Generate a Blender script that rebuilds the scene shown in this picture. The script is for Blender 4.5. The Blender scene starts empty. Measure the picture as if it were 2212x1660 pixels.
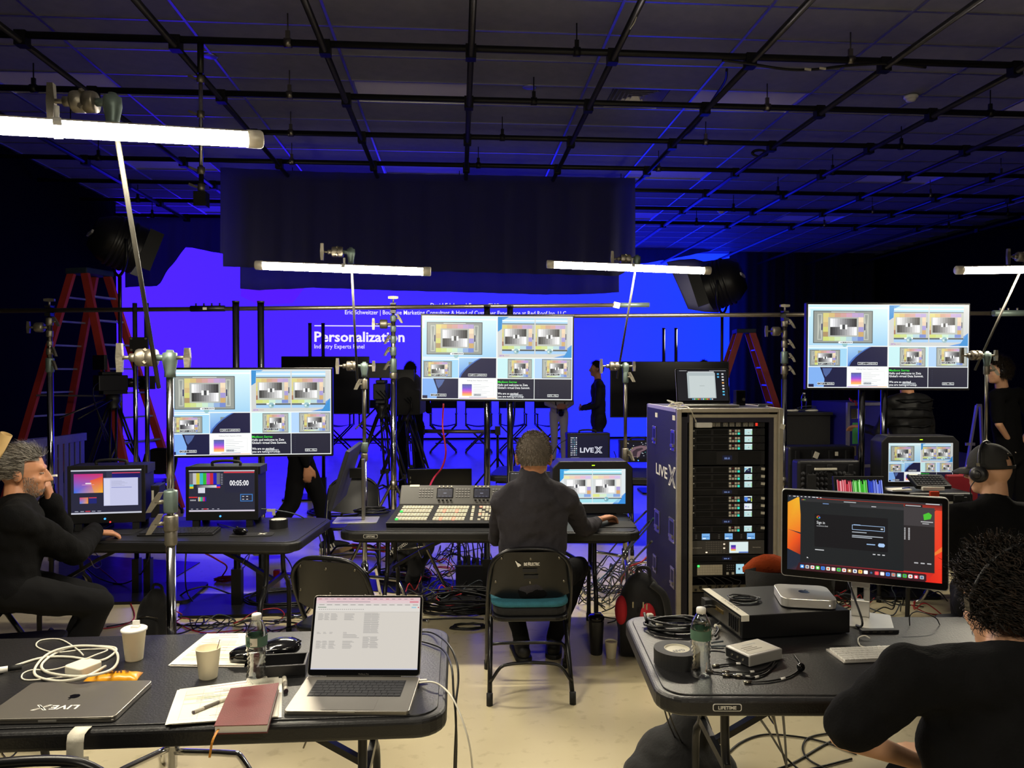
import bpy,math,random
import numpy as np
from mathutils import Vector,Matrix,Euler
random.seed(7)
SC=bpy.context.scene
COL=SC.collection
R=math.radians
# ------------------------------------------------------------------ camera
FPX,CW,CH=1620.0,2212.0,1660.0
CAMZ,YAW,PITCH=1.70,R(4.1),R(-0.88)
cam_d=bpy.data.cameras.new('camera');cam=bpy.data.objects.new('camera',cam_d);COL.objects.link(cam)
cam_d.sensor_width=36.0;cam_d.lens=FPX/CW*36.0;cam_d.clip_end=80;cam_d.clip_start=0.05
cam.location=(0,0,CAMZ);cam.rotation_euler=(R(90)+PITCH,0,-YAW)
SC.camera=cam
# ------------------------------------------------------------------ world, exposure
W=bpy.data.worlds.new('studio_dark');SC.world=W;W.use_nodes=True
W.node_tree.nodes['Background'].inputs[0].default_value=(0.30,0.34,0.6,1)
W.node_tree.nodes['Background'].inputs[1].default_value=0.004
SC.view_settings.view_transform='Standard';SC.view_settings.look='None'
SC.view_settings.exposure=0.0;SC.view_settings.gamma=1.0;SC.view_settings.use_curve_mapping=False
TUBE_STRENGTH=265.0
TUBE_COLOR=(1.0,0.90,0.70)
LED_STRENGTH=1.0
LED_BLUE=3.4
_F=Vector((math.sin(YAW)*math.cos(PITCH),math.cos(YAW)*math.cos(PITCH),math.sin(PITCH)))
_Rt=Vector((math.cos(YAW),-math.sin(YAW),0));_U=_Rt.cross(_F)
_O=Vector((0,0,CAMZ))
def ray(px,py):return _F+_Rt*((px-CW/2)/FPX)+_U*((CH/2-py)/FPX)
def at(px,py,Y):
 d=ray(px,py);return _O+d*(Y/d.y)
def on(px,py,z):
 d=ray(px,py);return _O+d*((z-CAMZ)/d.z)
# ------------------------------------------------------------------ materials
def s2l(v):return v/12.92 if v<=0.04045 else((v+0.055)/1.055)**2.4
_cc={}
def C(h):
 if not isinstance(h,str):return tuple(h[:3])
 if h not in _cc:
  t=h.lstrip('#');_cc[h]=tuple(s2l(int(t[i:i+2],16)/255)for i in(0,2,4))
 return _cc[h]
_mats={}
def M(name,col='#808080',rough=0.5,metal=0.0,noise=0.12,scale=30.0,bump=0.0,emit=None,es=1.0,alpha=1.0,trans=0.0,coat=0.0,sheen=0.0,spec=None,bscale=None):
 if name in _mats:return _mats[name]
 m=bpy.data.materials.new(name);m.use_nodes=True;nt=m.node_tree;nd=nt.nodes;lk=nt.links
 b=nd['Principled BSDF'];c=C(col)
 b.inputs['Roughness'].default_value=rough;b.inputs['Metallic'].default_value=metal
 if spec is not None:b.inputs['Specular IOR Level'].default_value=spec
 if coat:b.inputs['Coat Weight'].default_value=coat;b.inputs['Coat Roughness'].default_value=0.1
 if sheen:b.inputs['Sheen Weight'].default_value=sheen
 if trans:b.inputs['Transmission Weight'].default_value=trans;b.inputs['IOR'].default_value=1.3
 tc=nd.new('ShaderNodeTexCoord');ns=nd.new('ShaderNodeTexNoise');ns.inputs['Scale'].default_value=scale
 ns.inputs['Detail'].default_value=3.0
 lk.new(tc.outputs['Object'],ns.inputs['Vector'])
 mx=nd.new('ShaderNodeMix');mx.data_type='RGBA'
 mx.inputs[6].default_value=tuple(x*(1-noise)for x in c)+(1,);mx.inputs[7].default_value=tuple(min(1,x*(1+noise))for x in c)+(1,)
 lk.new(ns.outputs['Fac'],mx.inputs[0]);lk.new(mx.outputs[2],b.inputs['Base Color'])
 if bump:
  n2=nd.new('ShaderNodeTexNoise');n2.inputs['Scale'].default_value=bscale or scale*3;lk.new(tc.outputs['Object'],n2.inputs['Vector'])
  bp=nd.new('ShaderNodeBump');bp.inputs['Strength'].default_value=bump;bp.inputs['Distance'].default_value=0.01
  lk.new(n2.outputs['Fac'],bp.inputs['Height']);lk.new(bp.outputs['Normal'],b.inputs['Normal'])
 if emit is not None:
  b.inputs['Emission Color'].default_value=C(emit)+(1,);b.inputs['Emission Strength'].default_value=es
 m.diffuse_color=c+(1,)
 _mats[name]=m;return m
def screen_mat(es=1.0):
 name='screen_glow_%g'%es
 if name in _mats:return _mats[name]
 m=bpy.data.materials.new(name);m.use_nodes=True;nt=m.node_tree;b=nt.nodes['Principled BSDF']
 a=nt.nodes.new('ShaderNodeAttribute');a.attribute_name='Col'
 b.inputs['Base Color'].default_value=(0.01,0.01,0.012,1);b.inputs['Roughness'].default_value=0.35
 nt.links.new(a.outputs['Color'],b.inputs['Emission Color']);b.inputs['Emission Strength'].default_value=es
 _mats[name]=m;return m
def print_mat():
 if 'flat_print' in _mats:return _mats['flat_print']
 m=bpy.data.materials.new('flat_print');m.use_nodes=True;nt=m.node_tree;b=nt.nodes['Principled BSDF']
 a=nt.nodes.new('ShaderNodeAttribute');a.attribute_name='Col'
 nt.links.new(a.outputs['Color'],b.inputs['Base Color']);b.inputs['Roughness'].default_value=0.6
 _mats['flat_print']=m;return m
# ------------------------------------------------------------------ mesh builder
def basis(d):
 d=Vector(d).normalized();u=Vector((0,0,1))if abs(d.z)<0.95 else Vector((1,0,0))
 x=d.cross(u).normalized();return x,x.cross(d).normalized(),d
class MB:
 def __init__(s):s.v=[];s.f=[];s.m=[];s.s=[];s.X=None
 def _a(s,vs,fs,m=0,sm=False):
  o=len(s.v)
  if s.X is not None:vs=[s.X@Vector(v)for v in vs]
  s.v+=[tuple(v)for v in vs];s.f+=[tuple(i+o for i in f)for f in fs];s.m+=[m]*len(fs);s.s+=[sm]*len(fs);return s
 def bb(s,x0,x1,y0,y1,z0,z1,m=0):
  return s._a([(x0,y0,z0),(x1,y0,z0),(x1,y1,z0),(x0,y1,z0),(x0,y0,z1),(x1,y0,z1),(x1,y1,z1),(x0,y1,z1)],[(0,3,2,1),(4,5,6,7),(0,1,5,4),(1,2,6,5),(2,3,7,6),(3,0,4,7)],m)
 def box(s,c,d,m=0,rot=None):
  vs=[Vector((x*d[0]/2,y*d[1]/2,z*d[2]/2))for z in(-1,1)for x,y in((-1,-1),(1,-1),(1,1),(-1,1))]
  if rot is not None:vs=[rot@v for v in vs]
  c=Vector(c)
  return s._a([c+v for v in vs],[(0,3,2,1),(4,5,6,7),(0,1,5,4),(1,2,6,5),(2,3,7,6),(3,0,4,7)],m)
 def bar(s,p0,p1,w,h,m=0,up=(0,0,1)):
  p0=Vector(p0);p1=Vector(p1);d=(p1-p0).normalized();up=Vector(up)
  if abs(d.dot(up))>0.98:up=Vector((0,1,0))
  x=d.cross(up).normalized();z=x.cross(d).normalized()
  vs=[p+x*a*w/2+z*b*h/2 for p in(p0,p1)for a,b in((-1,-1),(1,-1),(1,1),(-1,1))]
  return s._a(vs,[(0,1,2,3),(7,6,5,4),(0,4,5,1),(1,5,6,2),(2,6,7,3),(3,7,4,0)],m)
 def tube(s,pts,r,n=8,m=0,closed=False,sm=True):
  pts=[Vector(p)for p in pts];k=len(pts);rs=r if isinstance(r,(list,tuple))else[r]*k
  vs=[];px=None
  for i,p in enumerate(pts):
   a=pts[(i-1)%k]if(closed or i>0)else p;b=pts[(i+1)%k]if(closed or i<k-1)else p
   d=(b-a)
   if d.length<1e-9:d=Vector((0,0,1))
   d.normalize()
   if px is None:px=basis(d)[0]
   px=(px-d*px.dot(d))
   if px.length<1e-6:px=basis(d)[0]
   px.normalize();py=d.cross(px)
   for j in range(n):
    t=2*math.pi*j/n;vs.append(p+(px*math.cos(t)+py*math.sin(t))*rs[i])
  fs=[]
  for i in range(k if closed else k-1):
   i2=(i+1)%k
   for j in range(n):fs.append((i*n+j,i*n+(j+1)%n,i2*n+(j+1)%n,i2*n+j))
  s._a(vs,fs,m,sm)
  if not closed:
   o=len(s.v)-len(vs);s.f+=[tuple(o+j for j in reversed(range(n))),tuple(o+(k-1)*n+j for j in range(n))];s.m+=[m,m];s.s+=[False,False]
  return s
 def cyl(s,p0,p1,r0,r1=None,n=16,m=0):return s.tube([p0,p1],[r0,r0 if r1 is None else r1],n,m)
 def lathe(s,prof,o=(0,0,0),ax=(0,0,1),n=24,m=0,sm=True,mf=None):
  x,y,d=basis(ax);o=Vector(o);vs=[]
  for r,z in prof:
   for j in range(n):
    t=2*math.pi*j/n;vs.append(o+d*z+(x*math.cos(t)+y*math.sin(t))*max(r,1e-5))
  k=len(prof)
  for i in range(k-1):
   fs=[(i*n+j,i*n+(j+1)%n,(i+1)*n+(j+1)%n,(i+1)*n+j)for j in range(n)]
   if i==0:base=len(s.v);s._a(vs,fs,mf(i)if mf else m,sm)
   else:
    s.f+=[tuple(base+q for q in f)for f in fs];s.m+=[mf(i)if mf else m]*n;s.s+=[sm]*n
  return s
 def prism(s,poly,z0,z1,m=0,X=None,mtop=None):
  k=len(poly);vs=[Vector((x,y,z0))for x,y in poly]+[Vector((x,y,z1))for x,y in poly]
  if X is not None:vs=[X@v for v in vs]
  o=len(s.v);s._a(vs,[(i,(i+1)%k,k+(i+1)%k,k+i)for i in range(k)],m)
  s.f+=[tuple(o+i for i in reversed(range(k))),tuple(o+k+i for i in range(k))];s.m+=[m,m if mtop is None else mtop];s.s+=[False,False]
  return s
 def ell(s,c,r,nu=16,nv=10,m=0,rot=None):
  vs=[];c=Vector(c)
  if not isinstance(r,(tuple,list)):r=(r,r,r)
  for i in range(nv+1):
   ph=math.pi*i/nv
   for j in range(nu):
    t=2*math.pi*j/nu;p=Vector((r[0]*math.sin(ph)*math.cos(t),r[1]*math.sin(ph)*math.sin(t),r[2]*math.cos(ph)))
    vs.append(c+(rot@p if rot is not None else p))
  return s._a(vs,[(i*nu+j,(i+1)*nu+j,(i+1)*nu+(j+1)%nu,i*nu+(j+1)%nu)for i in range(nv)for j in range(nu)],m,True)
 def cap(s,p0,p1,r0,r1=None,n=12,m=0):
  r1=r0 if r1 is None else r1;p0=Vector(p0);p1=Vector(p1);d=p1-p0;L=d.length
  d=d.normalized()if L>1e-6 else Vector((0,0,1));pts=[];rs=[]
  for a in(-0.999,-0.8,-0.45,0):pts.append(p0+d*r0*a);rs.append(r0*math.sqrt(1-a*a)+1e-4)
  for a in(0,0.45,0.8,0.999):pts.append(p1+d*r1*a);rs.append(r1*math.sqrt(1-a*a)+1e-4)
  if L<1e-5:del pts[4];del rs[4]
  return s.tube(pts,rs,n,m)
 def quad(s,a,b,c,d,m=0):return s._a([a,b,c,d],[(0,1,2,3)],m)
 def build(s,name,mats,parent=None,loc=None,rot=None,bev=0,seg=2,sub=0,col=None,mw=None):
  me=bpy.data.meshes.new(name);me.from_pydata(s.v,[],s.f)
  if not isinstance(mats,(list,tuple)):mats=[mats]
  for q in mats:me.materials.append(q)
  if len(mats)>1:me.polygons.foreach_set('material_index',s.m)
  me.polygons.foreach_set('use_smooth',s.s)
  if bev and not any(s.s):me.polygons.foreach_set('use_smooth',[False]*len(s.f))
  me.update()
  return mkobj(name,me,parent,loc,rot,bev,seg,mw)
def mkobj(name,me,parent=None,loc=None,rot=None,bev=0,seg=2,mw=None):
 o=bpy.data.objects.new(name,me);COL.objects.link(o)
 if parent is not None:o.parent=parent
 if mw is not None:o.matrix_local=mw
 else:
  if loc is not None:o.location=loc
  if rot is not None:o.rotation_euler=rot
 if bev:
  b=o.modifiers.new('edge','BEVEL');b.width=bev;b.segments=seg;b.limit_method='ANGLE';b.angle_limit=R(40)
 return o
LABELS={}
def tag(o,label,cat,group=None,kind=None):
 if label:o['label']=label
 if cat:o['category']=cat
 if group:o['group']=group
 if kind:o['kind']=kind
 return o
def thing(name,label,cat,loc=(0,0,0),rz=0,group=None):
 o=bpy.data.objects.new(name,None);COL.objects.link(o);o.empty_display_size=0.05
 o.location=loc;o.rotation_euler=(0,0,rz);return tag(o,label,cat,group)
def struct(o,label=None,cat=None):o['kind']='structure';return tag(o,label,cat)
def kids(o):return[c for c in bpy.data.objects if c.parent is o]
def dup(o,loc=None,rot=None,label=None,parent=None,top=True,_m=None):
 if _m is None:
  _m={}
  for q in bpy.data.objects:
   if q.parent is not None:_m.setdefault(q.parent.name,[]).append(q)
 c=o.copy();COL.objects.link(c)
 if parent is not None:c.parent=parent
 if loc is not None:c.location=loc
 if rot is not None:c.rotation_euler=rot
 if label:c['label']=label
 for ch in _m.get(o.name,[]):dup(ch,parent=c,top=False,_m=_m)
 return c
ORD=['first','second','third','fourth','fifth','sixth','seventh','eighth','ninth','tenth','eleventh','twelfth','thirteenth','fourteenth','fifteenth']
def spl(pts,k=8,closed=False):
 P=[Vector(p)for p in pts];n=len(P);out=[]
 for i in range(n if closed else n-1):
  p0=P[(i-1)%n]if(closed or i>0)else P[0]*2-P[1];p1=P[i];p2=P[(i+1)%n]
  p3=P[(i+2)%n]if(closed or i<n-2)else P[-1]*2-P[-2]
  for j in range(k):
   t=j/k;out.append(0.5*((2*p1)+(p2-p0)*t+(2*p0-5*p1+4*p2-p3)*t*t+(3*p1-p0-3*p2+p3)*t**3))
 if not closed:out.append(P[-1])
 return out
def rrect(w,h,r,k=5,cx=0,cy=0):
 out=[]
 for sx,sy,a0 in((1,1,0),(-1,1,90),(-1,-1,180),(1,-1,270)):
  for i in range(k+1):
   a=R(a0+90*i/k);out.append((cx+sx*(w/2-r)+r*math.cos(a),cy+sy*(h/2-r)+r*math.sin(a)))
 return out
# ------------------------------------------------------------------ lettering
_tx={}
def text_geo(body,bold=0.0):
 k=(body,bold)
 if k not in _tx:
  cu=bpy.data.curves.new('lettering','FONT');cu.body=body;cu.size=1.0;cu.resolution_u=2;cu.offset=bold
  ob=bpy.data.objects.new('lettering',cu);COL.objects.link(ob)
  dg=bpy.context.evaluated_depsgraph_get();me=bpy.data.meshes.new_from_object(ob.evaluated_get(dg))
  v=[(p.co.x,p.co.y)for p in me.vertices];f=[tuple(p.vertices)for p in me.polygons]
  bpy.data.objects.remove(ob);bpy.data.curves.remove(cu);bpy.data.meshes.remove(me)
  _tx[k]=(v,f)
 return _tx[k]
def text_mesh(mb,body,size,X,align='l',m=0,bold=0.0,fit=None):
 v,f=text_geo(body,bold)
 if not v:return
 x0=min(a[0]for a in v);x1=max(a[0]for a in v);w=(x1-x0)*size;sx=size
 if fit:sx=size*fit/w;w=fit
 dx={'l':0,'c':-w/2,'r':-w}[align]
 mb._a([X@Vector(((a[0]-x0)*sx+dx,a[1]*size,0))for a in v],f,m)
# ------------------------------------------------------------------ pictures shown on screens and prints: flat coloured pieces
LZ=0.0004
class Scr:
 def __init__(s,w,h):s.w=w;s.h=h;s.v=[];s.f=[];s.c=[]
 def sub(s,u0,v0,u1,v1):return Sub(s,u0,v0,u1,v1)
 def P(s,u,v,L):return((u-0.5)*s.w,-(L+1)*LZ,(0.5-v)*s.h)
 def poly(s,pts,col,L=1):
  o=len(s.v);s.v+=[s.P(u,v,L)for u,v in pts];s.f.append(tuple(range(o+len(pts)-1,o-1,-1)))
  s.c.append([C(c)for c in col][::-1]if isinstance(col,list)else[C(col)]*len(pts))
 def rect(s,u0,v0,u1,v1,col,L=1):s.poly([(u0,v0),(u1,v0),(u1,v1),(u0,v1)],col,L)
 def frame(s,u0,v0,u1,v1,t,col,L=1):
  ty=t*s.asp()
  s.rect(u0,v0,u1,v0+ty,col,L);s.rect(u0,v1-ty,u1,v1,col,L);s.rect(u0,v0+ty,u0+t,v1-ty,col,L);s.rect(u1-t,v0+ty,u1,v1-ty,col,L)
 def asp(s):return s.w/s.h
 def disc(s,u,v,r,col,L=1,n=14):s.poly([(u+r*math.cos(2*math.pi*i/n),v-r*s.asp()*math.sin(2*math.pi*i/n))for i in range(n)],col,L)
 def text(s,u,v,size,body,col,L=3,align='l',bold=0.0,fit=None):
  V,F=text_geo(body,bold)
  if not V:return
  x0=min(a[0]for a in V);x1=max(a[0]for a in V);sc=size;w=(x1-x0)*sc/s.asp();k=1.0
  if fit:k=fit/w;w=fit
  du={'l':0,'c':-w/2,'r':-w}[align];o=len(s.v)
  s.v+=[s.P(u+du+(a[0]-x0)*sc*k/s.asp(),v-a[1]*sc,L)for a in V]
  for f in F:s.f.append(tuple(o+i for i in f));s.c.append([C(col)]*len(f))
 def build(s,name,parent=None,mw=None,mat=None,es=1.0):
  me=bpy.data.meshes.new(name);me.from_pydata(s.v,[],s.f);me.materials.append(mat or screen_mat(es))
  at_=me.color_attributes.new('Col','FLOAT_COLOR','CORNER');fl=[]
  for c in s.c:
   for q in c:fl+=[q[0],q[1],q[2],1.0]
  at_.data.foreach_set('color',fl);me.update()
  return mkobj(name,me,parent,mw=mw)
class Sub(Scr):
 def __init__(s,p,u0,v0,u1,v1):s.p=p;s.r=(u0,v0,u1,v1);s.w=p.w*(u1-u0);s.h=p.h*(v1-v0);s.v=p.v;s.f=p.f;s.c=p.c
 def P(s,u,v,L):r=s.r;return s.p.P(r[0]+u*(r[2]-r[0]),r[1]+v*(r[3]-r[1]),L)
def clip_poly(s,pts,col,L=1):s.poly([(min(1,max(0,u)),min(1,max(0,v)))for u,v in pts],col,L)
def MX(loc=(0,0,0),rx=0,ry=0,rz=0,sc=1):return Matrix.Translation(loc)@Euler((rx,ry,rz)).to_matrix().to_4x4()@Matrix.Scale(sc,4)
# ------------------------------------------------------------------ shared materials
BLK=M('black_plastic','#17171a',0.45,noise=0.2)
BLKG=M('black_gloss_plastic','#0c0c0e',0.18,noise=0.1)
BLKM=M('black_powder_metal','#141416',0.38,0.0,noise=0.25)
RUB=M('black_rubber','#101012',0.7)
CHR=M('chrome','#d0d0d2',0.13,1.0,noise=0.05)
STL=M('brushed_steel','#8a857b',0.33,1.0,noise=0.12,scale=60)
GRN=M('green_grey_casting','#6c7c78',0.45,0.5,noise=0.2)
CAST=M('cast_aluminium','#8c867a',0.45,0.85,noise=0.2,bump=0.1)
ALU=M('space_grey_aluminium','#8f8b84',0.36,0.75,noise=0.04)
ALUS=M('silver_aluminium','#cfcdc8',0.34,0.7,noise=0.03)
WHT=M('white_plastic','#e4e2dc',0.4,noise=0.04)
PAP=M('white_paper','#e8e4da',0.8,noise=0.03)
TAPE=M('white_gaffer_tape','#ddd8c8',0.75,noise=0.08,bump=0.1)
GAFF=M('black_gaffer_tape','#1b1b1d',0.65)
TTOP=M('table_black_hdpe','#1a1a1c',0.42,noise=0.18,scale=12,bump=0.12,bscale=160)
FABB=M('black_cloth','#101013',0.85,noise=0.3,bump=0.15,sheen=0.1)
REDC=M('red_cable_jacket','#a02028',0.5)
BCAB=M('black_cable_jacket','#0f0f12',0.42)
WCAB=M('white_cable_jacket','#ddd8c9',0.45)
GRYC=M('grey_cable_jacket','#3c444c',0.5)
GOLD=M('brass_contact','#b8a067',0.3,0.9)
SILV=M('nickel_connector','#c4beac',0.25,0.95)
# ------------------------------------------------------------------ room shell
LX,RX,FY,BY,CZ=-6.05,10.7,19.0,-3.0,4.71
def floor_material():
 m=bpy.data.materials.new('painted_studio_floor');m.use_nodes=True;nt=m.node_tree;nd=nt.nodes;lk=nt.links;b=nd['Principled BSDF']
 tc=nd.new('ShaderNodeTexCoord');n1=nd.new('ShaderNodeTexNoise');n1.inputs['Scale'].default_value=0.9;n1.inputs['Detail'].default_value=6
 n2=nd.new('ShaderNodeTexNoise');n2.inputs['Scale'].default_value=14;n2.inputs['Detail'].default_value=8
 lk.new(tc.outputs['Object'],n1.inputs['Vector']);lk.new(tc.outputs['Object'],n2.inputs['Vector'])
 r=nd.new('ShaderNodeValToRGB');r.color_ramp.elements[0].position=0.3;r.color_ramp.elements[0].color=C('#d2c49e')+(1,)
 r.color_ramp.elements[1].position=0.7;r.color_ramp.elements[1].color=C('#e2d6b4')+(1,);lk.new(n1.outputs['Fac'],r.inputs[0])
 r2=nd.new('ShaderNodeValToRGB');r2.color_ramp.elements[0].position=0.28;r2.color_ramp.elements[0].color=(0.72,0.7,0.66,1)
 r2.color_ramp.elements[1].position=0.42;r2.color_ramp.elements[1].color=(1,1,1,1);lk.new(n2.outputs['Fac'],r2.inputs[0])
 mx=nd.new('ShaderNodeMix');mx.data_type='RGBA';mx.blend_type='MULTIPLY';mx.inputs[0].default_value=0.6
 lk.new(r.outputs[0],mx.inputs[6]);lk.new(r2.outputs[0],mx.inputs[7]);lk.new(mx.outputs[2],b.inputs['Base Color'])
 b.inputs['Roughness'].default_value=0.22
 bp=nd.new('ShaderNodeBump');bp.inputs['Strength'].default_value=0.05;lk.new(n2.outputs['Fac'],bp.inputs['Height']);lk.new(bp.outputs['Normal'],b.inputs['Normal'])
 return m
o=MB().bb(LX-4,RX+0.2,BY-0.2,FY+0.4,-0.12,0.0).build('floor',floor_material());struct(o,'off-white painted studio floor','floor')
WALLB=M('black_painted_wall','#08080a',1.0,noise=0.3,scale=3,spec=0.05)
DRP=M('black_wall_drape','#111118',0.9,noise=0.35,scale=5,bump=0.2,bscale=40)
o=MB().bb(LX-0.15,LX,BY,13.8,0,CZ).build('wall_left',WALLB);struct(o,'black painted studio wall beside the stepladder','wall')
o=MB().bb(RX,RX+0.15,BY,FY+0.3,0,CZ).build('wall_right',WALLB);struct(o,'black painted studio wall beyond the standing crew','wall')
o=MB().bb(LX-4,RX,FY+0.15,FY+0.3,0,CZ).build('wall_back',WALLB);struct(o,'black wall behind the glowing video wall','wall')
o=MB().bb(LX-0.15,RX,BY-0.15,BY,0,CZ).build('wall_front',WALLB);struct(o,'black wall behind the photographer','wall')
o=MB().bb(LX-4.1,LX-4,13.8,FY+0.3,0,CZ).build('wall_side',WALLB);struct(o,'black wall at the far end of the video wall recess','wall')
CEILM=M('black_ceiling_tile','#7a7a86',0.7,noise=0.2,scale=8,bump=0.1,bscale=200)
TBAR=M('grey_grid_bar','#d0d0d6',0.4,1.0,noise=0.1)
ceil_o=MB().bb(LX-4,RX,BY,FY+0.3,CZ+0.06,CZ+0.2).build('ceiling',CEILM);struct(ceil_o,'black tiled studio ceiling hung with pipes','ceiling')
X0=0.12;PX,PY=1.22,0.61;Y0=7.86-8*0.61
TR_COLS=(-4,-1,2,5);TR_ROWS=(8,13,18)
tile_me=None;lens_me=None
LENS=M('unlit_troffer_lens','#d6d2dc',0.5,noise=0.04,scale=90,bump=0.1)
def tile_mesh():
 m=MB().bb(-PX/2+0.012,PX/2-0.012,-PY/2+0.012,PY/2-0.012,0,0.05);return m
n_tr=0
for j in range(4,25):
 for i in range(-6,9):
  cx=X0+(i+0.5)*PX;cy=Y0+(j+0.5)*PY
  if cx-PX/2<LX-0.8 or cx+PX/2>RX or cy>FY:continue
  if i in TR_COLS and j in TR_ROWS:
   t=thing('ceiling_troffer','','ceiling light',(cx,cy,CZ))
   w={8:'nearest',13:'middle',18:'farthest'}[j]
   cn={-4:'leftmost',-1:'second-from-left',2:'third-from-left',5:'rightmost'}[i]
   t['label']='unlit pale ceiling light panel, %s in the %s row'%(cn,w);t['group']='unlit ceiling light panels'
   if lens_me is None:
    lens_me=MB().bb(-PX/2+0.02,PX/2-0.02,-PY/2+0.02,PY/2-0.02,0.012,0.03).build('lens',LENS,t).data
    fr_me=MB().bb(-PX/2+0.005,PX/2-0.005,-PY/2+0.005,-PY/2+0.025,0,0.05).bb(-PX/2+0.005,PX/2-0.005,PY/2-0.025,PY/2-0.005,0,0.05).bb(-PX/2+0.005,-PX/2+0.025,-PY/2+0.025,PY/2-0.025,0,0.05).bb(PX/2-0.025,PX/2-0.005,-PY/2+0.025,PY/2-0.025,0,0.05).build('frame',TBAR,t).data
   else:mkobj('lens',lens_me,t);mkobj('frame',fr_me,t)
   continue
  if i==1 and j==8:continue
  if tile_me is None:tile_me=tile_mesh().build('tile',CEILM,ceil_o,(cx,cy,CZ)).data
  else:mkobj('tile',tile_me,ceil_o,(cx,cy,CZ))
yb0,yb1=Y0+4*PY,min(FY+0.1,Y0+25*PY)
for i in range(-6,10):
 x=X0+i*PX
 if LX-0.9<x<RX:MB().bb(x-0.012,x+0.012,yb0,yb1,CZ-0.012,CZ+0.05).build('grid_bar',TBAR,ceil_o)
for j in range(4,26):
 y=Y0+j*PY;MB().bb(LX-0.8,RX,y-0.012,y+0.012,CZ-0.008,CZ+0.05).build('grid_bar',TBAR,ceil_o)
MB().bb(LX,RX,BY,yb0,CZ,CZ+0.06).build('plain_panel',CEILM,ceil_o)
cx,cy=X0+1.5*PX,Y0+8.5*PY
t=thing('air_diffuser','square black louvred air diffuser in the ceiling with nested fins','air vent',(cx,cy,CZ))
for q in((-0.6,-0.31),(0.31,0.6)):MB().bb(q[0],q[1],-0.295,0.295,0,0.03).build('blank_panel',CEILM,t)
for k in range(6):
 a=0.3-k*0.047;mb=MB()
 for q in range(4):
  X=Matrix.Rotation(R(90*q),4,'Z');vs=[X@Vector(p)for p in((-a,-a,0.0),(a,-a,0.0),(a-0.035,-a+0.035,0.04),(-a+0.035,-a+0.035,0.04))]
  vs2=[v+Vector((0,0,0.004))for v in vs]
  mb._a(vs+vs2,[(0,1,2,3),(7,6,5,4),(0,4,5,1),(2,6,7,3)])
 mb.build('fin',TBAR,t)
for(sx,sy,lb)in((4.9,7.85,'white domed smoke detector on the near ceiling'),(4.85,13.6,'white domed smoke detector on the far ceiling')):
 t=thing('smoke_detector',lb,'smoke detector',(sx,sy,CZ-0.005),group='smoke detectors')
 MB().lathe([(0.0,-0.002),(0.07,-0.002),(0.075,-0.015),(0.07,-0.03),(0.05,-0.034)],n=20).build('base',WHT,t)
 MB().lathe([(0.05,-0.034),(0.052,-0.05),(0.04,-0.065),(0.0,-0.07)],n=20).build('dome',WHT,t)
for(sx,sy,lb)in((-2.35,7.35,'round dark ceiling speaker plate near the left light panel'),(0.75,7.9,'small round sprinkler plate on the centre ceiling tile')):
 tag(MB().lathe([(0,-0.008),(0.06,-0.006),(0.075,0.0),(0.0,0.0)],n=20).build('ceiling_plate',TBAR,None,(sx,sy,CZ-0.008)),lb,'ceiling plate')
# ------------------------------------------------------------------ lighting grid: pipes
PZ=4.46
PIPE=M('black_grid_pipe','#141417',0.42,0.0,noise=0.2,spec=0.3)
PIPEG=M('dark_steel_grid_pipe','#4a4a52',0.3,0.9,noise=0.2)
xs_pipes=[6.44+1.2*k for k in range(7)]
for k,y in enumerate(xs_pipes):
 z=PZ
 t=thing('lighting_pipe','%s crosswise black lighting pipe under the ceiling, counting from the camera'%ORD[k],'pipe',(0,y,z),group='crosswise lighting grid pipes')
 MB().cyl((LX+0.05,0,0),(RX-0.05,0,0),0.03,n=10).build('pipe',PIPE,t)
 for q in range(-2,5):
  x=X0+0.6+q*2.44-0.25*k+0.3
  if not LX<x<RX:continue
  MB().cyl((x,0,0.03),(x,0,0.245),0.006,n=6).bb(x-0.018,x+0.018,-0.012,0.012,0.03,0.1).cyl((x-0.03,0,0),(x+0.03,0,0),0.04,n=10).build('hanger',STL if q%2 else PIPE,t)
for k,i in enumerate(range(-5,9)):
 x=0.11+i*1.22
 if not LX+0.1<x<RX:continue
 t=thing('lighting_pipe','%s lengthwise black lighting pipe under the ceiling, counting from the left wall'%ORD[k],'pipe',(x,0,PZ-0.06),group='lengthwise lighting grid pipes')
 MB().cyl((0,3.0,0),(0,18.2,0),0.028,n=10).build('pipe',PIPEG,t)
 for y in xs_pipes:MB().bb(-0.045,0.045,y-0.045,y+0.045,-0.035,0.085).build('crossover_clamp',PIPE,t)
p0=at(433,95,6.44);dx,dy=p0.x,p0.y
t=thing('drop_pipe','steel drop pipe hanging from the lighting grid near the bright tube','pipe',(dx,dy,0))
zt,zb=4.46,at(440,440,6.4).z
z1,z2=at(433,155,6.4).z,at(438,372,6.4).z
MB().cyl((0,0,z1),(0,0,zt),0.026,n=12).build('upper_sleeve',BLKM,t)
MB().cyl((0,0,z2),(0,0,z1),0.017,n=12).build('steel_rod',CHR,t)
MB().cyl((0,0,zb),(0,0,z2),0.02,n=12).build('lower_sleeve',BLKM,t)
for zz in(z1-0.05,at(433,245,6.4).z,z2+0.02,z2-0.12):
 MB().cyl((0,0,zz-0.03),(0,0,zz+0.03),0.03,n=12).bar((-0.03,0,zz),(-0.1,0,zz+0.03),0.02,0.02).build('collar',CAST,t)
MB().bb(-0.05,0.05,-0.05,0.05,zb-0.02,zb+0.1).bb(-0.005,0.06,-0.06,-0.05,zb-0.01,zb+0.01).build('end_clamp',BLKM,t)
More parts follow.
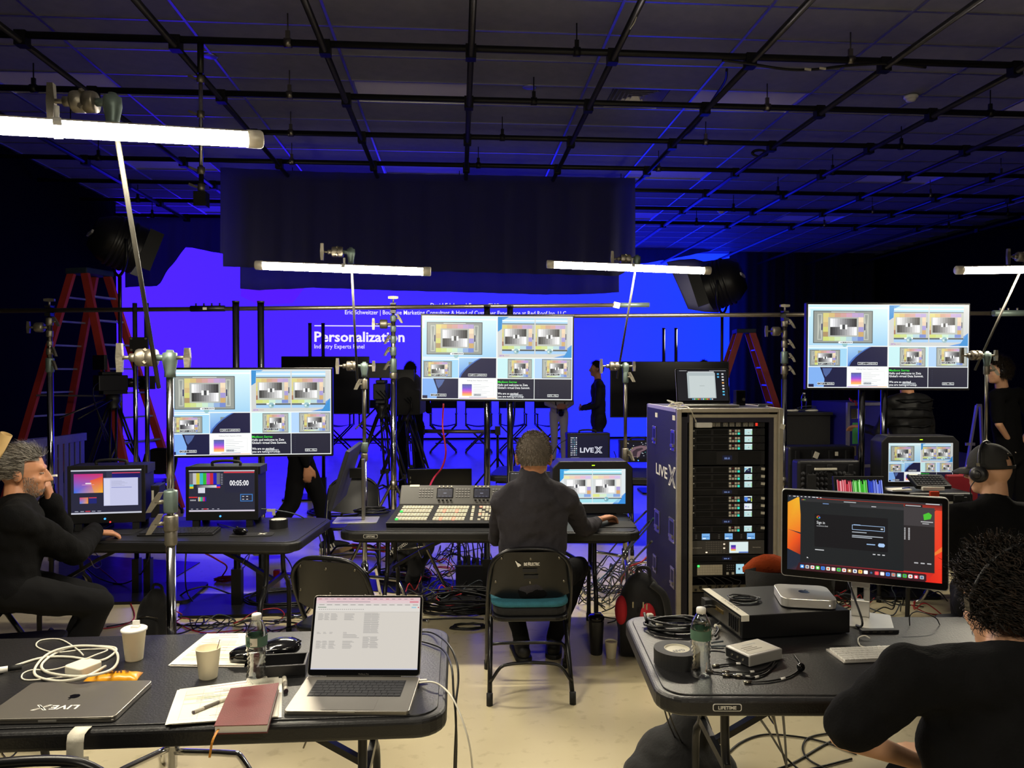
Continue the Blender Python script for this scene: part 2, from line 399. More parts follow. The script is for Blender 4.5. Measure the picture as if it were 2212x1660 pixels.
# ------------------------------------------------------------------ LED wall
def led_material():
 m=bpy.data.materials.new('led_wall_picture');m.use_nodes=True;nt=m.node_tree;nd=nt.nodes;lk=nt.links;b=nd['Principled BSDF']
 tc=nd.new('ShaderNodeTexCoord');sp=nd.new('ShaderNodeSeparateXYZ');lk.new(tc.outputs['Object'],sp.inputs[0])
 mr=nd.new('ShaderNodeMapRange');mr.inputs[1].default_value=-8.3;mr.inputs[2].default_value=6.9;lk.new(sp.outputs['X'],mr.inputs[0])
 r=nd.new('ShaderNodeValToRGB');cr=r.color_ramp
 cr.elements[0].position=0.0;cr.elements[0].color=C('#451bf0')+(1,);cr.elements[1].position=1.0;cr.elements[1].color=C('#1333f6')+(1,)
 e=cr.elements.new(0.3);e.color=C('#3c1cee')+(1,);e=cr.elements.new(0.62);e.color=C('#2a24ee')+(1,)
 lk.new(mr.outputs[0],r.inputs[0])
 b.inputs['Base Color'].default_value=(0.004,0.004,0.005,1);b.inputs['Roughness'].default_value=0.4
 bl=nd.new('ShaderNodeVectorMath');bl.operation='MULTIPLY';bl.inputs[1].default_value=(1.5,1.7,LED_BLUE);lk.new(r.outputs[0],bl.inputs[0])
 lk.new(bl.outputs[0],b.inputs['Emission Color']);b.inputs['Emission Strength'].default_value=LED_STRENGTH
 return m
LEDM=led_material()
t=thing('video_wall','huge glowing blue and violet video wall reading Personalization behind the stage','video wall',(0,FY,0))
lx0,lx1,lz1=-8.35,at(1575,800,FY).x,at(1575,526,FY).z
MB().bb(lx0,lx1,0.02,0.12,0.05,lz1).build('cabinet',BLK,t)
MB().quad((lx0,0.0,0.05),(lx1,0.0,0.05),(lx1,0.0,lz1),(lx0,0.0,lz1)).build('led_face',LEDM,t)
def led_xy(px,py):p=at(px,py,FY-0.02);return p.x,p.z
def led_text(px,py,body,hpx,col,fitpx=None,bold=0.0):
 x,z=led_xy(px,py);s=hpx/FPX*FY*1.42;mb=MB()
 X=Matrix.Translation((x,-0.012,z))@Euler((R(90),0,0)).to_matrix().to_4x4()
 fit=None
 if fitpx:fit=led_xy(px+fitpx,py)[0]-x
 text_mesh(mb,body,s,X,fit=fit,bold=bold)
 return mb.build('lettering',M('led_white_text','#fbf6ff',0.5,emit='#f4ecff',es=1.0),t)
led_text(679,738,'Personalization',21,1,195,0.025)
led_text(679,753,'Industry Experts Panel',9,1,108,0.004)
led_text(930,664,'David Edelman | Former CMO',9,1,150,0.012)
led_text(745,679,'Eric Schweitzer | Boutique Marketing Consultant & Head of Customer Experience at Red Roof Inn, LLC',9,1,478,0.008)
x,z=led_xy(679,704);x2,z2_=led_xy(918,710)
MB().quad((x,-0.01,z-0.012),(x2,-0.01,z-0.012),(x2,-0.01,z+0.012),(x,-0.01,z+0.012)).build('rule_line',_mats['led_white_text'],t)
def led_poly(pts,col):
 mb=MB();vs=[(led_xy(*p)[0],-0.006,led_xy(*p)[1])for p in pts];mb._a(vs,[tuple(range(len(vs)))])
 mb.build('colour_field',M('led_field_'+col[1:],col,0.5,emit=col,es=LED_STRENGTH),t)
led_poly([(520,640),(520,560),(700,560),(655,625),(632,655),(560,660)],'#561cf0')
led_poly([(332,968),(348,938),(372,905),(372,968)],'#6a1ce6')
# ------------------------------------------------------------------ hanging black cloth in front of the video wall
def cloth_material(name,tl):
 m=bpy.data.materials.new(name);m.use_nodes=True;nt=m.node_tree;nd=nt.nodes;lk=nt.links;b=nd['Principled BSDF']
 b.inputs['Base Color'].default_value=(0.008,0.008,0.012,1);b.inputs['Roughness'].default_value=0.95
 t=nd.new('ShaderNodeBsdfTranslucent');t.inputs[0].default_value=(tl,tl,tl,1)
 ns=nd.new('ShaderNodeTexNoise');ns.inputs['Scale'].default_value=2.0;tc=nd.new('ShaderNodeTexCoord');lk.new(tc.outputs['Object'],ns.inputs['Vector'])
 bp=nd.new('ShaderNodeBump');bp.inputs['Strength'].default_value=0.3;lk.new(ns.outputs['Fac'],bp.inputs['Height']);lk.new(bp.outputs['Normal'],b.inputs['Normal'])
 a=nd.new('ShaderNodeAddShader');lk.new(b.outputs[0],a.inputs[0]);lk.new(t.outputs[0],a.inputs[1]);lk.new(a.outputs[0],nd['Material Output'].inputs[0])
 return m
DUV=cloth_material('black_duvetyne',0.34)
DUVH=cloth_material('black_heavy_cloth',0.2)
def drape(name,label,top,bot,Y,mat,amp=0.03,wl=0.5,cat='drape',n=90):
 """top / bot: polylines in picture pixels at depth Y, left to right; cloth hangs between them with soft folds"""
 def ip(pl,t):
  for(a,b)in zip(pl,pl[1:]):
   if a[0]<=t<=b[0]:u=(t-a[0])/max(1e-6,b[0]-a[0]);return a[1]+(b[1]-a[1])*u
  return pl[-1][1]
 x0,x1=top[0][0],top[-1][0];rows=8;vs=[];xs=sorted(set([x0+(x1-x0)*i/n for i in range(n+1)]+[p[0]for p in bot if x0<=p[0]<=x1]+[p[0]+0.4 for p in bot if x0<=p[0]+.4<=x1]))
 for x in xs:
  yt,yb=ip(top,x),ip(bot,x)
  for j in range(rows+1):
   p=at(x,yt+(yb-yt)*j/rows,Y)
   f=amp*(0.35+0.65*j/rows)*(math.sin(p.x*2*math.pi/wl)+0.5*math.sin(p.x*2*math.pi/wl*2.3+1.0+j*0.15))
   vs.append((p.x,p.y+f,p.z))
 k=rows+1;fs=[(i*k+j,i*k+j+1,(i+1)*k+j+1,(i+1)*k+j)for i in range(len(xs)-1)for j in range(rows)]
 mb=MB();mb._a(vs,fs,0,True);o=mb.build(name,mat);so=o.modifiers.new('thick','SOLIDIFY');so.thickness=0.006
 return tag(o,label,cat)
drape('hanging_drape','large black cloth hung across the grid over the centre of the stage',[(476,362),(700,372),(1000,378),(1372,385)],[(476,548),(483,548),(483.5,577),(521,577),(1336,596),(1348,590),(1360,575),(1372,572)],10.5,DUV)
drape('hanging_drape','lower black valance hanging behind the large cloth above the stage',[(519,402),(1337,412)],[(519,624),(560,627),(680,622),(850,628),(1015,632),(1180,637),(1270,636),(1334,632),(1337,632)],10.9,DUV,0.02)
drape('hanging_drape','black cloth with a slanting lower edge at the upper left of the video wall',[(268,470),(484,470)],[(268,621),(338,618),(345,612),(400,533),(484,549)],13.7,DUVH)
drape('hanging_drape','black cloth with a rising lower edge at the upper right of the video wall',[(1365,490),(1640,490)],[(1365,573),(1400,568),(1470,556),(1530,543),(1575,527),(1640,520)],18.0,DUVH)
drape('hanging_drape','full height black drape right of the video wall',[(1576,440),(1890,452)],[(1576,950),(1890,950)],18.6,DUVH,0.06,0.6)
p=at(18,850,10.1)
t=thing('wall_switch','pale switch plate on the black left wall','switch',(LX+0.001,p.y,p.z))
MB().bb(0,0.008,-0.06,0.06,-0.06,0.06).build('plate',WHT,t,bev=0.003);MB().bb(0.008,0.016,-0.012,0.012,-0.025,0.025).build('rocker',WHT,t)
# ------------------------------------------------------------------ grip hardware
def t_handle(mb,p,d,up=(0,0,1),L=0.09,reach=0.05):
 p=Vector(p);d=Vector(d).normalized();up=Vector(up).normalized();e=p+d*reach
 mb.cyl(p,e,0.008,n=8)
 side=d.cross(up)
 for s in(-1,1):
  a=e;b=e+up*s*L/2
  vs=[]
  for q,w,h in((a,0.016,0.013),(b,0.02,0.009)):
   vs+=[q+side*i*w/2+d*j*h for i,j in((-1,-1),(1,-1),(1,1),(-1,1))]
  mb._a(vs,[(0,1,2,3),(7,6,5,4),(0,4,5,1),(1,5,6,2),(2,6,7,3),(3,7,4,0)])
def grip_head(t,c,ax=(-1,0,0),r=0.034,small=True,k=1.0):
 """drum clamp with T-handle on the ax side and a socket collar on the other; returns the socket centre"""
 c=Vector(c);ax=Vector(ax).normalized()
 h=MB();h.lathe([(0,-0.036),(r*0.92,-0.036),(r,-0.03),(r,-0.004),(r*0.86,-0.002),(r*0.86,0.002),(r,0.004),(r,0.03),(r*0.92,0.036),(0,0.036)],c,ax,20)
 h.cyl(c+ax*0.036,c+ax*0.062,0.016,n=12)
 for a in(0.6,2.2,3.8):
  x,y,d=basis(ax);q=c+(x*math.cos(a)+y*math.sin(a))*r*0.98;h.box(q,(0.012,0.012,0.012),rot=Euler((0.7,0.7,0)).to_matrix())
 hd=h.build('grip_head',CAST,t)
 m=MB();t_handle(m,c+ax*0.05,ax,L=0.11);m.build('t_handle',CAST,hd)
 s=c-ax*0.085
 m=MB();m.cyl(c-ax*0.03,s,0.013,n=10);m.lathe([(0,0.03),(0.012,0.03),(0.014,0.022),(0.026,0.018),(0.028,-0.012),(0.02,-0.055),(0.021,-0.075),(0.0,-0.075)],s,(0,0,1),16);m.build('socket_collar',GRN,t)
 if small:m=MB();t_handle(m,s-ax*0.02,-ax,L=0.075,reach=0.045);m.build('locking_handle',CAST,t)
 return s
def collar(t,x,y,z,r,h=0.05,hd=None,mat=GRN):
 m=MB();m.lathe([(0,h/2),(r*0.9,h/2),(r,h/2-0.006),(r,-h/2+0.006),(r*0.9,-h/2),(0,-h/2)],(x,y,z),(0,0,1),16);o=m.build('collar',mat,t)
 if hd is not None:
  d=Vector(hd).normalized();m=MB();t_handle(m,Vector((x,y,z))+d*r*0.8,d,up=Vector((0.5*d.x,0.5*d.y,-0.85)),L=0.085,reach=0.035);m.build('collar_handle',CAST,o)
def c_legs(t,z=0.3,L=0.5,r=0.0125,rots=(20,140,260),mat=CHR):
 for a in rots:
  d=Vector((math.cos(R(a)),math.sin(R(a)),0));b=Vector((0,0,z-(a%7)*0.01))
  MB().tube(spl([b,b+d*L*0.45,b+d*(L*0.55)+Vector((0,0,-0.02)),d*(L*0.75)+Vector((0,0,0.06)),d*L*0.85+Vector((0,0,r)),d*L+Vector((0,0,r))],4),r,10).build('leg',mat,t)
 MB().cyl((0,0,z-0.05),(0,0,z+0.06),0.026,n=14).build('leg_hub',mat,t)
def tripod_legs(t,z=0.75,spread=0.45,r=0.0125,rots=(90,210,330),mat=STL):
 for a in rots:
  d=Vector((math.cos(R(a)),math.sin(R(a)),0));f=d*spread+Vector((0,0,0.012))
  MB().tube([Vector((0,0,z))+d*0.025,f],r,8).tube([Vector((0,0,0.28)),Vector((0,0,z))*0.42+f*0.58*1.0],r*0.6,6).build('leg',mat,t)
 MB().cyl((0,0,z-0.03),(0,0,z+0.04),0.03,n=12).build('leg_hub',mat,t);MB().cyl((0,0,0.25),(0,0,0.31),0.026,n=12).build('brace_collar',mat,t)
TUBEM=M('lit_tube_diffuser','#ffffff',0.4,emit=(TUBE_COLOR[0],TUBE_COLOR[1],TUBE_COLOR[2]),es=TUBE_STRENGTH)
HOUS=M('tube_light_housing','#cfc8ba',0.45,0.2)
def tube_light(label,p0,p1,r=0.0275,face=(0.0,-0.55,-0.83),clip=0.5,gap=0.035):
 p0=Vector(p0);p1=Vector(p1);d=(p1-p0).normalized();n=Vector(face);n=(n-d*n.dot(d)).normalized();s=d.cross(n).normalized()
 t=thing('tube_light',label,'tube light',p0*0.5+p1*0.5,group='white tube lights over the desks');o=t.location.copy()
 def arc(a0,a1,k,rr,q0,q1,close):
  vs=[];m=MB()
  for q in(q0,q1):
   for i in range(k+1):
    a=R(a0+(a1-a0)*i/k);vs.append(q-o+(n*math.cos(a)+s*math.sin(a))*rr)
  fs=[(i,i+1,k+1+i+1,k+1+i)for i in range(k)]
  if close:fs+=[(0,k+1,2*k+1,k)]
  m._a(vs,fs,0,not close);return m
 a,b=p0+d*gap,p1-d*gap
 arc(-100,100,14,r,a,b,False).build('diffuser',TUBEM,t)
 arc(100,260,10,r*1.02,a,b,True).build('housing',HOUS,t)
 for q,e in((p0,d),(p1,-d)):
  MB().lathe([(0,0),(r*0.95,0),(r*1.1,0.006),(r*1.1,0.05),(r,0.052)],q-o,e,20).build('end_cap',HOUS,t)
 c=p0+(p1-p0)*clip-o
 m=MB();k=10;vs=[]
 for w in(-0.012,0.012):
  for rr in(r*1.03,r*1.14):
   for i in range(k+1):
    an=R(60+240*i/k);vs.append(c+d*w+(n*math.cos(an)+s*math.sin(an))*rr)
 K=k+1
 fs=[(i,i+1,K+i+1,K+i)for i in range(k)]+[(2*K+i,3*K+i,3*K+i+1,2*K+i+1)for i in range(k)]+[(K+i,K+i+1,3*K+i+1,3*K+i)for i in range(k)]+[(i,2*K+i,2*K+i+1,i+1)for i in range(k)]
 m._a(vs,fs);top=c-n*r*1.1;m.cyl(top,top+Vector((0,0,0.045)),0.008,n=8);m.build('clip',WHT,t)
 return t
tube_light('nearest bright white tube light, cut by the left edge above the first desk',at(567,302,2.62),at(567,302,2.62)+(at(0,270,2.29)-at(567,302,2.62)).normalized()*1.2)
tube_light('bright white tube light hanging above the left wall monitor',at(551,573,4.95),at(931,587,4.95))
tube_light('bright white tube light hanging above the rack and the man in the suit',at(1181,571,5.4),at(1535,585,5.4),clip=0.52)
q0=at(2064,584,5.0);tube_light('bright white tube light at the right edge above the capped man',q0,q0+Vector((1.19,-0.1,0.015)))
# ------------------------------------------------------------------ stands that carry the tube lights
def arm_rod(t,a,b,r=0.0085):MB().cyl(a,b,r,n=10).build('arm',M('dull_arm_rod','#3a3833',0.5,0.3),t)
def light_stand(label,pole,Y,zt,segs,head,ra,rb,topc,legs,cols=(),k=1.0,hand=(-1,0,0)):
 """pole: px of the riser; head: grip head centre; ra-rb: arm rod; topc: upper grip head centre"""
 b=at(pole,900,Y);t=thing('grip_stand',label,'light stand',(b.x,b.y,0),group='grip stands holding tube lights');o=t.location.copy()
 z0=0.0
 for(za,zb_,r,mat)in segs:MB().cyl((0,0,za),(0,0,zb_),r,n=14).build('riser',mat,t)
 for(z,r,h,hd,mat)in cols:collar(t,0,0,z,r,h,hd,mat)
 grip_head(t,Vector(head)-o,hand);arm_rod(t,Vector(ra)-o,Vector(rb)-o)
 grip_head(t,Vector(topc)-o,hand,small=False)
 if legs=='c':c_legs(t)
 elif legs:c_legs(t,rots=legs)
 else:tripod_legs(t)
 return t
Y=2.95;z=lambda py,YY:at(1106,py,YY).z
hp=at(367,780,Y);hx=hp+Vector((-0.085,0,0.012))
light_stand('grip stand with a long slanted arm holding the nearest tube light',367.5,Y,2,[(0.18,z(1165,Y),0.0175,CHR),(z(1165,Y),z(800,Y),0.0135,CHR)],hx,at(243,238,2.46),at(343,838,2.95),at(243,222,2.46)+Vector((-0.085,0,0.0)),(-8,115,235),[(z(1075,Y),0.026,0.085,(-0.9,-0.3,0),GRN),(z(1120,Y),0.027,0.06,(-0.9,-0.4,0),CAST),(z(1150,Y),0.023,0.06,None,CAST),(0.42,0.028,0.1,(-0.6,-0.7,0),GRN)])
Y=5.3;hp=at(787,795,Y)
light_stand('grip stand holding the tube light above the left wall monitor',787,Y,2,[(0.2,z(960,Y),0.0175,CHR),(z(960,Y),z(800,Y),0.0135,STL)],hp+Vector((-0.085,0,0.012)),at(758,548,4.98),at(772,824,5.28),at(758,545,4.98)+Vector((-0.085,0,0)),(-25,185,80),[(z(830,Y),0.024,0.07,(-0.7,-0.7,0),CAST),(z(965,Y),0.026,0.07,(-0.9,-0.3,0),GRN),(z(985,Y),0.024,0.05,None,CAST)])
Y=5.6;hp=at(1351,795,Y)
light_stand('grip stand beside the rack holding a tube light',1351,Y,2,[(0.2,z(980,Y),0.0175,STL),(z(980,Y),z(800,Y),0.0135,STL)],hp+Vector((-0.085,0,0.012)),at(1376,562,5.43),at(1333,818,5.6),at(1376,560,5.43)+Vector((-0.085,0,0.0)),'c',[(z(815,Y),0.022,0.09,(0.7,-0.7,0),GRN),(z(985,Y),0.026,0.1,(0.6,-0.8,0),CAST)])
Y=5.0;hp=at(2132,772,Y)
light_stand('grip stand in front of the standing man holding the right tube light',2130,Y,2,[(0.2,z(960,Y),0.0175,STL),(z(960,Y),z(775,Y),0.011,STL)],hp+Vector((-0.085,0,0.012)),at(2106,800,5.0),at(2216,560,5.02),at(2216,555,5.02)+Vector((-0.03,0,0.0)),'c',[(z(800,Y),0.02,0.06,(0.8,-0.6,0),CAST)])
# ------------------------------------------------------------------ junior stands carrying the cross bars
def junior_stand(label,px,Y,zbar,ylow,cols,hside=(-1,0,0)):
 b=at(px,900,Y);t=thing('junior_stand',label,'light stand',(b.x,b.y,0),group='junior stands carrying the steel bars');zb_=zbar
 zl=z(ylow,Y)
 MB().cyl((0,0,0.25),(0,0,zl),0.0225,n=16).build('riser',CHR,t)
 MB().cyl((0,0,zl),(0,0,zb_-0.09),0.0185,n=14).build('upper_riser',STL,t)
 MB().cyl((0,0,zb_-0.1),(0,0,zb_-0.03),0.012,n=10).bb(-0.022,0.022,-0.03,0.03,zb_-0.045,zb_-0.02).bb(-0.022,0.022,0.022,0.032,zb_-0.04,zb_+0.04).bb(-0.022,0.022,-0.03,0.03,zb_+0.022,zb_+0.036).build('pipe_clamp',BLKM,t)
 m=MB();t_handle(m,(0,0,zb_+0.03),(0,0,1),up=(1,0,0),L=0.08,reach=0.05);m.build('clamp_handle',CAST,t)
 for(py,r,h,hd,mat)in cols:collar(t,0,0,z(py,Y),r,h,hd,mat)
 c=Vector((0,0,zb_-0.13))+Vector(hside)*0.075
 h=MB();h.lathe([(0,-0.03),(0.034,-0.03),(0.038,-0.022),(0.038,0.022),(0.034,0.03),(0,0.03)],c,hside,18);h.cyl((0,0,c.z),c,0.012,n=8);hd=h.build('grip_head',CAST,t)
 m=MB();t_handle(m,c+Vector(hside)*0.03,hside,L=0.09);m.build('t_handle',CAST,hd)
 tripod_legs(t,z=0.8,spread=0.5);return t
Y6=6.0
def barz(px):
 return at(px,672-12.0*px/1400,Y6).z if px<1400 else at(px,687-(px-1235)*0.0097,Y6).z
YS=Y6
junior_stand('tall steel stand carrying the bar beside the orange stepladder',109,YS,at(109,671,Y6).z,800,[(700,0.026,0.06,(1,-0.2,0),CAST),(725,0.024,0.05,None,CAST),(745,0.022,0.04,None,CAST),(762,0.026,0.05,(0.8,-0.5,0),CAST),(790,0.03,0.11,(0.8,-0.5,0),GRN)])
junior_stand('tall steel stand carrying the bar beside the centre monitor',850,YS,at(850,665,Y6).z,820,[(690,0.026,0.05,(0.9,-0.3,0),GRN),(712,0.024,0.05,None,GRN),(735,0.024,0.06,(-0.8,-0.5,0),GRN),(760,0.026,0.07,(-0.8,-0.5,0),GRN),(790,0.028,0.11,(-0.8,-0.5,0),GRN),(812,0.03,0.05,None,CAST)])
junior_stand('tall steel stand carrying the bar behind the equipment rack',1694,YS,at(1694,682,Y6).z,820,[(697,0.026,0.05,(0.9,-0.3,0),CAST),(720,0.022,0.06,None,CAST),(742,0.024,0.06,(0.9,-0.4,0),CAST),(772,0.03,0.1,(0.9,-0.4,0),GRN),(800,0.028,0.07,(0.9,-0.4,0),CAST)])
BARM=M('dull_steel_bar','#9a9080',0.36,0.95,noise=0.12,scale=20)
def bar(label,a,b,r=0.0175):
 t=thing('steel_bar',label,'steel bar',a*0.5+b*0.5,group='steel bars across the desks');MB().cyl(a-t.location,b-t.location,r,n=16).build('pipe',BARM,t);return t
a,b=at(-130,673,Y6),at(1402,659,Y6);t=bar('long steel bar running from the left edge across to past the centre monitor',a,b)
d=(b-a).normalized();c=at(449,667,Y6)-t.location
m=MB();m.cyl(c-d*0.13,c+d*0.13,0.024,n=14);s=m.build('sleeve',BLKM,t)
for q in(-0.09,-0.03,0.03,0.09):MB().cyl(c+d*q+Vector((0,0,0.02)),c+d*q+Vector((0,0,0.042)),0.007,n=8).build('bolt',BLKM,s)
MB().bb(-0.03,0.0,-0.027,-0.024,-0.012,0.008).build('sticker',TAPE,s,c)
e=b-t.location;MB().cyl(e-d*0.24,e+d*0.002,0.0205,n=14).build('end_sleeve',GRN,t)
MB().box(e-d*0.27+Vector((0,-0.015,0)),(0.05,0.03,0.045),rot=Euler((0.3,0.2,0.1)).to_matrix()).build('tape_wrap',TAPE,t)
a,b=at(1090,684,Y6+0.06),at(2330,676,Y6+0.06);t=bar('long steel bar running behind the rack to the right edge',a,b)
d=(b-a).normalized();c=at(2185,677,Y6)-t.location;s=MB().cyl(c-d*0.16,c+d*0.22,0.026,n=14).build('sleeve',GRN,t)
for q in(-0.1,-0.03,0.05):MB().cyl(c+d*q+Vector((0,0,0.02)),c+d*q+Vector((0,0,0.045)),0.008,n=8).build('bolt',CAST,s)
# ------------------------------------------------------------------ pictures: camera test chart and multiview
def chart(s,crop=False,dim=False):
 """grey-scale test chart drawn into s (0..1)"""
 bg='#8d928c' if not dim else '#9ea39c'
 s.rect(0,0,1,1,'#3f4545',2);s.rect(0.012,0.02,0.988,0.98,bg,3)
 s.rect(0.07,0.1,0.15,0.9,'#b4b8ae',4);s.rect(0.85,0.1,0.93,0.9,'#b4b8ae',4)
 s.poly([(0.085,0.13),(0.135,0.13),(0.115,0.5),(0.135,0.87),(0.085,0.87),(0.105,0.5)],'#8e938d',5)
 s.poly([(0.865,0.13),(0.915,0.13),(0.895,0.5),(0.915,0.87),(0.865,0.87),(0.885,0.5)],'#8e938d',5)
 s.rect(0.135,0.4,0.155,0.6,'#2c2c55',6);s.rect(0.855,0.4,0.875,0.6,'#2c2c55',6)
 U0,U1,V0,V1=0.165,0.845,0.07,0.93;w=U1-U0;h=V1-V0;b=0.085
 top=['#cfc67c','#cdb479','#c39a83','#c79a96','#c79ab0','#b79cc4','#ac9ac6']
 for i,c in enumerate(top):s.rect(U0+w*i/7,V0,U0+w*(i+1)/7,V0+0.13,c,4)
 bot=['#c4cf72','#c3d28a','#c5dcae','#bfdcc4','#aecbd2','#8aa6cf','#6f83c4']
 for i,c in enumerate(bot):s.rect(U0+w*i/7,V1-0.13,U0+w*(i+1)/7,V1,c,4)
 for i,c in enumerate(['#d2c184','#c9b07c','#c9c873','#a58a63']):s.rect(U0,V0+0.13+(h-0.26)*i/4,U0+b,V0+0.13+(h-0.26)*(i+1)/4,c,4)
 for i,c in enumerate(['#e6d2b4','#d8c0a8','#9a90c8','#c2a06a']):s.rect(U1-b,V0+0.13+(h-0.26)*i/4,U1,V0+0.13+(h-0.26)*(i+1)/4,c,4)
 s.rect(U0+b,V0+0.13,U1-b,V1-0.13,'#a9aca5',4)
 a0,a1,c0,c1=0.285,0.73,0.24,0.76;mid=0.5
 for i in range(11):
  g=int(240-190*(i/10)**0.9);c='#%02x%02x%02x'%(g,g,min(255,g+2))
  s.rect(a0+(a1-a0)*i/11,c0,a0+(a1-a0)*(i+1)/11,mid,c,5)
  s.rect(a1-(a1-a0)*(i+1)/11,mid,a1-(a1-a0)*i/11,c1,c,5)
 s.rect(0.447,0.43,0.57,0.57,'#eef0ec',6);s.rect(0.486,0.43,0.534,0.57,'#3e4044',7)
 s.rect(0.3,0.03,0.7,0.045,'#dfe4dc',5)
def tagbox(s,u,v,body,w=0.3,h=0.13,col='#e8ecec',fill='#23262e'):
 s.rect(u-w/2,v-h*0.62,u+w/2,v+h*0.38,fill,8);s.frame(u-w/2,v-h*0.62,u+w/2,v+h*0.38,0.008,col,9)
 s.text(u,v+h*0.22,h*0.95,body,col,9,'c',fit=w*0.86)
def multiview(S,detail=True):
 S.rect(0,0,1,1,'#e2e6e4',0)
 p=S.sub(0.005,0.008,0.494,0.494);p.rect(0,0,1,1,[C('#bfe3ea'),C('#cfe9ec'),C('#9ac7e4'),C('#a9cfe6')],1)
 p.rect(0.0,0.055,1,0.09,'#eef8fa',2);p.poly([(0,0.1),(0,0.3),(0.02,0.28),(0.02,0.12)],'#e4f0f2',2)
 c=p.sub(0.055,0.14,0.81,0.94);chart(c)
 p.disc(0.455,0.96,0.035,'#8fb9bd',7);tagbox(p,0.47,0.925,'ME 1 PVW',0.17,0.055);p.rect(0.375,0.9,0.4,0.94,'#f4f4f0',9)
 g=S.sub(0.503,0.008,0.995,0.494);g.rect(0,0,1,1,'#c3c6c4',1)
 g.poly([(0,0),(0.15,0),(0.06,0.09),(0.055,0.3),(0,0.37)],'#2f86c6',2);g.poly([(0.75,1),(0.88,1),(1,0.8),(1,0.68),(0.93,0.78),(0.93,0.92)],'#5a8fd0',2);g.poly([(0.88,1),(1,1),(1,0.68)],'#2f86c6',3)
 for u0,u1 in((0.06,0.495),(0.51,0.94)):
  q=g.sub(u0,0.025,u1,0.91);q.rect(0,0,1,1,[C('#a5cde6'),C('#a5cde6'),C('#9ac0e4'),C('#9ac0e4')],2);q.rect(0,0.06,1,0.095,'#e4f4f8',3)
  q.rect(0,0.155,1,0.175,'#40484a',3);q.rect(0,0.175,1,0.92,'#b2b6ae',3)
  for i,cc in enumerate(['#cfc67c','#cdb479','#c39a83','#c79a96','#b79cc4','#ac9ac6']):q.rect(i/6*0.93,0.2,(i+1)/6*0.93,0.3,cc,4)
  for i,cc in enumerate(['#c4cf72','#c3d28a','#bfdcc4','#aecbd2','#6f83c4']):q.rect(i/5*0.93,0.78,(i+1)/5*0.93,0.87,cc,4)
  for i,cc in enumerate(['#d2c184','#c9c873','#c9b07c','#9a6a50']):q.rect(0,0.3+i*0.12,0.045,0.42+i*0.12,cc,4)
  for i,cc in enumerate(['#e0c8a8','#d8c0a8','#9a90c8','#c2a06a']):q.rect(0.82,0.3+i*0.12,0.93,0.42+i*0.12,cc,4)
  q.rect(0.94,0.44,0.965,0.6,'#2c2c55',4);q.rect(0,0.88,1,0.92,'#4a5254',4)
  for i in range(9):
   gg=int(238-180*(i/8));cc='#%02x%02x%02x'%(gg,gg,gg)
   q.rect(0.09+0.66*i/9,0.31,0.09+0.66*(i+1)/9,0.52,cc,5);q.rect(0.75-0.66*(i+1)/9,0.52,0.75-0.66*i/9,0.73,cc,5)
  q.rect(0.34,0.47,0.53,0.57,'#eef0ec',6);q.rect(0.4,0.47,0.47,0.57,'#3e4044',7)
  q.rect(0.3,0.87,0.55,0.91,'#f0f2ee',7);q.disc(0.44,0.93,0.085,'#8fb3ba',8);q.disc(0.41,0.94,0.03,'#c9dcdc',9);q.disc(0.48,0.93,0.03,'#5f8a94',9)
 g.text(0.02,0.975,0.05,'ZETA','#9a4ab8',3,bold=0.02);g.text(0.075,0.975,0.045,'SUMMIT','#b88a9a',3)
 c1=S.sub(0.005,0.506,0.243,0.742);c1.rect(0,0,1,1,'#9ccbe6',1);c1.rect(0,0.03,1,0.09,'#e4f4f8',2);chart(c1.sub(0.03,0.16,0.82,0.98));tagbox(c1,0.45,0.9,'CAM 1 - JOHN',0.42)
 c2=S.sub(0.247,0.506,0.494,0.742);c2.rect(0,0,1,1,[C('#9cc4e4'),C('#7fb0e0'),C('#12153a'),C('#5f8fd4')],1)
 c2.poly([(0.26,0.2),(0.45,0.2),(0.4,0.32),(0.26,0.36)],'#76868a',2)
 c2.poly([(0.0,1),(0.05,0.78),(0.15,0.55),(0.28,0.33),(0.42,0.14),(0.55,0.0),(1,0),(1,1)],'#3f66b0',3)
 c2.poly([(0.04,1),(0.09,0.8),(0.2,0.55),(0.33,0.33),(0.47,0.14),(0.6,0.0),(1,0),(1,1)],'#15163a',4);tagbox(c2,0.5,0.87,'CAM 2 - LANDON',0.5)
 c3=S.sub(0.503,0.506,0.746,0.742);c3.rect(0,0,1,1,'#bde2e4',1);chart(c3.sub(0.28,0.03,0.94,1.0),dim=True);tagbox(c3,0.5,0.84,'CAM 3 - KATE',0.38)
 c4=S.sub(0.75,0.506,0.995,0.742);c4.rect(0,0,1,1,'#a8c8ea',1);chart(c4.sub(0.2,0.02,0.99,0.99),dim=True);tagbox(c4,0.5,0.82,'CAM 4 - PAUL',0.36)
 c5=S.sub(0.005,0.752,0.243,0.99);c5.rect(0,0,1,1,'#7aa6e2',1);c5.poly([(0.3,0),(1,0),(1,1),(0.4,1),(0.42,0.6),(0.36,0.3)],'#15173c',2)
 c5.poly([(0.36,0.05),(0.62,0.05),(0.55,0.3),(0.45,0.5),(0.4,0.35)],'#4a5f94',3);c5.rect(0.0,0.85,0.14,1,'#15173c',3);tagbox(c5,0.45,0.85,'CAM 5 - KEVIN',0.44)
 c6=S.sub(0.247,0.752,0.494,0.99);c6.rect(0,0,1,1,'#eef0ee',1);c6.text(0.5,0.12,0.085,"Defining Zeta's Expanse of Data",'#46485a',3,'c',fit=0.56)
 c6.frame(0.06,0.2,0.93,0.86,0.006,'#c9ccc8',2)
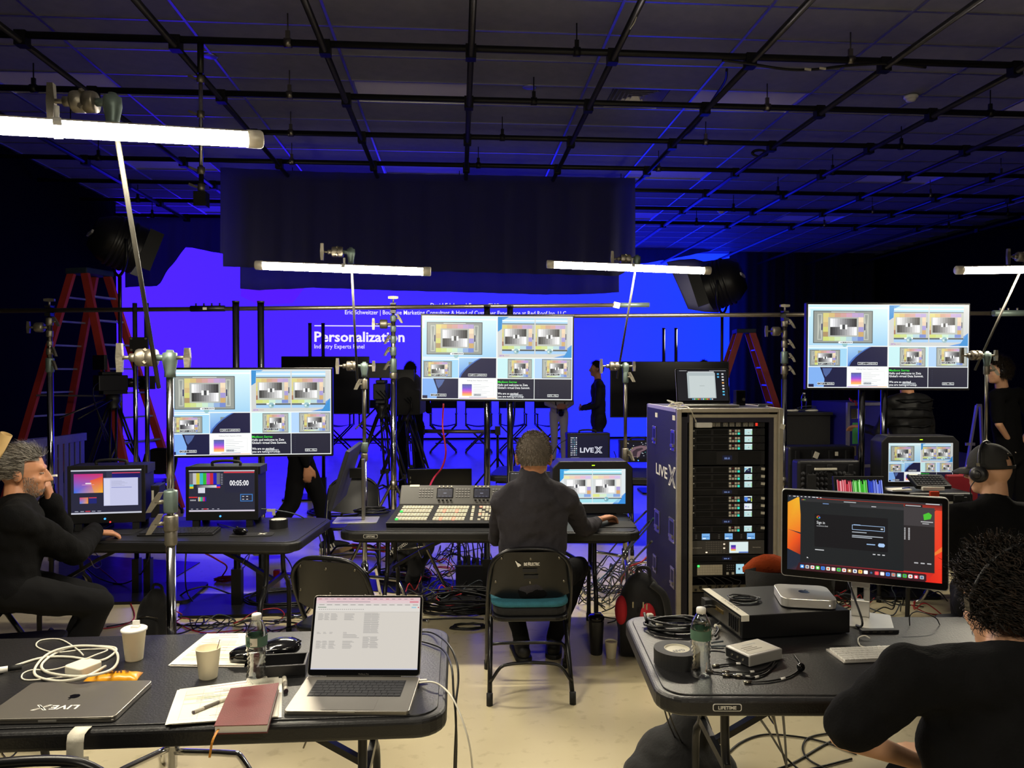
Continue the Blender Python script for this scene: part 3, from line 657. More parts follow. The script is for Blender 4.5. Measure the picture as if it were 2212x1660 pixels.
 for i,cc in enumerate(['#3a3a86','#3838a8','#4a2fb4','#6a2cc4','#8e2cc4','#c43cb4','#e05a7a','#ec8a50','#f0a848']):c6.rect(0.09,0.28+i*0.065,0.35,0.28+(i+1)*0.065-0.006,cc,3)
 for i in range(7):c6.rect(0.38,0.29+i*0.085,0.6+0.3*((i*37)%10)/10,0.305+i*0.085,'#a9adb0',3)
 tagbox(c6,0.5,0.83,'SLIDES',0.2,0.12,'#c8ccd0','#7a7f88');c6.rect(0.28,0.92,0.76,0.94,'#4a4f8a',3);c6.rect(0,0.97,1,1.0,[C('#9a6ad0'),C('#f0b050'),C('#f0b050'),C('#9a6ad0')],3)
 c7=S.sub(0.503,0.752,0.746,0.99);c7.rect(0,0,1,1,'#12142c',1)
 c7.text(0.01,0.2,0.15,'Madison Serras','#38e038',3,bold=0.012,fit=0.52)
 for i,(tx,f)in enumerate((('Hello and welcome to Zeta',0.82),("Global's virtual Data Summit.",0.88),('',0),('We are so excited',0.56),('you are tuning in today.',0.72))):c7.text(0.01,0.35+i*0.145,0.15,tx,'#f2f4f4',3,bold=0.012,fit=f or None)
 tagbox(c7,0.52,0.86,'PROMPTER',0.34,0.13,'#c8ccd0','#4a4f58')
 c8=S.sub(0.75,0.752,0.995,0.99);c8.rect(0,0,1,1,'#10122a',1);tagbox(c8,0.5,0.84,'GFX - FILL',0.3)
 for i in range(8):c8.rect(0.09,0.15+i*0.1,0.1,0.165+i*0.1,'#5a5f78',3)
def flip(S):
 pass
# ------------------------------------------------------------------ monitors on twin poles
BEZ=M('tv_bezel_black','#101013',0.3)
def twin_stand(t,w,ztop,zlow=0.0,base=True,sep=0.17,r=0.024,y=0.09,z0=0.28):
 for s in(-1,1):
  pl=MB().cyl((s*sep/2,y,z0),(s*sep/2,y,ztop),r,n=16).build('pole',CHRD,t)
  MB().cyl((s*sep/2,y,ztop),(s*sep/2,y,ztop+0.012),r*1.08,n=16).build('pole_cap',BLK,pl)
  MB().bb(s*sep/2-0.035,s*sep/2+0.035,y-0.035,y+0.035,0.02,z0).build('pole_foot',BLKM,t)
 MB().prism(rrect(0.9,0.55,0.06,cx=0,cy=y+0.02),0.0,0.022).build('base_plate',BLKM,t)
CHRD=M('dark_chrome','#8d8f96',0.14,1.0,noise=0.06)
def monitor(label,px0,py0,px1,py1,Y,rz,ztop_px,pole_px,roll=0.0,lit=True,group='monitors on twin poles'):
 a=at(px0,py0,Y);b=at(px1,py1,Y);w=abs(b.x-a.x)/math.cos(rz);h=a.z-b.z;c=(a+b)/2
 t=thing('monitor_on_stand',label,'monitor',(c.x,c.y,0),rz,group);cz=c.z
 X=MX((0,0,cz),0,roll,0)
 m=MB();m.X=X;m.bb(-w/2,w/2,0.0,0.05,-h/2,h/2);m.bb(-w*0.3,w*0.3,0.05,0.075,-h*0.35,h*0.3);body=m.build('screen_housing',BEZ,t,bev=0.006)
 S=Scr(w-0.024,h-0.03)
 if lit:multiview(S);S.build('screen_picture',body,X,es=1.2)
 else:
  m=MB();m.X=X;m.bb(-w/2+0.012,w/2-0.012,-0.002,0.001,-h/2+0.016,h/2-0.012);m.build('dark_panel',BLKG,body)
 dx=(at(pole_px,800,Y+0.1).x-c.x)
 g=thing('twin_pole_frame',None,None,(dx,0,0));g.parent=t
 for s in(-1,1):
  x=dx+s*0.0875;zt=at(1106,ztop_px,Y+0.1).z;r=0.024
  pl=MB().cyl((x,0.1,0.28),(x,0.1,zt),r,n=16).build('pole',CHRD,t)
  MB().cyl((x,0.1,zt),(x,0.1,zt+0.012),r*1.08,n=16).build('pole_cap',BLK,pl)
  MB().bb(x-0.035,x+0.035,0.065,0.135,0.022,0.28).build('pole_foot',BLKM,t)
 MB().bb(dx-0.2,dx+0.2,0.072,0.09,cz-0.14,cz+0.14).build('wall_bracket',BLKM,t)
 MB().prism(rrect(0.85,0.5,0.06,cx=dx,cy=0.1),0.0,0.022).build('base_plate',BLKM,t)
 bpy.data.objects.remove(g)
 return t
monitor('wall-size multiview monitor on twin chrome poles behind the two portable workstations',363,794,718.5,986.5,5.45,R(1.5),658,538,R(-0.1))
monitor('multiview monitor on twin chrome poles above the seated man in grey',907,678,1238,867.5,5.6,R(-4),664,1075,R(0.45))
monitor('multiview monitor on twin chrome poles above the man in the padded jacket',1746.5,653,2088.5,842.5,5.5,R(-3),700,1885,R(0.2))
monitor('switched-off black monitor on twin poles behind the left multiview monitor',607,770,798,895,10.2,R(0),702,684,lit=False)
t=monitor('switched-off black monitor on twin poles behind the equipment rack',1320,781,1572,902,10.4,R(-3),709,1446,lit=False)
b=at(305,900,5.9);t=thing('twin_pole_stand','empty twin pole monitor stand with a black mounting plate, left of the monitors','monitor stand',(b.x,b.y,0))
for px in(293,318):
 x=at(px,900,5.9).x-b.x;MB().cyl((x,0,0.28),(x,0,at(px,655,5.9).z),0.017,n=14).build('pole',CHRD,t);MB().bb(x-0.025,x+0.025,-0.03,0.03,0.022,0.28).build('pole_foot',BLKM,t)
za,zb_=at(305,729,5.9).z,at(305,760,5.9).z
MB().bb(-0.068,0.068,-0.034,-0.022,zb_,za).build('mounting_plate',BLKM,t)
for sx in(-0.055,0.052):
 for zz in(za-0.012,zb_+0.012):MB().cyl((sx,-0.04,zz),(sx,-0.033,zz),0.008,n=8).build('bolt',CAST,t)
MB().prism(rrect(0.85,0.5,0.06),0,0.022).build('base_plate',BLKM,t)
# ------------------------------------------------------------------ folding tables
BADGE=M('badge_white','#d8d6cf',0.5)
LEGM=M('table_leg_grey','#242427',0.35,0.3)
TZ=0.74
def folding_table(label,nl,nr,L=1.83,D=0.76,badge=True,anchor='r'):
 """nl / nr: two points of the near top edge (near corner first given by anchor)"""
 d=(nr-nl);d.z=0;d.normalize();rz=math.atan2(d.y,d.x);n=Vector((-d.y,d.x,0))
 c=(nr-d*L/2 if anchor=='r' else nl+d*L/2)+n*D/2
 t=thing('folding_table',label,'table',(c.x,c.y,0),rz,'black folding tables')
 MB().prism(rrect(L,D,0.09,6),TZ-0.058,TZ-0.004).build('tabletop',TTOP,t,bev=0.012,seg=3)
 MB().prism(rrect(L-0.05,D-0.05,0.07,6),TZ-0.006,TZ).build('top_panel',TTOP,t,bev=0.002)
 MB().prism(rrect(L-0.12,D-0.12,0.07,6),TZ-0.08,TZ-0.058).build('under_frame',LEGM,t)
 for sx in(-1,1):
  x=sx*(L/2-0.26)
  for sy in(-1,1):
   y=sy*(D/2-0.13)
   MB().tube(spl([(x,y*0.55,TZ-0.07),(x,y*0.62,TZ-0.3),(x,y,TZ-0.42),(x,y,0.02)],4),0.0145,10).build('leg',LEGM,t)
   MB().cyl((x,y,0),(x,y,0.05),0.018,n=10).build('foot_cap',RUB,t)
  MB().bar((x,-D/2+0.2,TZ-0.32),(x,D/2-0.2,TZ-0.32),0.02,0.03).build('crossbar',LEGM,t)
  MB().bar((x,0,TZ-0.32),(x-sx*0.2,0,TZ-0.2),0.03,0.02).bar((x-sx*0.2,0,TZ-0.2),(x-sx*0.45,0,TZ-0.08),0.035,0.02).build('fold_brace',LEGM,t)
  MB().tube(spl([(x-sx*0.17,-0.03,TZ-0.17),(x-sx*0.2,-0.035,TZ-0.24),(x-sx*0.2,0.035,TZ-0.24),(x-sx*0.17,0.03,TZ-0.17)],4,True),0.003,6,closed=True).build('lock_ring',STL,t)
 if badge:
  bx=-L/2+0.2;y=-D/2-0.0015
  X=MX((bx,y,TZ-0.028),R(90),0,0)
  m=MB();m.prism(rrect(0.085,0.022,0.006,3),0,0.001,X=X);b=m.build('badge',BADGE,t)
  m=MB();m.prism(rrect(0.08,0.018,0.005,3),0.001,0.0014,X=X);m.build('badge_field',BLK,b)
  m=MB();text_mesh(m,'LIFETIME',0.014,MX((bx,y-0.0018,TZ-0.033),R(90)),'c',bold=0.03);m.build('badge_lettering',BADGE,b)
 return t
tab_fl=folding_table('black folding table in the front left corner holding two laptops and cups',on(0,1584,TZ),on(964,1552,TZ),badge=False)
tab_fr=folding_table('black folding table at front right holding the large desktop monitor',on(1424,1508,TZ),on(2212,1510,TZ),anchor='l')
tab_mid=folding_table('black folding table under the video switcher panel',on(713,1149,TZ),on(1386,1151,TZ),anchor='r')
tab_l=folding_table('black folding table with the two portable workstations',on(150,1170,TZ),on(641,1174,TZ),badge=False)
tab_b=folding_table('black folding table behind the small production monitor holding water bottles',on(1190,1030,TZ),on(1430,1034,TZ),L=1.6,badge=False)
tab_r=folding_table('black folding table in front of the man in the black cap',on(1890,1120,TZ),on(2300,1128,TZ),L=1.83,anchor='l',badge=False)
# ------------------------------------------------------------------ folding chairs
CHB=M('folding_chair_black','#18181b',0.32,0.2,noise=0.15)
def folding_chair(label,x,y,rz,group='black folding chairs'):
 t=thing('folding_chair',label,'chair',(x,y,0),rz,group);r=0.0125;w=0.225
 top=[(-w,0.235,0.02),(-w+0.003,0.0,0.4),(-w+0.012,-0.125,0.62)]
 arch=[(-w+0.03,-0.155,0.71),(-w+0.09,-0.168,0.765),(-0.06,-0.172,0.782)]
 side=top+arch;pts=side+[(-p[0],p[1],p[2])for p in reversed(side)]
 MB().tube(spl(pts,4),r,10).build('back_tube',CHB,t)
 for s in(-1,1):
  MB().tube([(s*(w-0.022),0.13,0.43),(s*(w-0.012),-0.24,0.03)],r,10).build('leg',CHB,t)
  MB().cyl((s*(w-0.012),-0.243,0),(s*(w-0.012),-0.235,0.06),0.017,n=10).build('foot_cap',RUB,t)
  MB().cyl((s*w,0.235,0),(s*w,0.228,0.05),0.017,n=10).build('foot_cap',RUB,t)
  MB().cyl((s*(w+0.006),0.01,0.385),(s*(w-0.03),0.01,0.385),0.009,n=8).build('pivot',STL,t)
 k=[]
 for j in range(9):a=-1+j/4;k.append((a*(w-0.015),-0.2+0.03*(1-abs(a)),0.1+0.09*(1-abs(a)**6)))
 MB().tube(spl(k,3),0.009,8).build('rear_stretcher',CHB,t)
 k=[(a,0.175-b,z_)for a,b,z_ in((-w,0,0.1),(-w+0.02,0.03,0.16),(-w+0.07,0.05,0.185),(w-0.07,0.05,0.185),(w-0.02,0.03,0.16),(w,0,0.1))]
 MB().tube(spl(k,3),0.009,8).build('front_stretcher',CHB,t)
 nx,nz=16,8;vs=[];fs=[]
 for off in(0,0.006):
  for i in range(nx+1):
   a=-1+2*i/nx
   for j in range(nz+1):
    b=j/nz;ztop=0.772-0.05*abs(a)**5;zbot=0.53+0.05*(a*a-1)*0.9;zz=zbot+(ztop-zbot)*b
    vs.append((a*(w-0.004-0.015*b),-0.06-0.32*(zz-0.42)-0.035*(1-a*a)+0.01+off,zz))
 K=(nx+1)*(nz+1)
 for o_ in(0,K):fs+=[tuple(o_+q for q in(i*(nz+1)+j,(i+1)*(nz+1)+j,(i+1)*(nz+1)+j+1,i*(nz+1)+j+1)[::1 if o_==0 else-1])for i in range(nx)for j in range(nz)]
 m=MB();m._a(vs,fs,0,True)
 for j in(0,nz):m._a([vs[i*(nz+1)+j]for i in range(nx+1)]+[vs[K+i*(nz+1)+j]for i in range(nx+1)],[(i,i+1,nx+2+i,nx+1+i)for i in range(nx)])
 bp=m.build('backrest',CHB,t)
 for sx,zz in((-0.15,0.735),(0.0,0.735),(0.15,0.735),(-0.18,0.6),(0.0,0.6),(0.18,0.6)):
  yy=-0.06-0.32*(zz-0.42)-0.035*(1-(sx/w)**2)+0.01;MB().ell((sx,yy-0.001,zz),(0.007,0.003,0.007),8,6).build('rivet',STL,bp)
 MB().prism(rrect(0.4,0.4,0.07,5),0.405,0.43).build('seat',CHB,t,(0,0.02,0),bev=0.008,seg=3)
 return t
p=on(1147,1523,0);ch=folding_chair('black folding chair under the seated man in the grey jacket',p.x+0.01,p.y+0.24,R(-2))
cz=0.43
t=thing('seat_cushion','teal and black seat cushion on the chair of the man in grey','cushion',ch.location,R(-2))
MB().prism(rrect(0.385,0.38,0.08,5),cz,cz+0.045).build('cushion_base',FABB,t,(0,0.02,0),bev=0.015,seg=3)
MB().prism(rrect(0.41,0.39,0.09,5),cz+0.045,cz+0.075).build('teal_cover',M('teal_cloth','#2b6a7c',0.9,noise=0.25,bump=0.3),t,(0,0.02,0),bev=0.014,seg=3)
bp=[c for c in kids(ch)if c.name.startswith('backrest')][0]
m=MB();yb=-0.06-0.32*(0.7-0.42)-0.035+0.004
tl=math.atan(0.32)
text_mesh(m,'BE',0.022,MX((-0.035,yb-0.004,0.7),R(90)-tl*0,0,0),bold=0.03,fit=0.018);text_mesh(m,'ELECTRIC',0.022,MX((-0.006,yb-0.004,0.7),R(90)),bold=0.03,fit=0.052)
m._a([(-0.012,yb-0.004,0.718),(-0.006,yb-0.004,0.718),(-0.009,yb-0.004,0.709),(-0.005,yb-0.004,0.709),(-0.014,yb-0.003,0.695),(-0.011,yb-0.004,0.705),(-0.015,yb-0.004,0.705)],[(0,1,2,3,4,5,6)])
m.build('lettering',PAP,bp)
m=MB();m._a([(-0.083,yb+0.006,0.728),(-0.07,yb-0.0,0.716),(-0.052,yb-0.002,0.706),(-0.05,yb-0.002,0.7),(-0.066,yb-0.002,0.692),(-0.073,yb,0.708)],[(0,1,2,3,4,5)]);m.build('torn_sticker',PAP,bp)
for zz,x0 in((0.672,-0.04),(0.635,-0.034)):MB().bb(x0,x0+0.075,yb+0.001+(0.7-zz)*0.3-0.002,yb+0.003+(0.7-zz)*0.3,zz-0.009,zz+0.009).build('tape_patch',GAFF,bp)
p=on(732,1222,0.75);folding_chair('empty black folding chair behind the open laptop',p.x,p.y+0.17,R(-152+180+-48))
p=on(45,1640,0.78);folding_chair('black folding chair cut by the bottom left corner',p.x,p.y+0.15,R(4))
p=on(338,972,0.78);folding_chair('dark folding chair behind the left portable workstation',p.x,p.y-0.1,R(168))
p=on(765,1036,0.78);folding_chair('dark folding chair behind the tilted desktop monitor',p.x,p.y-0.1,R(185))
# ------------------------------------------------------------------ director's chairs on the stage
CANV=M('dark_canvas','#1c1d2c',0.9,noise=0.2)
DWOOD=M('black_stained_wood','#12131c',0.45)
def director_chair(label,x,y,rz):
 t=thing('director_chair',label,'chair',(x,y,0),rz,'director chairs on the stage');w=0.27;d=0.2
 for s in(-1,1):
  MB().bar((s*w,d,0.6),(s*w,d,1.12),0.03,0.025).build('back_post',DWOOD,t)
  MB().bar((s*w,-d,0.82),(s*w,d,0.82),0.05,0.02).build('armrest',DWOOD,t)
  MB().bar((s*w,-d,0.58),(s*w,-d,0.82),0.03,0.025).build('arm_post',DWOOD,t)
  MB().bar((s*w,-d-0.02,0.585),(s*w,d+0.02,0.585),0.035,0.03).build('side_rail',DWOOD,t)
  MB().bar((s*w,-d-0.02,0.02),(s*w,d+0.02,0.02),0.035,0.035).build('floor_rail',DWOOD,t)
  for sy in(-1,1):MB().bar((s*w,sy*(d-0.03+s*0.015),0.58),(-s*w,sy*(d-0.03+s*0.015),0.03),0.03,0.025,up=(0,1,0)).build('cross_leg',DWOOD,t)
 MB().bar((-w*0.62,-d+0.02,0.21),(w*0.62,-d+0.02,0.21),0.03,0.02).build('footrest',DWOOD,t)
 k=10;vs=[(-w+2*w*i/k,y_,0.6-0.05*math.sin(math.pi*i/k)+o_)for o_ in(0,0.006)for y_ in(-d,d)for i in range(k+1)];K=k+1
 m=MB();m._a(vs,[(i,i+1,K+i+1,K+i)for i in range(k)]+[(2*K+i,3*K+i,3*K+i+1,2*K+i+1)for i in range(k)]+[(i,2*K+i,2*K+i+1,i+1)for i in range(k)]+[(K+i,K+i+1,3*K+i+1,3*K+i)for i in range(k)]);m.build('seat_sling',CANV,t)
 MB().bb(-w-0.015,w+0.015,d-0.018,d+0.018,0.93,1.11).build('back_sling',CANV,t)
 return t
for i,px in enumerate((732,807,882,958,1034,1108,1186)):
 p=on(px,978,0);director_chair('%s black director chair from the left on the stage'%ORD[i],p.x,p.y+0.05,R((i*37)%9-4))
# ------------------------------------------------------------------ front left table: laptops, cups, papers
def onT(px,py,dz=0.0):return on(px,py,TZ+dz)
def frame_of(fl,fr):
 d=fr-fl;return math.atan2(d.y,d.x)
KEYM=M('black_keycap','#1e1e22',0.5);KEYW=M('white_keycap','#e6e4de',0.5)
def keyboard_keys(t,x0,x1,y0,y1,z,rows,mat,gap=0.0025,h=0.003,name='key'):
 """rows: list of lists of key widths (units); row 0 at far side"""
 n=len(rows);dy=(y1-y0)/n;cache={}
 for j,row in enumerate(rows):
  tot=sum(row);x=x0
  for w in row:
   wx=(x1-x0)*w/tot;key=(round(wx,4),round(dy,4))
   if key not in cache:o=MB().bb(-wx/2+gap/2,wx/2-gap/2,-dy/2+gap/2,dy/2-gap/2,0,h).build(name,mat,t,(x+wx/2,y1-(j+0.5)*dy,z));cache[key]=o.data
   else:mkobj(name,cache[key],t,(x+wx/2,y1-(j+0.5)*dy,z))
   x+=wx
LAPROWS=[[1.4]+[1]*12+[1],[1]*13+[1.5],[1.5]+[1]*12+[1],[1.8]+[1]*11+[1.8],[2.3]+[1]*10+[2.3],[1,1,1,1.25,5.2,1.25,1,1,1,1]]
def sheet(S):
 S.rect(0,0,1,1,'#d3cdc4',0);S.rect(0,0,1,0.045,'#dcbcc0',1);S.rect(0,0.045,1,0.085,'#dfc8ca',1);S.rect(0,0.085,1,0.12,'#d8d2cc',1);S.rect(0,0.12,1,0.2,'#dcd7d0',1)
 rnd=random.Random(3)
 for i in range(16):S.rect(0.02+i*0.059,0.018,0.05+i*0.059,0.026,rnd.choice(['#b06a70','#8a7a86','#9a8a94']),2)
 S.rect(0.1,0.058,0.52,0.066,'#9a8a90',2);S.rect(0.9,0.05,0.985,0.075,'#d88a96',2)
 for i in range(13):S.rect(0.03+i*0.075,0.1,0.03+i*0.075+0.05,0.108,'#8f8a88',2)
 for i in range(22):S.rect(0.03+i*0.02,0.165,0.042+i*0.02,0.173,'#9a9692',2)
 S.rect(0.02,0.135,0.1,0.145,'#7a8a7a',2);S.rect(0.92,0.13,0.965,0.15,'#9cc4d4',2);S.disc(0.985,0.14,0.006,'#c03a4a',2)
 S.rect(0,0.205,1,0.207,'#a8a4a0',2)
 def block(u,v0,v1,w,st=0.014):
  v=v0
  while v<v1:S.rect(u,v,u+w*(0.6+0.4*rnd.random()),v+0.006,'#a39f9b',2);v+=st
 for u,w in((0.03,0.06),(0.09,0.05),(0.15,0.07),(0.28,0.11)):block(u,0.23,0.32,w);block(u,0.61,0.71,w)
 for u in(0.03,0.09,0.15,0.28):block(u,0.49,0.51,0.04)
 block(0.28,0.52,0.57,0.16)
 for u in(0.47,0.54):block(u,0.22,0.5,0.055,0.0125);block(u+0.03,0.22,0.5,0.05,0.0125);block(u,0.55,0.7,0.08,0.0125)
 S.rect(0,0.985,1,1,'#bfc3dc',1)
def laptop(label,loc,rz,w,d,tilt,picture,mat=ALU,lidh=None,keys=True,brand=None):
 t=thing('laptop',label,'laptop',loc,rz,'laptops');lidh=lidh or d
 base=MB().prism(rrect(w,d,0.012,4),0,0.012).build('base',mat,t,(0,d/2,0),bev=0.002)
 if keys:
  kx,ky0,ky1=w*0.385,d*0.40,d*0.86
  MB().bb(-kx-0.002,kx+0.002,ky0-0.002,ky1+0.002,0.0116,0.0123).build('keyboard_well',BLK,t)
  keyboard_keys(t,-kx,kx,ky0,ky1,0.0123,LAPROWS,KEYM,0.0022,0.0012)
  MB().prism(rrect(w*0.43,d*0.33,0.006,3),0.0118,0.0124).build('trackpad',mat,t,(0,d*0.2,0))
  MB().bb(-0.024,0.024,-0.001,0.004,0.008,0.0123).build('finger_notch',ALUS,t)
 MB().cyl((-w*0.33,d,0.012),(w*0.33,d,0.012),0.006,n=10).build('hinge',BLK,t)
 X=MX((0,d,0.012),-tilt,0,0)
 m=MB();m.prism(rrect(w,lidh,0.012,4,0,lidh/2),0,0.006,X=X@MX((0,0,0),R(90)));lid=m.build('lid',mat,t,bev=0.0015)
 m=MB();m.prism(rrect(w-0.004,lidh-0.004,0.011,4,0,lidh/2),0.006,0.0066,X=X@MX((0,0,0),R(90)));m.build('bezel',BLKG,lid)
 S=Scr(w-0.018,lidh-0.026);picture(S);S.build('screen_picture',lid,X@MX((0,-0.0066,lidh/2+0.006)))
 if brand:m=MB();text_mesh(m,brand,0.006,X@MX((0,-0.0072,0.004),R(90)),'c');m.build('lettering',ALU,lid)
 return t
fl,fr=onT(609,1546),onT(886,1547);c=(fl+fr)/2
laptop('open grey laptop showing a spreadsheet on the front left table',(c.x,c.y,TZ),frame_of(fl,fr),0.352,0.243,R(21),sheet,brand='MacBook Pro')
fr=onT(247,1562);bl=onT(325,1475);d=bl-fr;rz=math.atan2(d.y,d.x)-R(90);rz=frame_of(onT(60,1480),onT(325,1475))
c=fr+Vector((-math.cos(rz),-math.sin(rz),0))*0.179
t=thing('laptop','closed grey laptop with white lettering sticker in the bottom left corner','laptop',(c.x,c.y,TZ),rz,'laptops');w,d=0.358,0.246
MB().prism(rrect(w,d,0.014,4,0,d/2),0.001,0.009).build('base',ALU,t,bev=0.002)
lid=MB().prism(rrect(w,d,0.014,4,0,d/2),0.0095,0.0165).build('lid',ALU,t,bev=0.002)
MB().bb(-0.024,0.024,-0.001,0.003,0.006,0.0105).build('finger_notch',ALUS,t)
zt=0.0168
def apple_poly(s=1.0):
 P=[]
 for i in range(28):
  a=2*math.pi*i/28;x,y=math.cos(a)*0.5,math.sin(a)*0.5
  y=y-0.07*math.exp(-((x/0.16)**2))*(1 if y>0 else-1);x*=1.0-0.12*(y<0)*abs(y)*2
  if x>0.3 and-0.05<y<0.33:x=0.47-0.16*math.sqrt(max(0,1-((y-0.13)/0.2)**2))
  P.append((x*s,y*s))
 return P
def leaf_poly(s):return[(0.02*s,0.5*s),(0.05*s,0.63*s),(0.2*s,0.76*s),(0.2*s,0.64*s),(0.13*s,0.54*s)]
m=MB();X=MX((0,d*0.56,zt-0.0003),0,0,R(180));m.prism(apple_poly(0.032),0,0.0005,X=X);m.prism(leaf_poly(0.032),0,0.0005,X=X);m.build('emblem',BLKG,lid)
m=MB();X=MX((0.048,d*0.27+0.012,zt),0,0,R(180));text_mesh(m,'LIVE',0.036,X,bold=0.02,fit=0.075)
def big_x(m,X,s,mi=0,inner=None):
 """outlined X mark: two crossing slanted bars"""
 for a,b in(((-0.5,-0.5),(0.5,0.5)),((-0.5,0.5),(0.5,-0.5))):
  k=0.16;m._a([X@Vector((s*(a[0]-k),s*a[1],0)),X@Vector((s*(a[0]+k),s*a[1],0)),X@Vector((s*(b[0]+k),s*b[1],0)),X@Vector((s*(b[0]-k),s*b[1],0))],[(0,1,2,3)],mi)
  if inner is not None:
   k=0.06;o=Vector((0,0,0.0003));m._a([X@(Vector((s*(a[0]*0.82-k),s*a[1]*0.82,0))+o),X@(Vector((s*(a[0]*0.82+k),s*a[1]*0.82,0))+o),X@(Vector((s*(b[0]*0.82+k),s*b[1]*0.82,0))+o),X@(Vector((s*(b[0]*0.82-k),s*b[1]*0.82,0))+o)],[(0,1,2,3)],inner)
big_x(m,MX((-0.052,d*0.27,zt),0,0,R(180)),0.034,0,1)
m.build('lettering',[PAP,BLK],lid)
CUPM=M('paper_cup','#e6dcc0',0.7,noise=0.03)
def cup(label,p,r0=0.027,r1=0.037,h=0.098,lid=False,stir=False):
 t=thing('paper_cup',label,'paper cup',p,0,'paper cups')
 MB().lathe([(0,0.002),(r0,0.0),(r0+0.0005,0.003),(r1,h-0.003),(r1+0.002,h),(r1+0.0005,h+0.0015),(r1-0.001,h-0.001),(r0-0.001,0.006),(0,0.006)],n=28).build('cup_wall',CUPM,t)
 if lid:
  L=MB().lathe([(r1-0.001,h-0.002),(r1+0.004,h),(r1+0.004,h+0.006),(r1-0.001,h+0.009),(r1-0.004,h+0.006),(0,h+0.007)],n=28).build('lid',WHT,t)
  MB().bb(-0.01,0.012,0.012,0.018,h+0.007,h+0.028).bb(-0.012,0.014,0.0,0.018,h+0.007,h+0.012).build('sip_tab',WHT,L)
 if stir:MB().bar((0.008,0,0.02),(0.034,0.006,h+0.022),0.004,0.002).build('stirrer',M('red_brown_stirrer','#4a1c20',0.5),t)
 return t
cup('white lidded coffee cup behind the white charger cable',onT(290,1425),lid=True)
cup('open cream paper cup with a stirrer beside the water bottle',onT(450,1464),stir=True,h=0.094)
def pet(ior,n):
 n='clear_pet'
 if n in _mats:return _mats[n]
 m=bpy.data.materials.new(n);m.use_nodes=True;nt=m.node_tree;nd=nt.nodes;nd.remove(nd['Principled BSDF'])
 a=nd.new('ShaderNodeBsdfTransparent');a.inputs[0].default_value=(0.84,0.87,0.86,1);g=nd.new('ShaderNodeBsdfGlossy');g.inputs['Roughness'].default_value=0.05;g.inputs[0].default_value=(1,1,1,1)
 lw=nd.new('ShaderNodeLayerWeight');lw.inputs[0].default_value=0.6;mx=nd.new('ShaderNodeMixShader');nt.links.new(lw.outputs['Facing'],mx.inputs[0]);nt.links.new(a.outputs[0],mx.inputs[1]);nt.links.new(g.outputs[0],mx.inputs[2]);nt.links.new(mx.outputs[0],nd['Material Output'].inputs[0])
 _mats[n]=m;return m
BLAB=M('green_bottle_label','#4a6a58',0.5,noise=0.1)
def bottle(label,p,rz,ior,s=1.0,mark='Po'):
 t=thing('water_bottle',label,'water bottle',p,rz,'clear water bottles');q=s
 prof=[(0,0.006),(0.02,0.002),(0.026,0),(0.031,0.006),(0.032,0.02)]
 for i in range(7):z_=0.026+i*0.013;prof+=[(0.0325-0.004*math.sin(i/6*math.pi),z_),(0.0288-0.004*math.sin(i/6*math.pi),z_+0.0065)]
 prof+=[(0.0318,0.118),(0.0318,0.15),(0.031,0.158),(0.026,0.176),(0.016,0.193),(0.0128,0.197),(0.0128,0.203),(0.0,0.203)]
 MB().lathe([(a*q,b*q)for a,b in prof],n=28).build('bottle_body',pet(ior,'clear_pet_%g'%ior),t)
 MB().lathe([(0,0.214*q),(0.0135*q,0.214*q),(0.0148*q,0.211*q),(0.0148*q,0.198*q),(0,0.198*q)],n=20).build('cap',WHT,t)
 L=MB().lathe([(0.0324*q,0.119*q),(0.0324*q,0.149*q)],n=28).build('label_band',BLAB,t)
 m=MB()
 for i in range(5):
  a0,a1=R(-78-34+i*8),R(-78-34+(i+1)*8)
  m._a([(0.0327*q*math.cos(a),0.0327*q*math.sin(a),z_*q)for a,z_ in((a0,0.122),(a1,0.122),(a1,0.147),(a0,0.147))],[(0,1,2,3)])
 m.build('label_panel',TAPE,L)
 X=MX((-0.012*q,-0.0335*q,0.128*q),R(90),0,R(-18));m=MB();text_mesh(m,'Po',0.016*q,X,'c',bold=0.02);m.build('label_lettering',M('dark_green_ink','#16301f',0.6),L)
 return t
bottle('half-empty clear water bottle standing on the front left table',onT(555,1475),0,1.09,1.0)
def sheet_print(S,seed=1):
 rnd=random.Random(seed);S.rect(0,0,1,1,'#ece6d6',0);S.frame(0.08,0.1,0.95,0.92,0.003,'#a8a294',1)
 for i in range(18):
  v=0.13+i*0.042;S.rect(0.08,v,0.95,v+0.003,'#bdb7a8',1)
  if rnd.random()<0.3:S.rect(0.082,v+0.003,0.948,v+0.038,rnd.choice(['#e4c4b8','#e6e0b4','#dcd6c4','#c9d4b8']),1)
 for u in(0.25,0.42,0.62,0.8):S.rect(u,0.1,u+0.003,0.92,'#a8a294',2)
 for i in range(26):S.rect(rnd.choice((0.1,0.27,0.44,0.64)),0.14+(i%18)*0.042,rnd.choice((0.2,0.36,0.55,0.74)),0.15+(i%18)*0.042,'#8f8a80',3)
 S.rect(0.3,0.05,0.7,0.065,'#9a6a66',1)
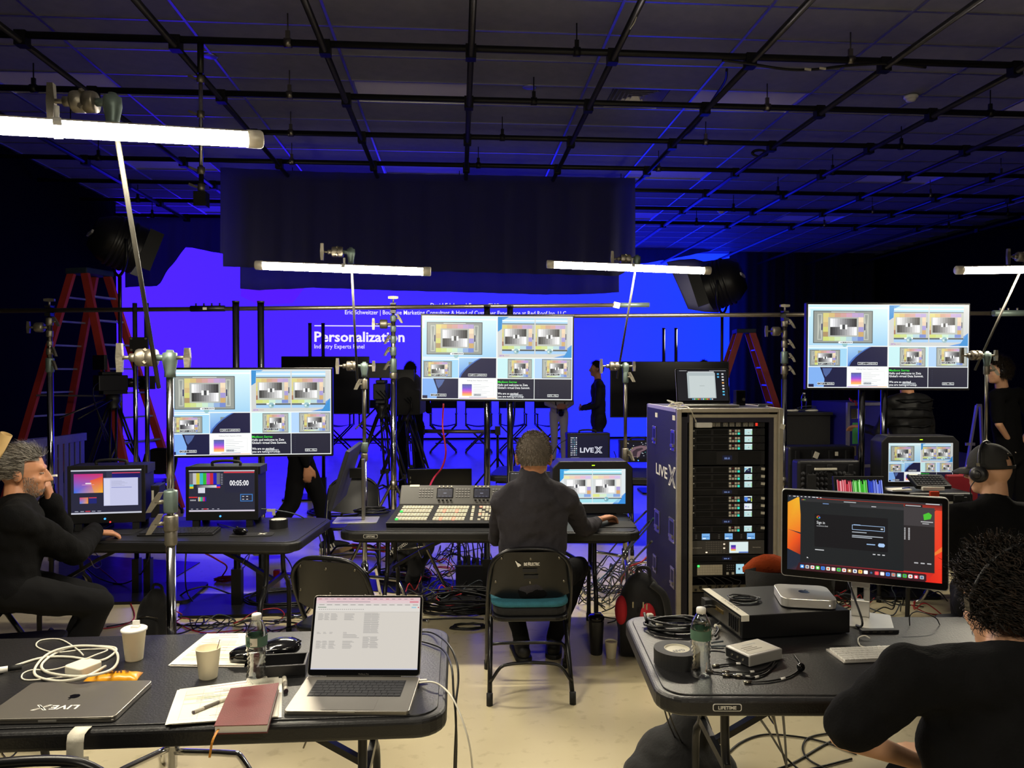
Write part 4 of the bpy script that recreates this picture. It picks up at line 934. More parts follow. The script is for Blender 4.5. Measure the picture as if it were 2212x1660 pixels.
def paper_stack(label,corners,seed,n=3):
 """corners: four table points (near-left, near-right, far-right, far-left)"""
 t=thing('paper_sheets',label,'paper',corners[0],0,'printed paper sheets');o=Vector(corners[0])
 for i in range(n):
  rnd=random.Random(seed*10+i);off=Vector((rnd.uniform(-0.012,0.012),rnd.uniform(-0.008,0.008),0))*(1 if i<n-1 else 0)
  pts=[Vector(c_)-o+off for c_ in corners];k=6;vs=[]
  for a in range(k+1):
   for b in range(k+1):
    u,v=a/k,b/k;p_=(pts[0]*(1-u)+pts[1]*u)*(1-v)+(pts[3]*(1-u)+pts[2]*u)*v
    vs.append((p_.x,p_.y,0.0006+i*0.0012+0.0012*math.sin(u*5+i)*math.sin(v*4)+0.0012))
  m=MB();m._a(vs,[(a*(k+1)+b,(a+1)*(k+1)+b,(a+1)*(k+1)+b+1,a*(k+1)+b+1)for a in range(k)for b in range(k)],0,True);m.build('sheet',PAP,t)
 S=Scr(1,1);sheet_print(S,seed);zt=0.0006+n*0.0012+0.002
 S.v=[tuple((pts[0]*(1-(x+0.5))+pts[1]*(x+0.5))*(1-(z_+0.5))+(pts[3]*(1-(x+0.5))+pts[2]*(x+0.5))*(z_+0.5)+Vector((0,0,zt-y*0.1)))for x,y,z_ in S.v]
 S.build('printed_table',t,mat=print_mat());return t
paper_stack('printed schedule sheets under the red notebook',[onT(362,1570),onT(600,1553),onT(602,1466),onT(388,1494)],2)
paper_stack('printed sheets behind the open paper cup',[onT(367,1440),onT(528,1442),onT(545,1372),onT(447,1373)],5)
NB=M('oxblood_leatherette','#6e2f2e',0.55,noise=0.15,bump=0.15,bscale=300)
ncs=[onT(462,1583,0.012),onT(578,1580,0.012),onT(603,1488,0.012),onT(498,1500,0.012)]
t=thing('notebook','dark red notebook with an orange ribbon lying on printed sheets','notebook',(ncs[0].x,ncs[0].y,TZ+0.0062));o=t.location.copy()
def slab(pts,z0,z1):m=MB();m.prism([(q.x-o.x,q.y-o.y)for q in pts],z0,z1);return m
slab(ncs,0,0.002).build('back_cover',NB,t);slab(ncs,0.021,0.0235).build('front_cover',NB,t,bev=0.001)
cc=sum(ncs,Vector())/4;slab([q+(cc-q)*0.03 for q in ncs],0.002,0.021).build('page_block',PAP,t)
e0=(ncs[0]+(ncs[1]-ncs[0])*0.08)-o;m=MB();w_=Vector((0.006,0,0));pp=spl([e0+Vector((0,0.01,0.006)),e0+Vector((-0.001,-0.012,0.004)),e0+Vector((-0.006,-0.03,-0.012)),e0+Vector((-0.012,-0.032,-0.05))],4);vs=[]
for q in pp:q=Vector((q.x,q.y,q.z));vs+=[q-w_/2,q+w_/2]
m._a(vs,[(2*i,2*i+1,2*i+3,2*i+2)for i in range(len(pp)-1)]);rb=m.build('ribbon',M('orange_ribbon','#c8862a',0.6),t);rb.modifiers.new('thick','SOLIDIFY').thickness=0.0008
m=MB();c0=ncs[3]*0.5+ncs[2]*0.5-o;text_mesh(m,'Z',0.012,MX((c0.x-0.012,c0.y-0.022,0.0238),0,0,0.15));m.build('stamped_mark',M('dark_stamp','#3a1618',0.6),t)
def pen(label,a,b,r=0.0045,dz=0.011):
 t=thing('pen',label,'pen',(a.x,a.y,TZ+dz));o=Vector((a.x,a.y,TZ));a_=Vector((0,0,0));d=Vector((b.x-a.x,b.y-a.y,0));L=d.length;d.normalize()
 MB().cyl(a_+d*0.003,d*L*0.62,r,n=12).build('barrel',M('clear_grey_barrel','#b8b2a4',0.3),t)
 MB().cyl(d*L*0.62,d*L,r*1.12,n=12).build('pen_cap',M('pen_cap_white','#d6d0c0',0.3),t)
 MB().cyl(a_,a_+d*0.004,r*1.05,n=12).build('end_plug',M('dark_plug','#3a2a34',0.4),t)
 MB().cyl(d*L*0.25+Vector((0,0,0.0002)),d*L*0.6,r*1.04,n=12).build('grey_grip',M('grey_grip','#6d675f',0.5),t)
pen('clear grey pen lying on the printed sheets',onT(416,1541,0.01),onT(508,1503,0.01))
pen('white capped marker beside the open laptop',onT(618,1499),onT(614,1470),0.0065,0.0066)
CHG=M('white_charger','#ece6d2',0.35,noise=0.02)
c=onT(180,1452);t=thing('laptop_charger','white square laptop charger under a loose coil of white cable','charger',(c.x,c.y,TZ),R(-28))
MB().prism(rrect(0.08,0.08,0.012,4),0,0.028).build('brick',CHG,t,bev=0.004,seg=3)
MB().bb(-0.012,0.012,0.04,0.052,0.008,0.02).build('plug_neck',CHG,t)
def px_cable(label,pts,r,mat,z_=None,name='cable',cat='cable',group=None,base=TZ,lift=None,n=8):
 """pts: (px, py[, dz]) on the table/floor plane at height base"""
 P=[]
 for q in pts:dz=q[2]if len(q)>2 else 0.0;p_=on(q[0],q[1],base+r+dz);P.append(p_)
 o=P[0].copy();m=MB();m.tube([q-o for q in spl(P,8)],r,n);ob=m.build(name,mat,None,o);return tag(ob,label,cat,group)
px_cable('thick white extension cable looping around the charger',[(-20,1462,.004),(20,1444),(90,1422),(150,1420),(215,1428),(250,1408,.004),(235,1398,.004),(150,1400),(95,1430),(100,1452,.006),(170,1462,.03),(235,1450,.03),(255,1425,.01),(240,1402,.008),(170,1396,.008),(110,1410,.008),(78,1440),(80,1462),(130,1472,.01),(185,1462,.032),(228,1440,.012)],0.0042,WCAB,name='white_cable')
px_cable('thin white charging cable coiled on top of the charger',[(150,1462,.004),(60,1470),(48,1458),(70,1448),(110,1448),(150,1438,.01),(200,1418,.03),(232,1404,.01),(180,1404),(120,1410),(80,1398),(88,1384),(130,1382),(165,1402,.006),(180,1416,.012)],0.0024,WCAB,name='white_cable')
p=onT(8,1455);t=thing('cable_connector','black and white plug end of the white extension cable at the left edge','plug',(p.x,p.y,TZ));MB().cyl((0.01,0.005,0.012),(0.045,0.02,0.012),0.009,n=12).build('black_band',RUB,t);MB().cyl((-0.05,-0.03,0.013),(0.01,0.005,0.012),0.0125,0.009,n=12).build('white_plug',WHT,t)
pts=[onT(176,1478),onT(262,1474),onT(295,1473),onT(310,1453),onT(236,1456),onT(194,1460)];o=pts[0].copy();t=thing('candy_bag','crumpled yellow candy bag between charger and closed laptop','candy bag',o)
k=12;vs=[];far=[pts[5],pts[4],pts[3]];near=[pts[0],pts[1],pts[2]]
ns_,fs_=spl(near,6),spl(far,6)
for i in range(13):
 for j in range(5):
  v=j/4;q=ns_[i]*(1-v)+fs_[i]*v-o;bulge=0.018*math.sin(math.pi*v)**0.6*math.sin(math.pi*min(1,max(0.0,i/12)))**0.4
  vs.append((q.x,q.y,0.001+bulge+0.0015*math.sin(i*2.1+j)))
m=MB();m._a(vs,[(i*5+j,(i+1)*5+j,(i+1)*5+j+1,i*5+j+1)for i in range(12)for j in range(4)],0,True);bag=m.build('wrapper',M('yellow_wrapper','#e09a1c',0.3,noise=0.1),t);bag.modifiers.new('thick','SOLIDIFY').thickness=0.001
q=(onT(205,1470)-o);m=MB();text_mesh(m,"m&m's",0.02,MX((q.x,q.y+0.002,0.0205),R(12),0,0.05),bold=0.03,fit=0.1);m.build('lettering',M('brown_ink','#3a1c14',0.5),t)
a,b=onT(150,1584),onT(187,1583);t_o=a.copy();w_=(b-a);m=MB();vs=[]
nrm=Vector((0,-1,0));prof=[(0.03,0.002),(0.008,0.002),(-0.010,-0.001),(-0.016,-0.02),(-0.017,-0.05),(-0.015,-0.075),(-0.014,-0.1),(-0.007,-0.116),(0.004,-0.11),(0.01,-0.09),(0.01,-0.07)]
for y_,z_ in prof:vs+=[Vector((0,y_,z_)),w_*1.0+Vector((0.0,y_,z_))]
m._a(vs,[(2*i,2*i+1,2*i+3,2*i+2)for i in range(len(prof)-1)],0,True);ob=m.build('tape_strip',TAPE,None,t_o);ob.modifiers.new('thick','SOLIDIFY').thickness=0.0006;tag(ob,'strip of white tape hanging over the edge of the front left table','tape')
c=onT(575,1425);t=thing('sunglasses_case','glossy black soft pouch lying open behind the water bottle','pouch',(c.x,c.y,TZ),R(8))
def blob(prims,name,mats,parent,vox=0.006,sm=4,loc=None,rot=None,facs=0.5):
 m=MB()
 for p_ in prims:
  if p_[0]=='c':m.cap(p_[1],p_[2],p_[3],p_[4]if len(p_)>4 else None)
  elif p_[0]=='e':m.ell(p_[1],p_[2],16,10,rot=p_[3]if len(p_)>3 else None)
  elif p_[0]=='b':m.box(p_[1],p_[2],rot=p_[3]if len(p_)>3 else None)
 ob=m.build(name,mats,parent,loc,rot);r_=ob.modifiers.new('skin','REMESH');r_.mode='VOXEL';r_.voxel_size=vox;r_.use_smooth_shade=True
 if sm:s_=ob.modifiers.new('soft','SMOOTH');s_.iterations=sm;s_.factor=facs
 return ob
blob([('e',(-0.03,0,0.026),(0.09,0.055,0.026)),('e',(0.05,0.01,0.034),(0.065,0.05,0.03)),('c',(-0.1,-0.015,0.018),(-0.02,-0.04,0.016),0.016)],'pouch_body',M('black_patent','#0d0d10',0.15,coat=0.6),t,0.004)
blob([('c',(-0.09,-0.04,0.034),(0.08,-0.03,0.042),0.005),('c',(0.08,-0.03,0.042),(0.11,0.01,0.05),0.005),('c',(0.11,0.01,0.05),(0.08,0.045,0.05),0.005)],'zip_edge',M('black_patent'),t,0.003,2)
c=onT(612,1452);t=thing('black_tray','open black plastic tray behind the open laptop','tray',(c.x,c.y,TZ),R(5))
MB().prism(rrect(0.15,0.11,0.015,3),0,0.006).build('bottom',BLK,t)
for sx in(-1,1):MB().bb(sx*0.071-0.004,sx*0.071+0.004,-0.05,0.05,0.006,0.04).build('side',BLK,t,bev=0.002)
for sy in(-1,1):MB().bb(-0.075,0.075,sy*0.051-0.004,sy*0.051+0.004,0.006,0.04).build('side',BLK,t,bev=0.002)
def free_cable(label,pts,r,mat,name='cable',cat='cable',group=None,n=8,kk=8):
 P=[Vector(q)for q in pts];o=P[0].copy();m=MB();m.tube([q-o for q in spl(P,kk)],r,n);return tag(m.build(name,mat,None,o),label,cat,group)
e=lambda px,py,Y:at(px,py,Y)
free_cable('black cable bowing off the right end of the front left table, upper of two',[on(900,1365,TZ+.005),on(935,1368,TZ+.012),e(968,1392,2.5),e(986,1430,2.4),e(990,1470,2.35),e(984,1530,2.3),e(986,1600,2.28),e(984,1700,2.3)],0.0034,BCAB)
free_cable('black cable bowing off the right end of the front left table, lower of two',[on(900,1384,TZ+.005),on(932,1392,TZ+.008),on(958,1405,TZ+.012),e(975,1440,2.34),e(980,1500,2.28),e(985,1560,2.26),e(982,1640,2.27),e(980,1720,2.3)],0.0034,BCAB)
q0=onT(904,1476,0.006);free_cable('white charging cable leaving the open laptop toward the floor',[q0,on(932,1474,TZ+.02),on(955,1484,TZ+.012),e(978,1510,2.2),e(1000,1560,2.15),e(1016,1620,2.13),e(1024,1700,2.15)],0.0027,WCAB,name='white_cable')
t=thing('charging_plug','white plug in the side of the open laptop','plug',onT(914,1473,0.004),R(2));MB().bb(-0.014,0.012,-0.004,0.004,0.0,0.007).build('plug_body',WHT,t,bev=0.002)
# ------------------------------------------------------------------ middle table: switcher panel, tilted monitor, small monitor
def onM(px,py,dz=0.0):return on(px,py,TZ+dz)
PANG=M('switcher_grey','#4b4a48',0.45,noise=0.06);PAND=M('switcher_dark','#1d1d20',0.5)
BUTM=M('lit_ivory_button','#cdc5b0',0.4,emit='#c8b998',es=0.28);BUTG=M('lit_green_button','#40e060',0.4,emit='#3ce058',es=0.9);BUTR=M('lit_red_button','#e89a80',0.4,emit='#f0a088',es=0.7);BUTK=M('grey_button','#6a6866',0.5,emit='#8a8884',es=0.12)
a=onM(832,1142);b=onM(1420,1146);rz=frame_of(onM(713,1149),onM(1386,1151))
W=0.95;c=a+Vector((math.cos(rz),math.sin(rz),0))*W/2+Vector((0,0.02,0))
t=thing('video_switcher','large grey video switcher panel with rows of lit buttons','switcher',(c.x,c.y,TZ),rz)
m=MB();D1=0.33
m._a([(-W/2,0,0.03),(W/2,0,0.03),(W/2,0.02,0),(-W/2,0.02,0),(-W/2+0.03,D1,0.085),(W/2-0.03,D1,0.085),(W/2-0.03,D1,0),(-W/2+0.03,D1,0)],[(0,1,5,4),(3,2,1,0),(1,2,6,5),(0,4,7,3),(4,5,6,7),(2,3,7,6)]);m.build('control_deck',PAND,t,bev=0.004)
bk=Matrix.Translation((0,D1-0.005,0.085))@Euler((R(-38),0,0)).to_matrix().to_4x4();m=MB();m.X=bk;m.bb(-W/2+0.03,W/2-0.03,0,0.05,0,0.15);up=m.build('display_panel',PANG,t,bev=0.008,seg=3)
scr_me=None
for i,x in enumerate((-0.2,0.045,0.29)):
 m=MB();m.X=bk;m.bb(x,x+0.11,-0.003,0.001,0.05,0.125);d_=m.build('display',BLKG,up)
 S=Scr(0.1,0.065);S.rect(0,0,1,1,'#0d1128',0);S.rect(0.4,0.5,0.6,0.56,'#9aa0b8',1)
 for q in range(4):S.rect(0.08+q*0.23,0.12,0.2+q*0.23,0.17,'#4a506c',1);S.rect(0.08+q*0.23,0.85,0.2+q*0.23,0.9,'#5a607c',1)
 S.build('display_picture',d_,bk@MX((x+0.055,-0.003,0.0875)))
 for q in range(4):
  m=MB();m.X=bk;m.cyl((x+0.015+q*0.027,0,0.036),(x+0.015+q*0.027,-0.016,0.036),0.0075,n=10);m.build('knob',BLK,up)
  m=MB();m.X=bk;m.cyl((x+0.015+q*0.027,0,0.137),(x+0.015+q*0.027,-0.005,0.137),0.005,n=8);m.build('dial_button',BUTM,up)
 km=None
 for r_ in range(4):
  for q in range(5):
   xx=x-0.112+q*0.02;zz=0.062+r_*0.018
   if km is None:m=MB();m.bb(-0.0065,0.0065,-0.004,0,-0.005,0.005);ob=m.build('keypad_button',BUTK,up,mw=bk@MX((xx,0,zz)));km=ob.data
   else:mkobj('keypad_button',km,up,mw=bk@MX((xx,0,zz)))
m=MB();m.X=bk;m.bb(-W/2+0.09,-W/2+0.155,-0.002,0,0.135,0.15);m.build('tape_label',TAPE,up)
dk=Matrix.Translation((0,0,0.03))@Euler((math.atan2(0.055,D1),0,0)).to_matrix().to_4x4()
bm=MB().bb(-0.0085,0.0085,-0.0085,0.0085,0,0.006).build('button',BUTM,t,mw=dk@MX((0,0,-1)));bme=bm.data;bpy.data.objects.remove(bm)
mats_={'i':BUTM,'g':BUTG,'r':BUTR};bmes={}
for k_,q in mats_.items():me_=bme.copy();me_.materials.clear();me_.materials.append(q);bmes[k_]=me_
rows=[0.06,0.095,0.17,0.205]
for j,yy in enumerate([0.055,0.082,0.125,0.152,0.195,0.222,0.262,0.289]):
 for g,x0 in enumerate((-0.42,-0.185)):
  if j%2==1 and False:continue
  for i in range(10):
   kd='i'
   if g==0 and i==0 and j in(0,4):kd='g'
   if g==1 and i in(2,6)and j in(0,1,4,5):kd='r'
   mkobj('button',bmes[kd],t,mw=dk@MX((x0+0.02*i+0.02*yy/0.3,yy,0)))
 for i in range(4):
  if(i+j)%5!=1:mkobj('button',bmes['r' if(i==0 and j%4==3)else 'i'],t,mw=dk@MX((0.1+0.022*i,yy,0)))
 mkobj('button',bmes['i'],t,mw=dk@MX((0.052,yy,0)))
 for i in range(9):mkobj('button',bmes['r' if i==0 and j>5 else 'i'],t,mw=dk@MX((0.255+0.022*i,yy,0)))
m=MB();m.X=dk;m.bb(0.212,0.216,0.06,0.29,0,0.01);m.bb(0.2,0.228,0.08,0.1,0.0,0.025);m.build('fader',STL,t)
p=onM(770,1125);t=thing('desktop_monitor','thin desktop monitor turned edge-on beside the video switcher','monitor',(p.x,p.y,TZ),R(-90))
MB().prism(rrect(0.2,0.28,0.01,3),0,0.006).build('stand_base',ALUS,t,bev=0.001)
MB().bb(-0.022,0.022,0.035,0.055,0.006,0.4).build('stand_column',ALU,t,bev=0.003)
MB().bb(-0.02,0.02,-0.04,0.04,0.28,0.34).build('neck',BLK,t)
X=MX((0,-0.065,0.3),R(-17));m=MB();m.X=X;m.bb(-0.31,0.31,-0.012,0.012,-0.19,0.19);hs=m.build('screen_housing',M('shaded_monitor_back','#2c2d36',0.5,0.2),t,bev=0.003)  # housing colour darkened to paint the shade on the side away from the tubes
m=MB();m.X=X;m.bb(-0.3,0.3,-0.0135,-0.012,-0.18,0.18);m.build('screen_glass',BLKG,hs)
def coil(label,p,r,n,cr,mat,name='cable_coil',sq=1.0,jit=0.012,h=0.008,seed=1,group=None,cat='cable'):
 rnd=random.Random(seed);P=[];N=18
 for i in range(int(n*N)+1):
  a=2*math.pi*i/N;rr=r*(1+rnd.uniform(-1,1)*jit/r*0.35+0.1*math.sin(a*0.31+seed)+0.05*math.sin(a*0.77));P.append((rr*math.cos(a)+0.01*math.sin(a*0.2),rr*sq*math.sin(a),cr+h*(i/N)*(0.7+0.3*math.sin(a*1.3))))
 m=MB();m.tube(P,cr,6);return tag(m.build(name,mat,None,p),label,cat,group)
coil('black coiled cable lying behind the edge-on monitor',onM(802,1108),0.11,5,0.0045,BCAB,sq=0.8,h=0.006,seed=4)
def prod_monitor(label,px0,py0,px1,py1,Y,rz,picture,base_z,depth=0.2,lean=0.0):
 a=at(px0,py0,Y);b=at(px1,py1,Y);w=b.x-a.x;h=a.z-base_z-0.004;c=(a+b)/2
 t=thing('production_monitor',label,'monitor',(c.x,c.y,base_z),rz,'boxy production monitors')
 X=MX((0,0,0.004),-lean)
 ch=0.045;poly=[(-w/2,0),(w/2,0),(w/2,h-ch),(w/2-ch,h),(-w/2+ch,h),(-w/2,h-ch)]
 m=MB();m.prism(poly,-depth,0.0,X=X@MX((0,0,0),R(90)));body=m.build('case',BLK,t,bev=0.006)
 S=Scr(w-0.1,h-0.12);picture(S);S.build('screen_picture',body,X@MX((0,-0.002,h*0.5+0.008)))
 m=MB();m.X=X;m.bb(-0.006,0.014,-0.003,0,h-0.03,h-0.024);m.build('tally_light',M('green_tally','#a8e020',0.4,emit='#b0f020',es=1.6),body)
 for s in(-1,1):MB().bb(s*w*0.35-0.03,s*w*0.35+0.03,0.0,depth,0,0.012).build('foot',RUB,t)
 return t
def pgm(S):
 S.rect(0,0,1,1,'#dfe9ec',0);S.poly([(0,0),(0.15,0),(0.06,0.1),(0.055,0.25),(0,0.36)],'#3aa0e0',1);S.poly([(0.8,1),(0.9,1),(1,0.8),(1,0.68)],'#6a9ae0',1);S.poly([(0.88,1),(1,1),(1,0.68)],'#3a90e0',2)
 for u0,u1 in((0.06,0.49),(0.5,0.94)):
  q=S.sub(u0,0.01,u1,0.96);q.rect(0,0,1,1,'#a8e4f0',1);q.rect(0,0.05,1,0.09,'#f0ffff',2);q.rect(0,0.14,1,0.16,'#4a5a60',2);q.rect(0,0.16,1,0.86,'#d8dcdc',2);q.rect(0,0.86,1,0.89,'#5a6468',3)
  for i,cc in enumerate(['#f0e8b0','#f0d8b8','#f0c8c0','#e8c0d8','#d8c4ec']):q.rect(i/5*.95,0.19,(i+1)/5*.95,0.28,cc,3)
  for i,cc in enumerate(['#e0ea90','#d8f0d0','#c0e0ec','#88a8e0']):q.rect(i/4*.95,0.74,(i+1)/4*.95,0.83,cc,3)
  for i,cc in enumerate(['#f4f0e8','#f4f0e8','#b0a4e0','#d8a870']):q.rect(0.82,0.3+i*0.11,0.95,0.41+i*0.11,cc,3)
  for i in range(9):
   gg=int(252-170*max(0,i-2)/6);cc='#%02x%02x%02x'%(gg,gg,gg)
   q.rect(0.1+0.66*i/9,0.31,0.1+0.66*(i+1)/9,0.5,cc,4);q.rect(0.76-0.66*(i+1)/9,0.5,0.76-0.66*i/9,0.7,cc,4)
  q.rect(0.36,0.45,0.53,0.55,'#fbfbfb',5);q.rect(0.41,0.45,0.48,0.55,'#4a4c54',6);q.disc(0.47,0.9,0.08,'#78b0c0',5);q.disc(0.44,0.9,0.03,'#d0eaf0',6)
prod_monitor('bright boxy production monitor on the middle table by the man in grey',1194,998,1366,1110,5.0,R(-2),pgm,TZ,0.22)
def dark_ui(S):S.rect(0,0,1,1,'#16161c',0);[S.rect(0.03+i*0.07,0.03,0.08+i*0.07,0.05,'#9a9aa4',1)for i in range(10)]
p=onM(1152,1104);laptop('open dark laptop hidden behind the man in grey',(p.x,p.y,TZ),R(-4),0.34,0.23,R(15),dark_ui,keys=False)
p=onM(1330,1138);t=thing('mouse_pad','black mouse pad on the corner of the middle table','mouse pad',(p.x,p.y+0.06,TZ),R(-3));MB().prism(rrect(0.26,0.2,0.02,4),0,0.004).build('pad',RUB,t,bev=0.001)
px_cable('thin pale mouse cable behind the hand of the man in grey',[(1345,1110),(1356,1112,.02),(1362,1122),(1340,1130)],0.002,GRYC)
free_cable('red cable curving down behind the video switcher',[at(958,872,6.3),at(956,920,6.3),at(960,950,6.2),at(963,980,6.1),at(955,1010,5.9),at(938,1032,5.7),at(929,1050,5.5),at(926,1066,5.35)],0.0075,REDC,name='red_cable')
a,b=at(880,1014,6.4),at(1019,1100,6.4);t=thing('floor_monitor','black flat monitor standing low behind the video switcher','monitor',((a.x+b.x)/2,6.4,0),0)
w=b.x-a.x;m=MB();m.bb(-w/2,w/2,0,0.06,0.35,a.z);bd=m.build('screen_housing',BLKG,t,bev=0.005)
for q in range(6):MB().bb(-w/2+0.02,-w/2+0.03,-0.002,0,0.62+q*0.035,0.64+q*0.035).build('side_button',STL,bd)
for s in(-1,1):MB().bb(s*w*0.3-0.02,s*w*0.3+0.02,-0.1,0.16,0,0.02).build('foot',BLKM,t);MB().bb(s*w*0.3-0.015,s*w*0.3+0.015,0.02,0.04,0.02,0.36).build('support',BLKM,t)
# ------------------------------------------------------------------ back table: toolbox computer, bottles, control display
def portable_pc(label,px0,py0,px1,py1,Y,rz,picture,base_z,d=0.2,side_label=False,text=None):
 a=at(px0,py0,Y);b=at(px1,py1,Y);w=b.x-a.x;h=a.z-b.z;c=(a+b)/2
 t=thing('portable_workstation',label,'computer',(c.x,c.y,base_z),rz,'portable workstations');z0=max(0.02,b.z-base_z)
 body=MB().bb(-w/2,w/2,0,d,z0,z0+h).build('case',BLK,t,bev=0.006)
 MB().bb(-w/2-0.006,w/2+0.006,-0.008,0.0,z0-0.003,z0+h+0.004).build('front_frame',BLK,body,bev=0.003)
 S=Scr(w*0.93,h*0.78);picture(S);S.build('screen_picture',body,MX((0,-0.0085,z0+h*0.55)))
 MB().tube(spl([(-w*0.2,d*0.4,z0+h),(-w*0.19,d*0.4,z0+h+0.022),(0,d*0.4,z0+h+0.03),(w*0.19,d*0.4,z0+h+0.022),(w*0.2,d*0.4,z0+h)],4),0.009,8).build('handle',RUB,t)
 for s in(-1,1):
  for y_ in(0,d-0.03):MB().bb(s*w*0.38-0.02,s*w*0.38+0.02,y_,y_+0.03,0,z0).build('foot',RUB,t)
  MB().bb(s*(w/2)-0.005,s*(w/2)+0.012,0.02,d-0.02,z0+h*0.85,z0+h).build('side_latch',BLK,t)
 MB().cyl((-0.01,-0.012,z0+h*0.07),(-0.01,-0.008,z0+h*0.07),0.006,n=10).build('power_light',M('blue_led','#3a9af0',0.4,emit='#4aa8ff',es=1.4),body)
 return t
def livex_ui(S):
 S.rect(0,0,1,1,'#0c0e2c',0);rnd=random.Random(2)
 for i in range(4):
  for j in range(9):S.rect(0.03+i*0.045,0.08+j*0.09,0.055+i*0.045,0.13+j*0.09,rnd.choice(['#c8ccd8','#e0e4ec','#8a92b0','#6a9ab0']),1)
 S.text(0.27,0.72,0.28,'LIVE','#d4d6e4',2,bold=0.03,fit=0.36)
 for a,b in(((0.68,0.48),(0.82,0.76)),((0.82,0.48),(0.68,0.76))):S.poly([(a[0]-0.035,a[1]),(a[0]+0.035,a[1]),(b[0]+0.035,b[1]),(b[0]-0.035,b[1])],'#d4d6e4',2);S.poly([(a[0]-0.01,a[1]+.02),(a[0]+0.012,a[1]+.02),(b[0]+0.012,b[1]-.02),(b[0]-0.01,b[1]-.02)],'#0c0e2c',3)
 S.rect(0.03,0.94,0.25,0.965,'#d0d4e0',1)
portable_pc('portable workstation with big white lettering on its dark screen, on the back table',1227,937,1316,1002,7.35,R(0),livex_ui,TZ,0.18)
bottle('small clear water bottle on the back table, nearer the man in grey',on(1264,1010,TZ),0,1.2,0.9);bottle('small clear water bottle on the back table, nearer the steel tumbler',on(1288,1010,TZ),0,1.2,0.9)
p=on(1312,1008,TZ);t=thing('steel_tumbler','steel tumbler standing beside the bottles on the back table','tumbler',p);MB().lathe([(0,0),(0.033,0),(0.036,0.09),(0.034,0.09),(0.03,0.004),(0,0.004)],n=20).build('tumbler_wall',STL,t)
def panel_ui(S):
 S.rect(0,0,1,1,'#0a0b1c',0);rnd=random.Random(5)
 for i in range(60):u,v=rnd.random()*0.95,rnd.random()*0.9;S.rect(u,v,u+0.03,v+0.035,rnd.choice(['#b8bcc8','#a8a468','#4a9a9a','#787c90','#d0d4dc']),1)
 S.poly([(0.25,0.9),(0.22,0.55),(0.35,0.3),(0.55,0.2),(0.72,0.25),(0.7,0.45),(0.55,0.6),(0.5,0.9)],'#7a5f68',2);S.poly([(0.32,0.85),(0.3,0.58),(0.42,0.4),(0.58,0.34),(0.62,0.42),(0.45,0.58),(0.42,0.88)],'#3a2c36',3)
portable_pc('dark control display with lit dots on the back table',1341,953,1420,998,7.3,R(-3),panel_ui,TZ,0.14)
for i,(pp,lb)in enumerate(([[(1318,1010),(1330,990),(1326,975)],'thin black cable rising beside the steel tumbler'],[[(1190,1012),(1193,985),(1205,962),(1224,950)],'black cable bowing into the workstation on the back table'])):
 free_cable(lb,[at(q[0],q[1],7.25)for q in pp],0.004,BCAB)
# ------------------------------------------------------------------ left table: two portable workstations, keyboards, tape
def slides_ui(S):
 S.rect(0,0,1,1,'#23243a',0);S.rect(0,0,1,0.03,'#c8cad8',1);S.rect(0,0.965,1,1,'#c8cad8',1)
 q=S.sub(0.04,0.09,0.45,0.52);q.poly([(0,0),(1,0),(1,1),(0,1)],[C('#b82a8a'),C('#d03060'),C('#f0a020'),C('#3070e0')],1);q.poly([(0.55,0.35),(1,0.15),(1,1),(0.7,1)],[C('#e05a40'),C('#e84a30'),C('#f6b020'),C('#e0a060')],2);q.rect(0.4,0.47,0.6,0.53,'#f8e8f0',3);q.rect(0.28,0.56,0.7,0.58,'#e8a8c0',3)
 S.rect(0.5,0.03,0.58,0.2,'#2f3148',1);S.rect(0.58,0.07,0.98,0.09,'#d04060',1);S.rect(0.58,0.09,0.98,0.2,[C('#14186a'),C('#141440'),C('#14186a'),C('#1a1c80')],1)
 S.rect(0.46,0.19,0.95,0.82,'#c6c8e8',2);S.rect(0.47,0.22,0.55,0.8,'#d4d6ee',3)
 for i in range(5):S.rect(0.57,0.26+i*0.025,0.72+0.04*(i%3),0.266+i*0.025,'#9a9cb8',3)
 S.rect(0.57,0.4,0.86,0.415,'#8a90c8',3)
 q=S.sub(0.12,0.62,0.24,0.76);q.poly([(0,0),(1,0),(1,1),(0,1)],[C('#c84070'),C('#e08040'),C('#f0a020'),C('#4080e0')],1);S.rect(0.25,0.62,0.36,0.76,'#1c2470',1);S.rect(0.25,0.62,0.36,0.64,'#d04050',2)
 S.rect(0.2,0.925,0.27,0.945,'#d04050',2)
 for i in range(5):S.rect(0.05+i*0.08,0.93,0.1+i*0.08,0.942,'#b8bacc',1)
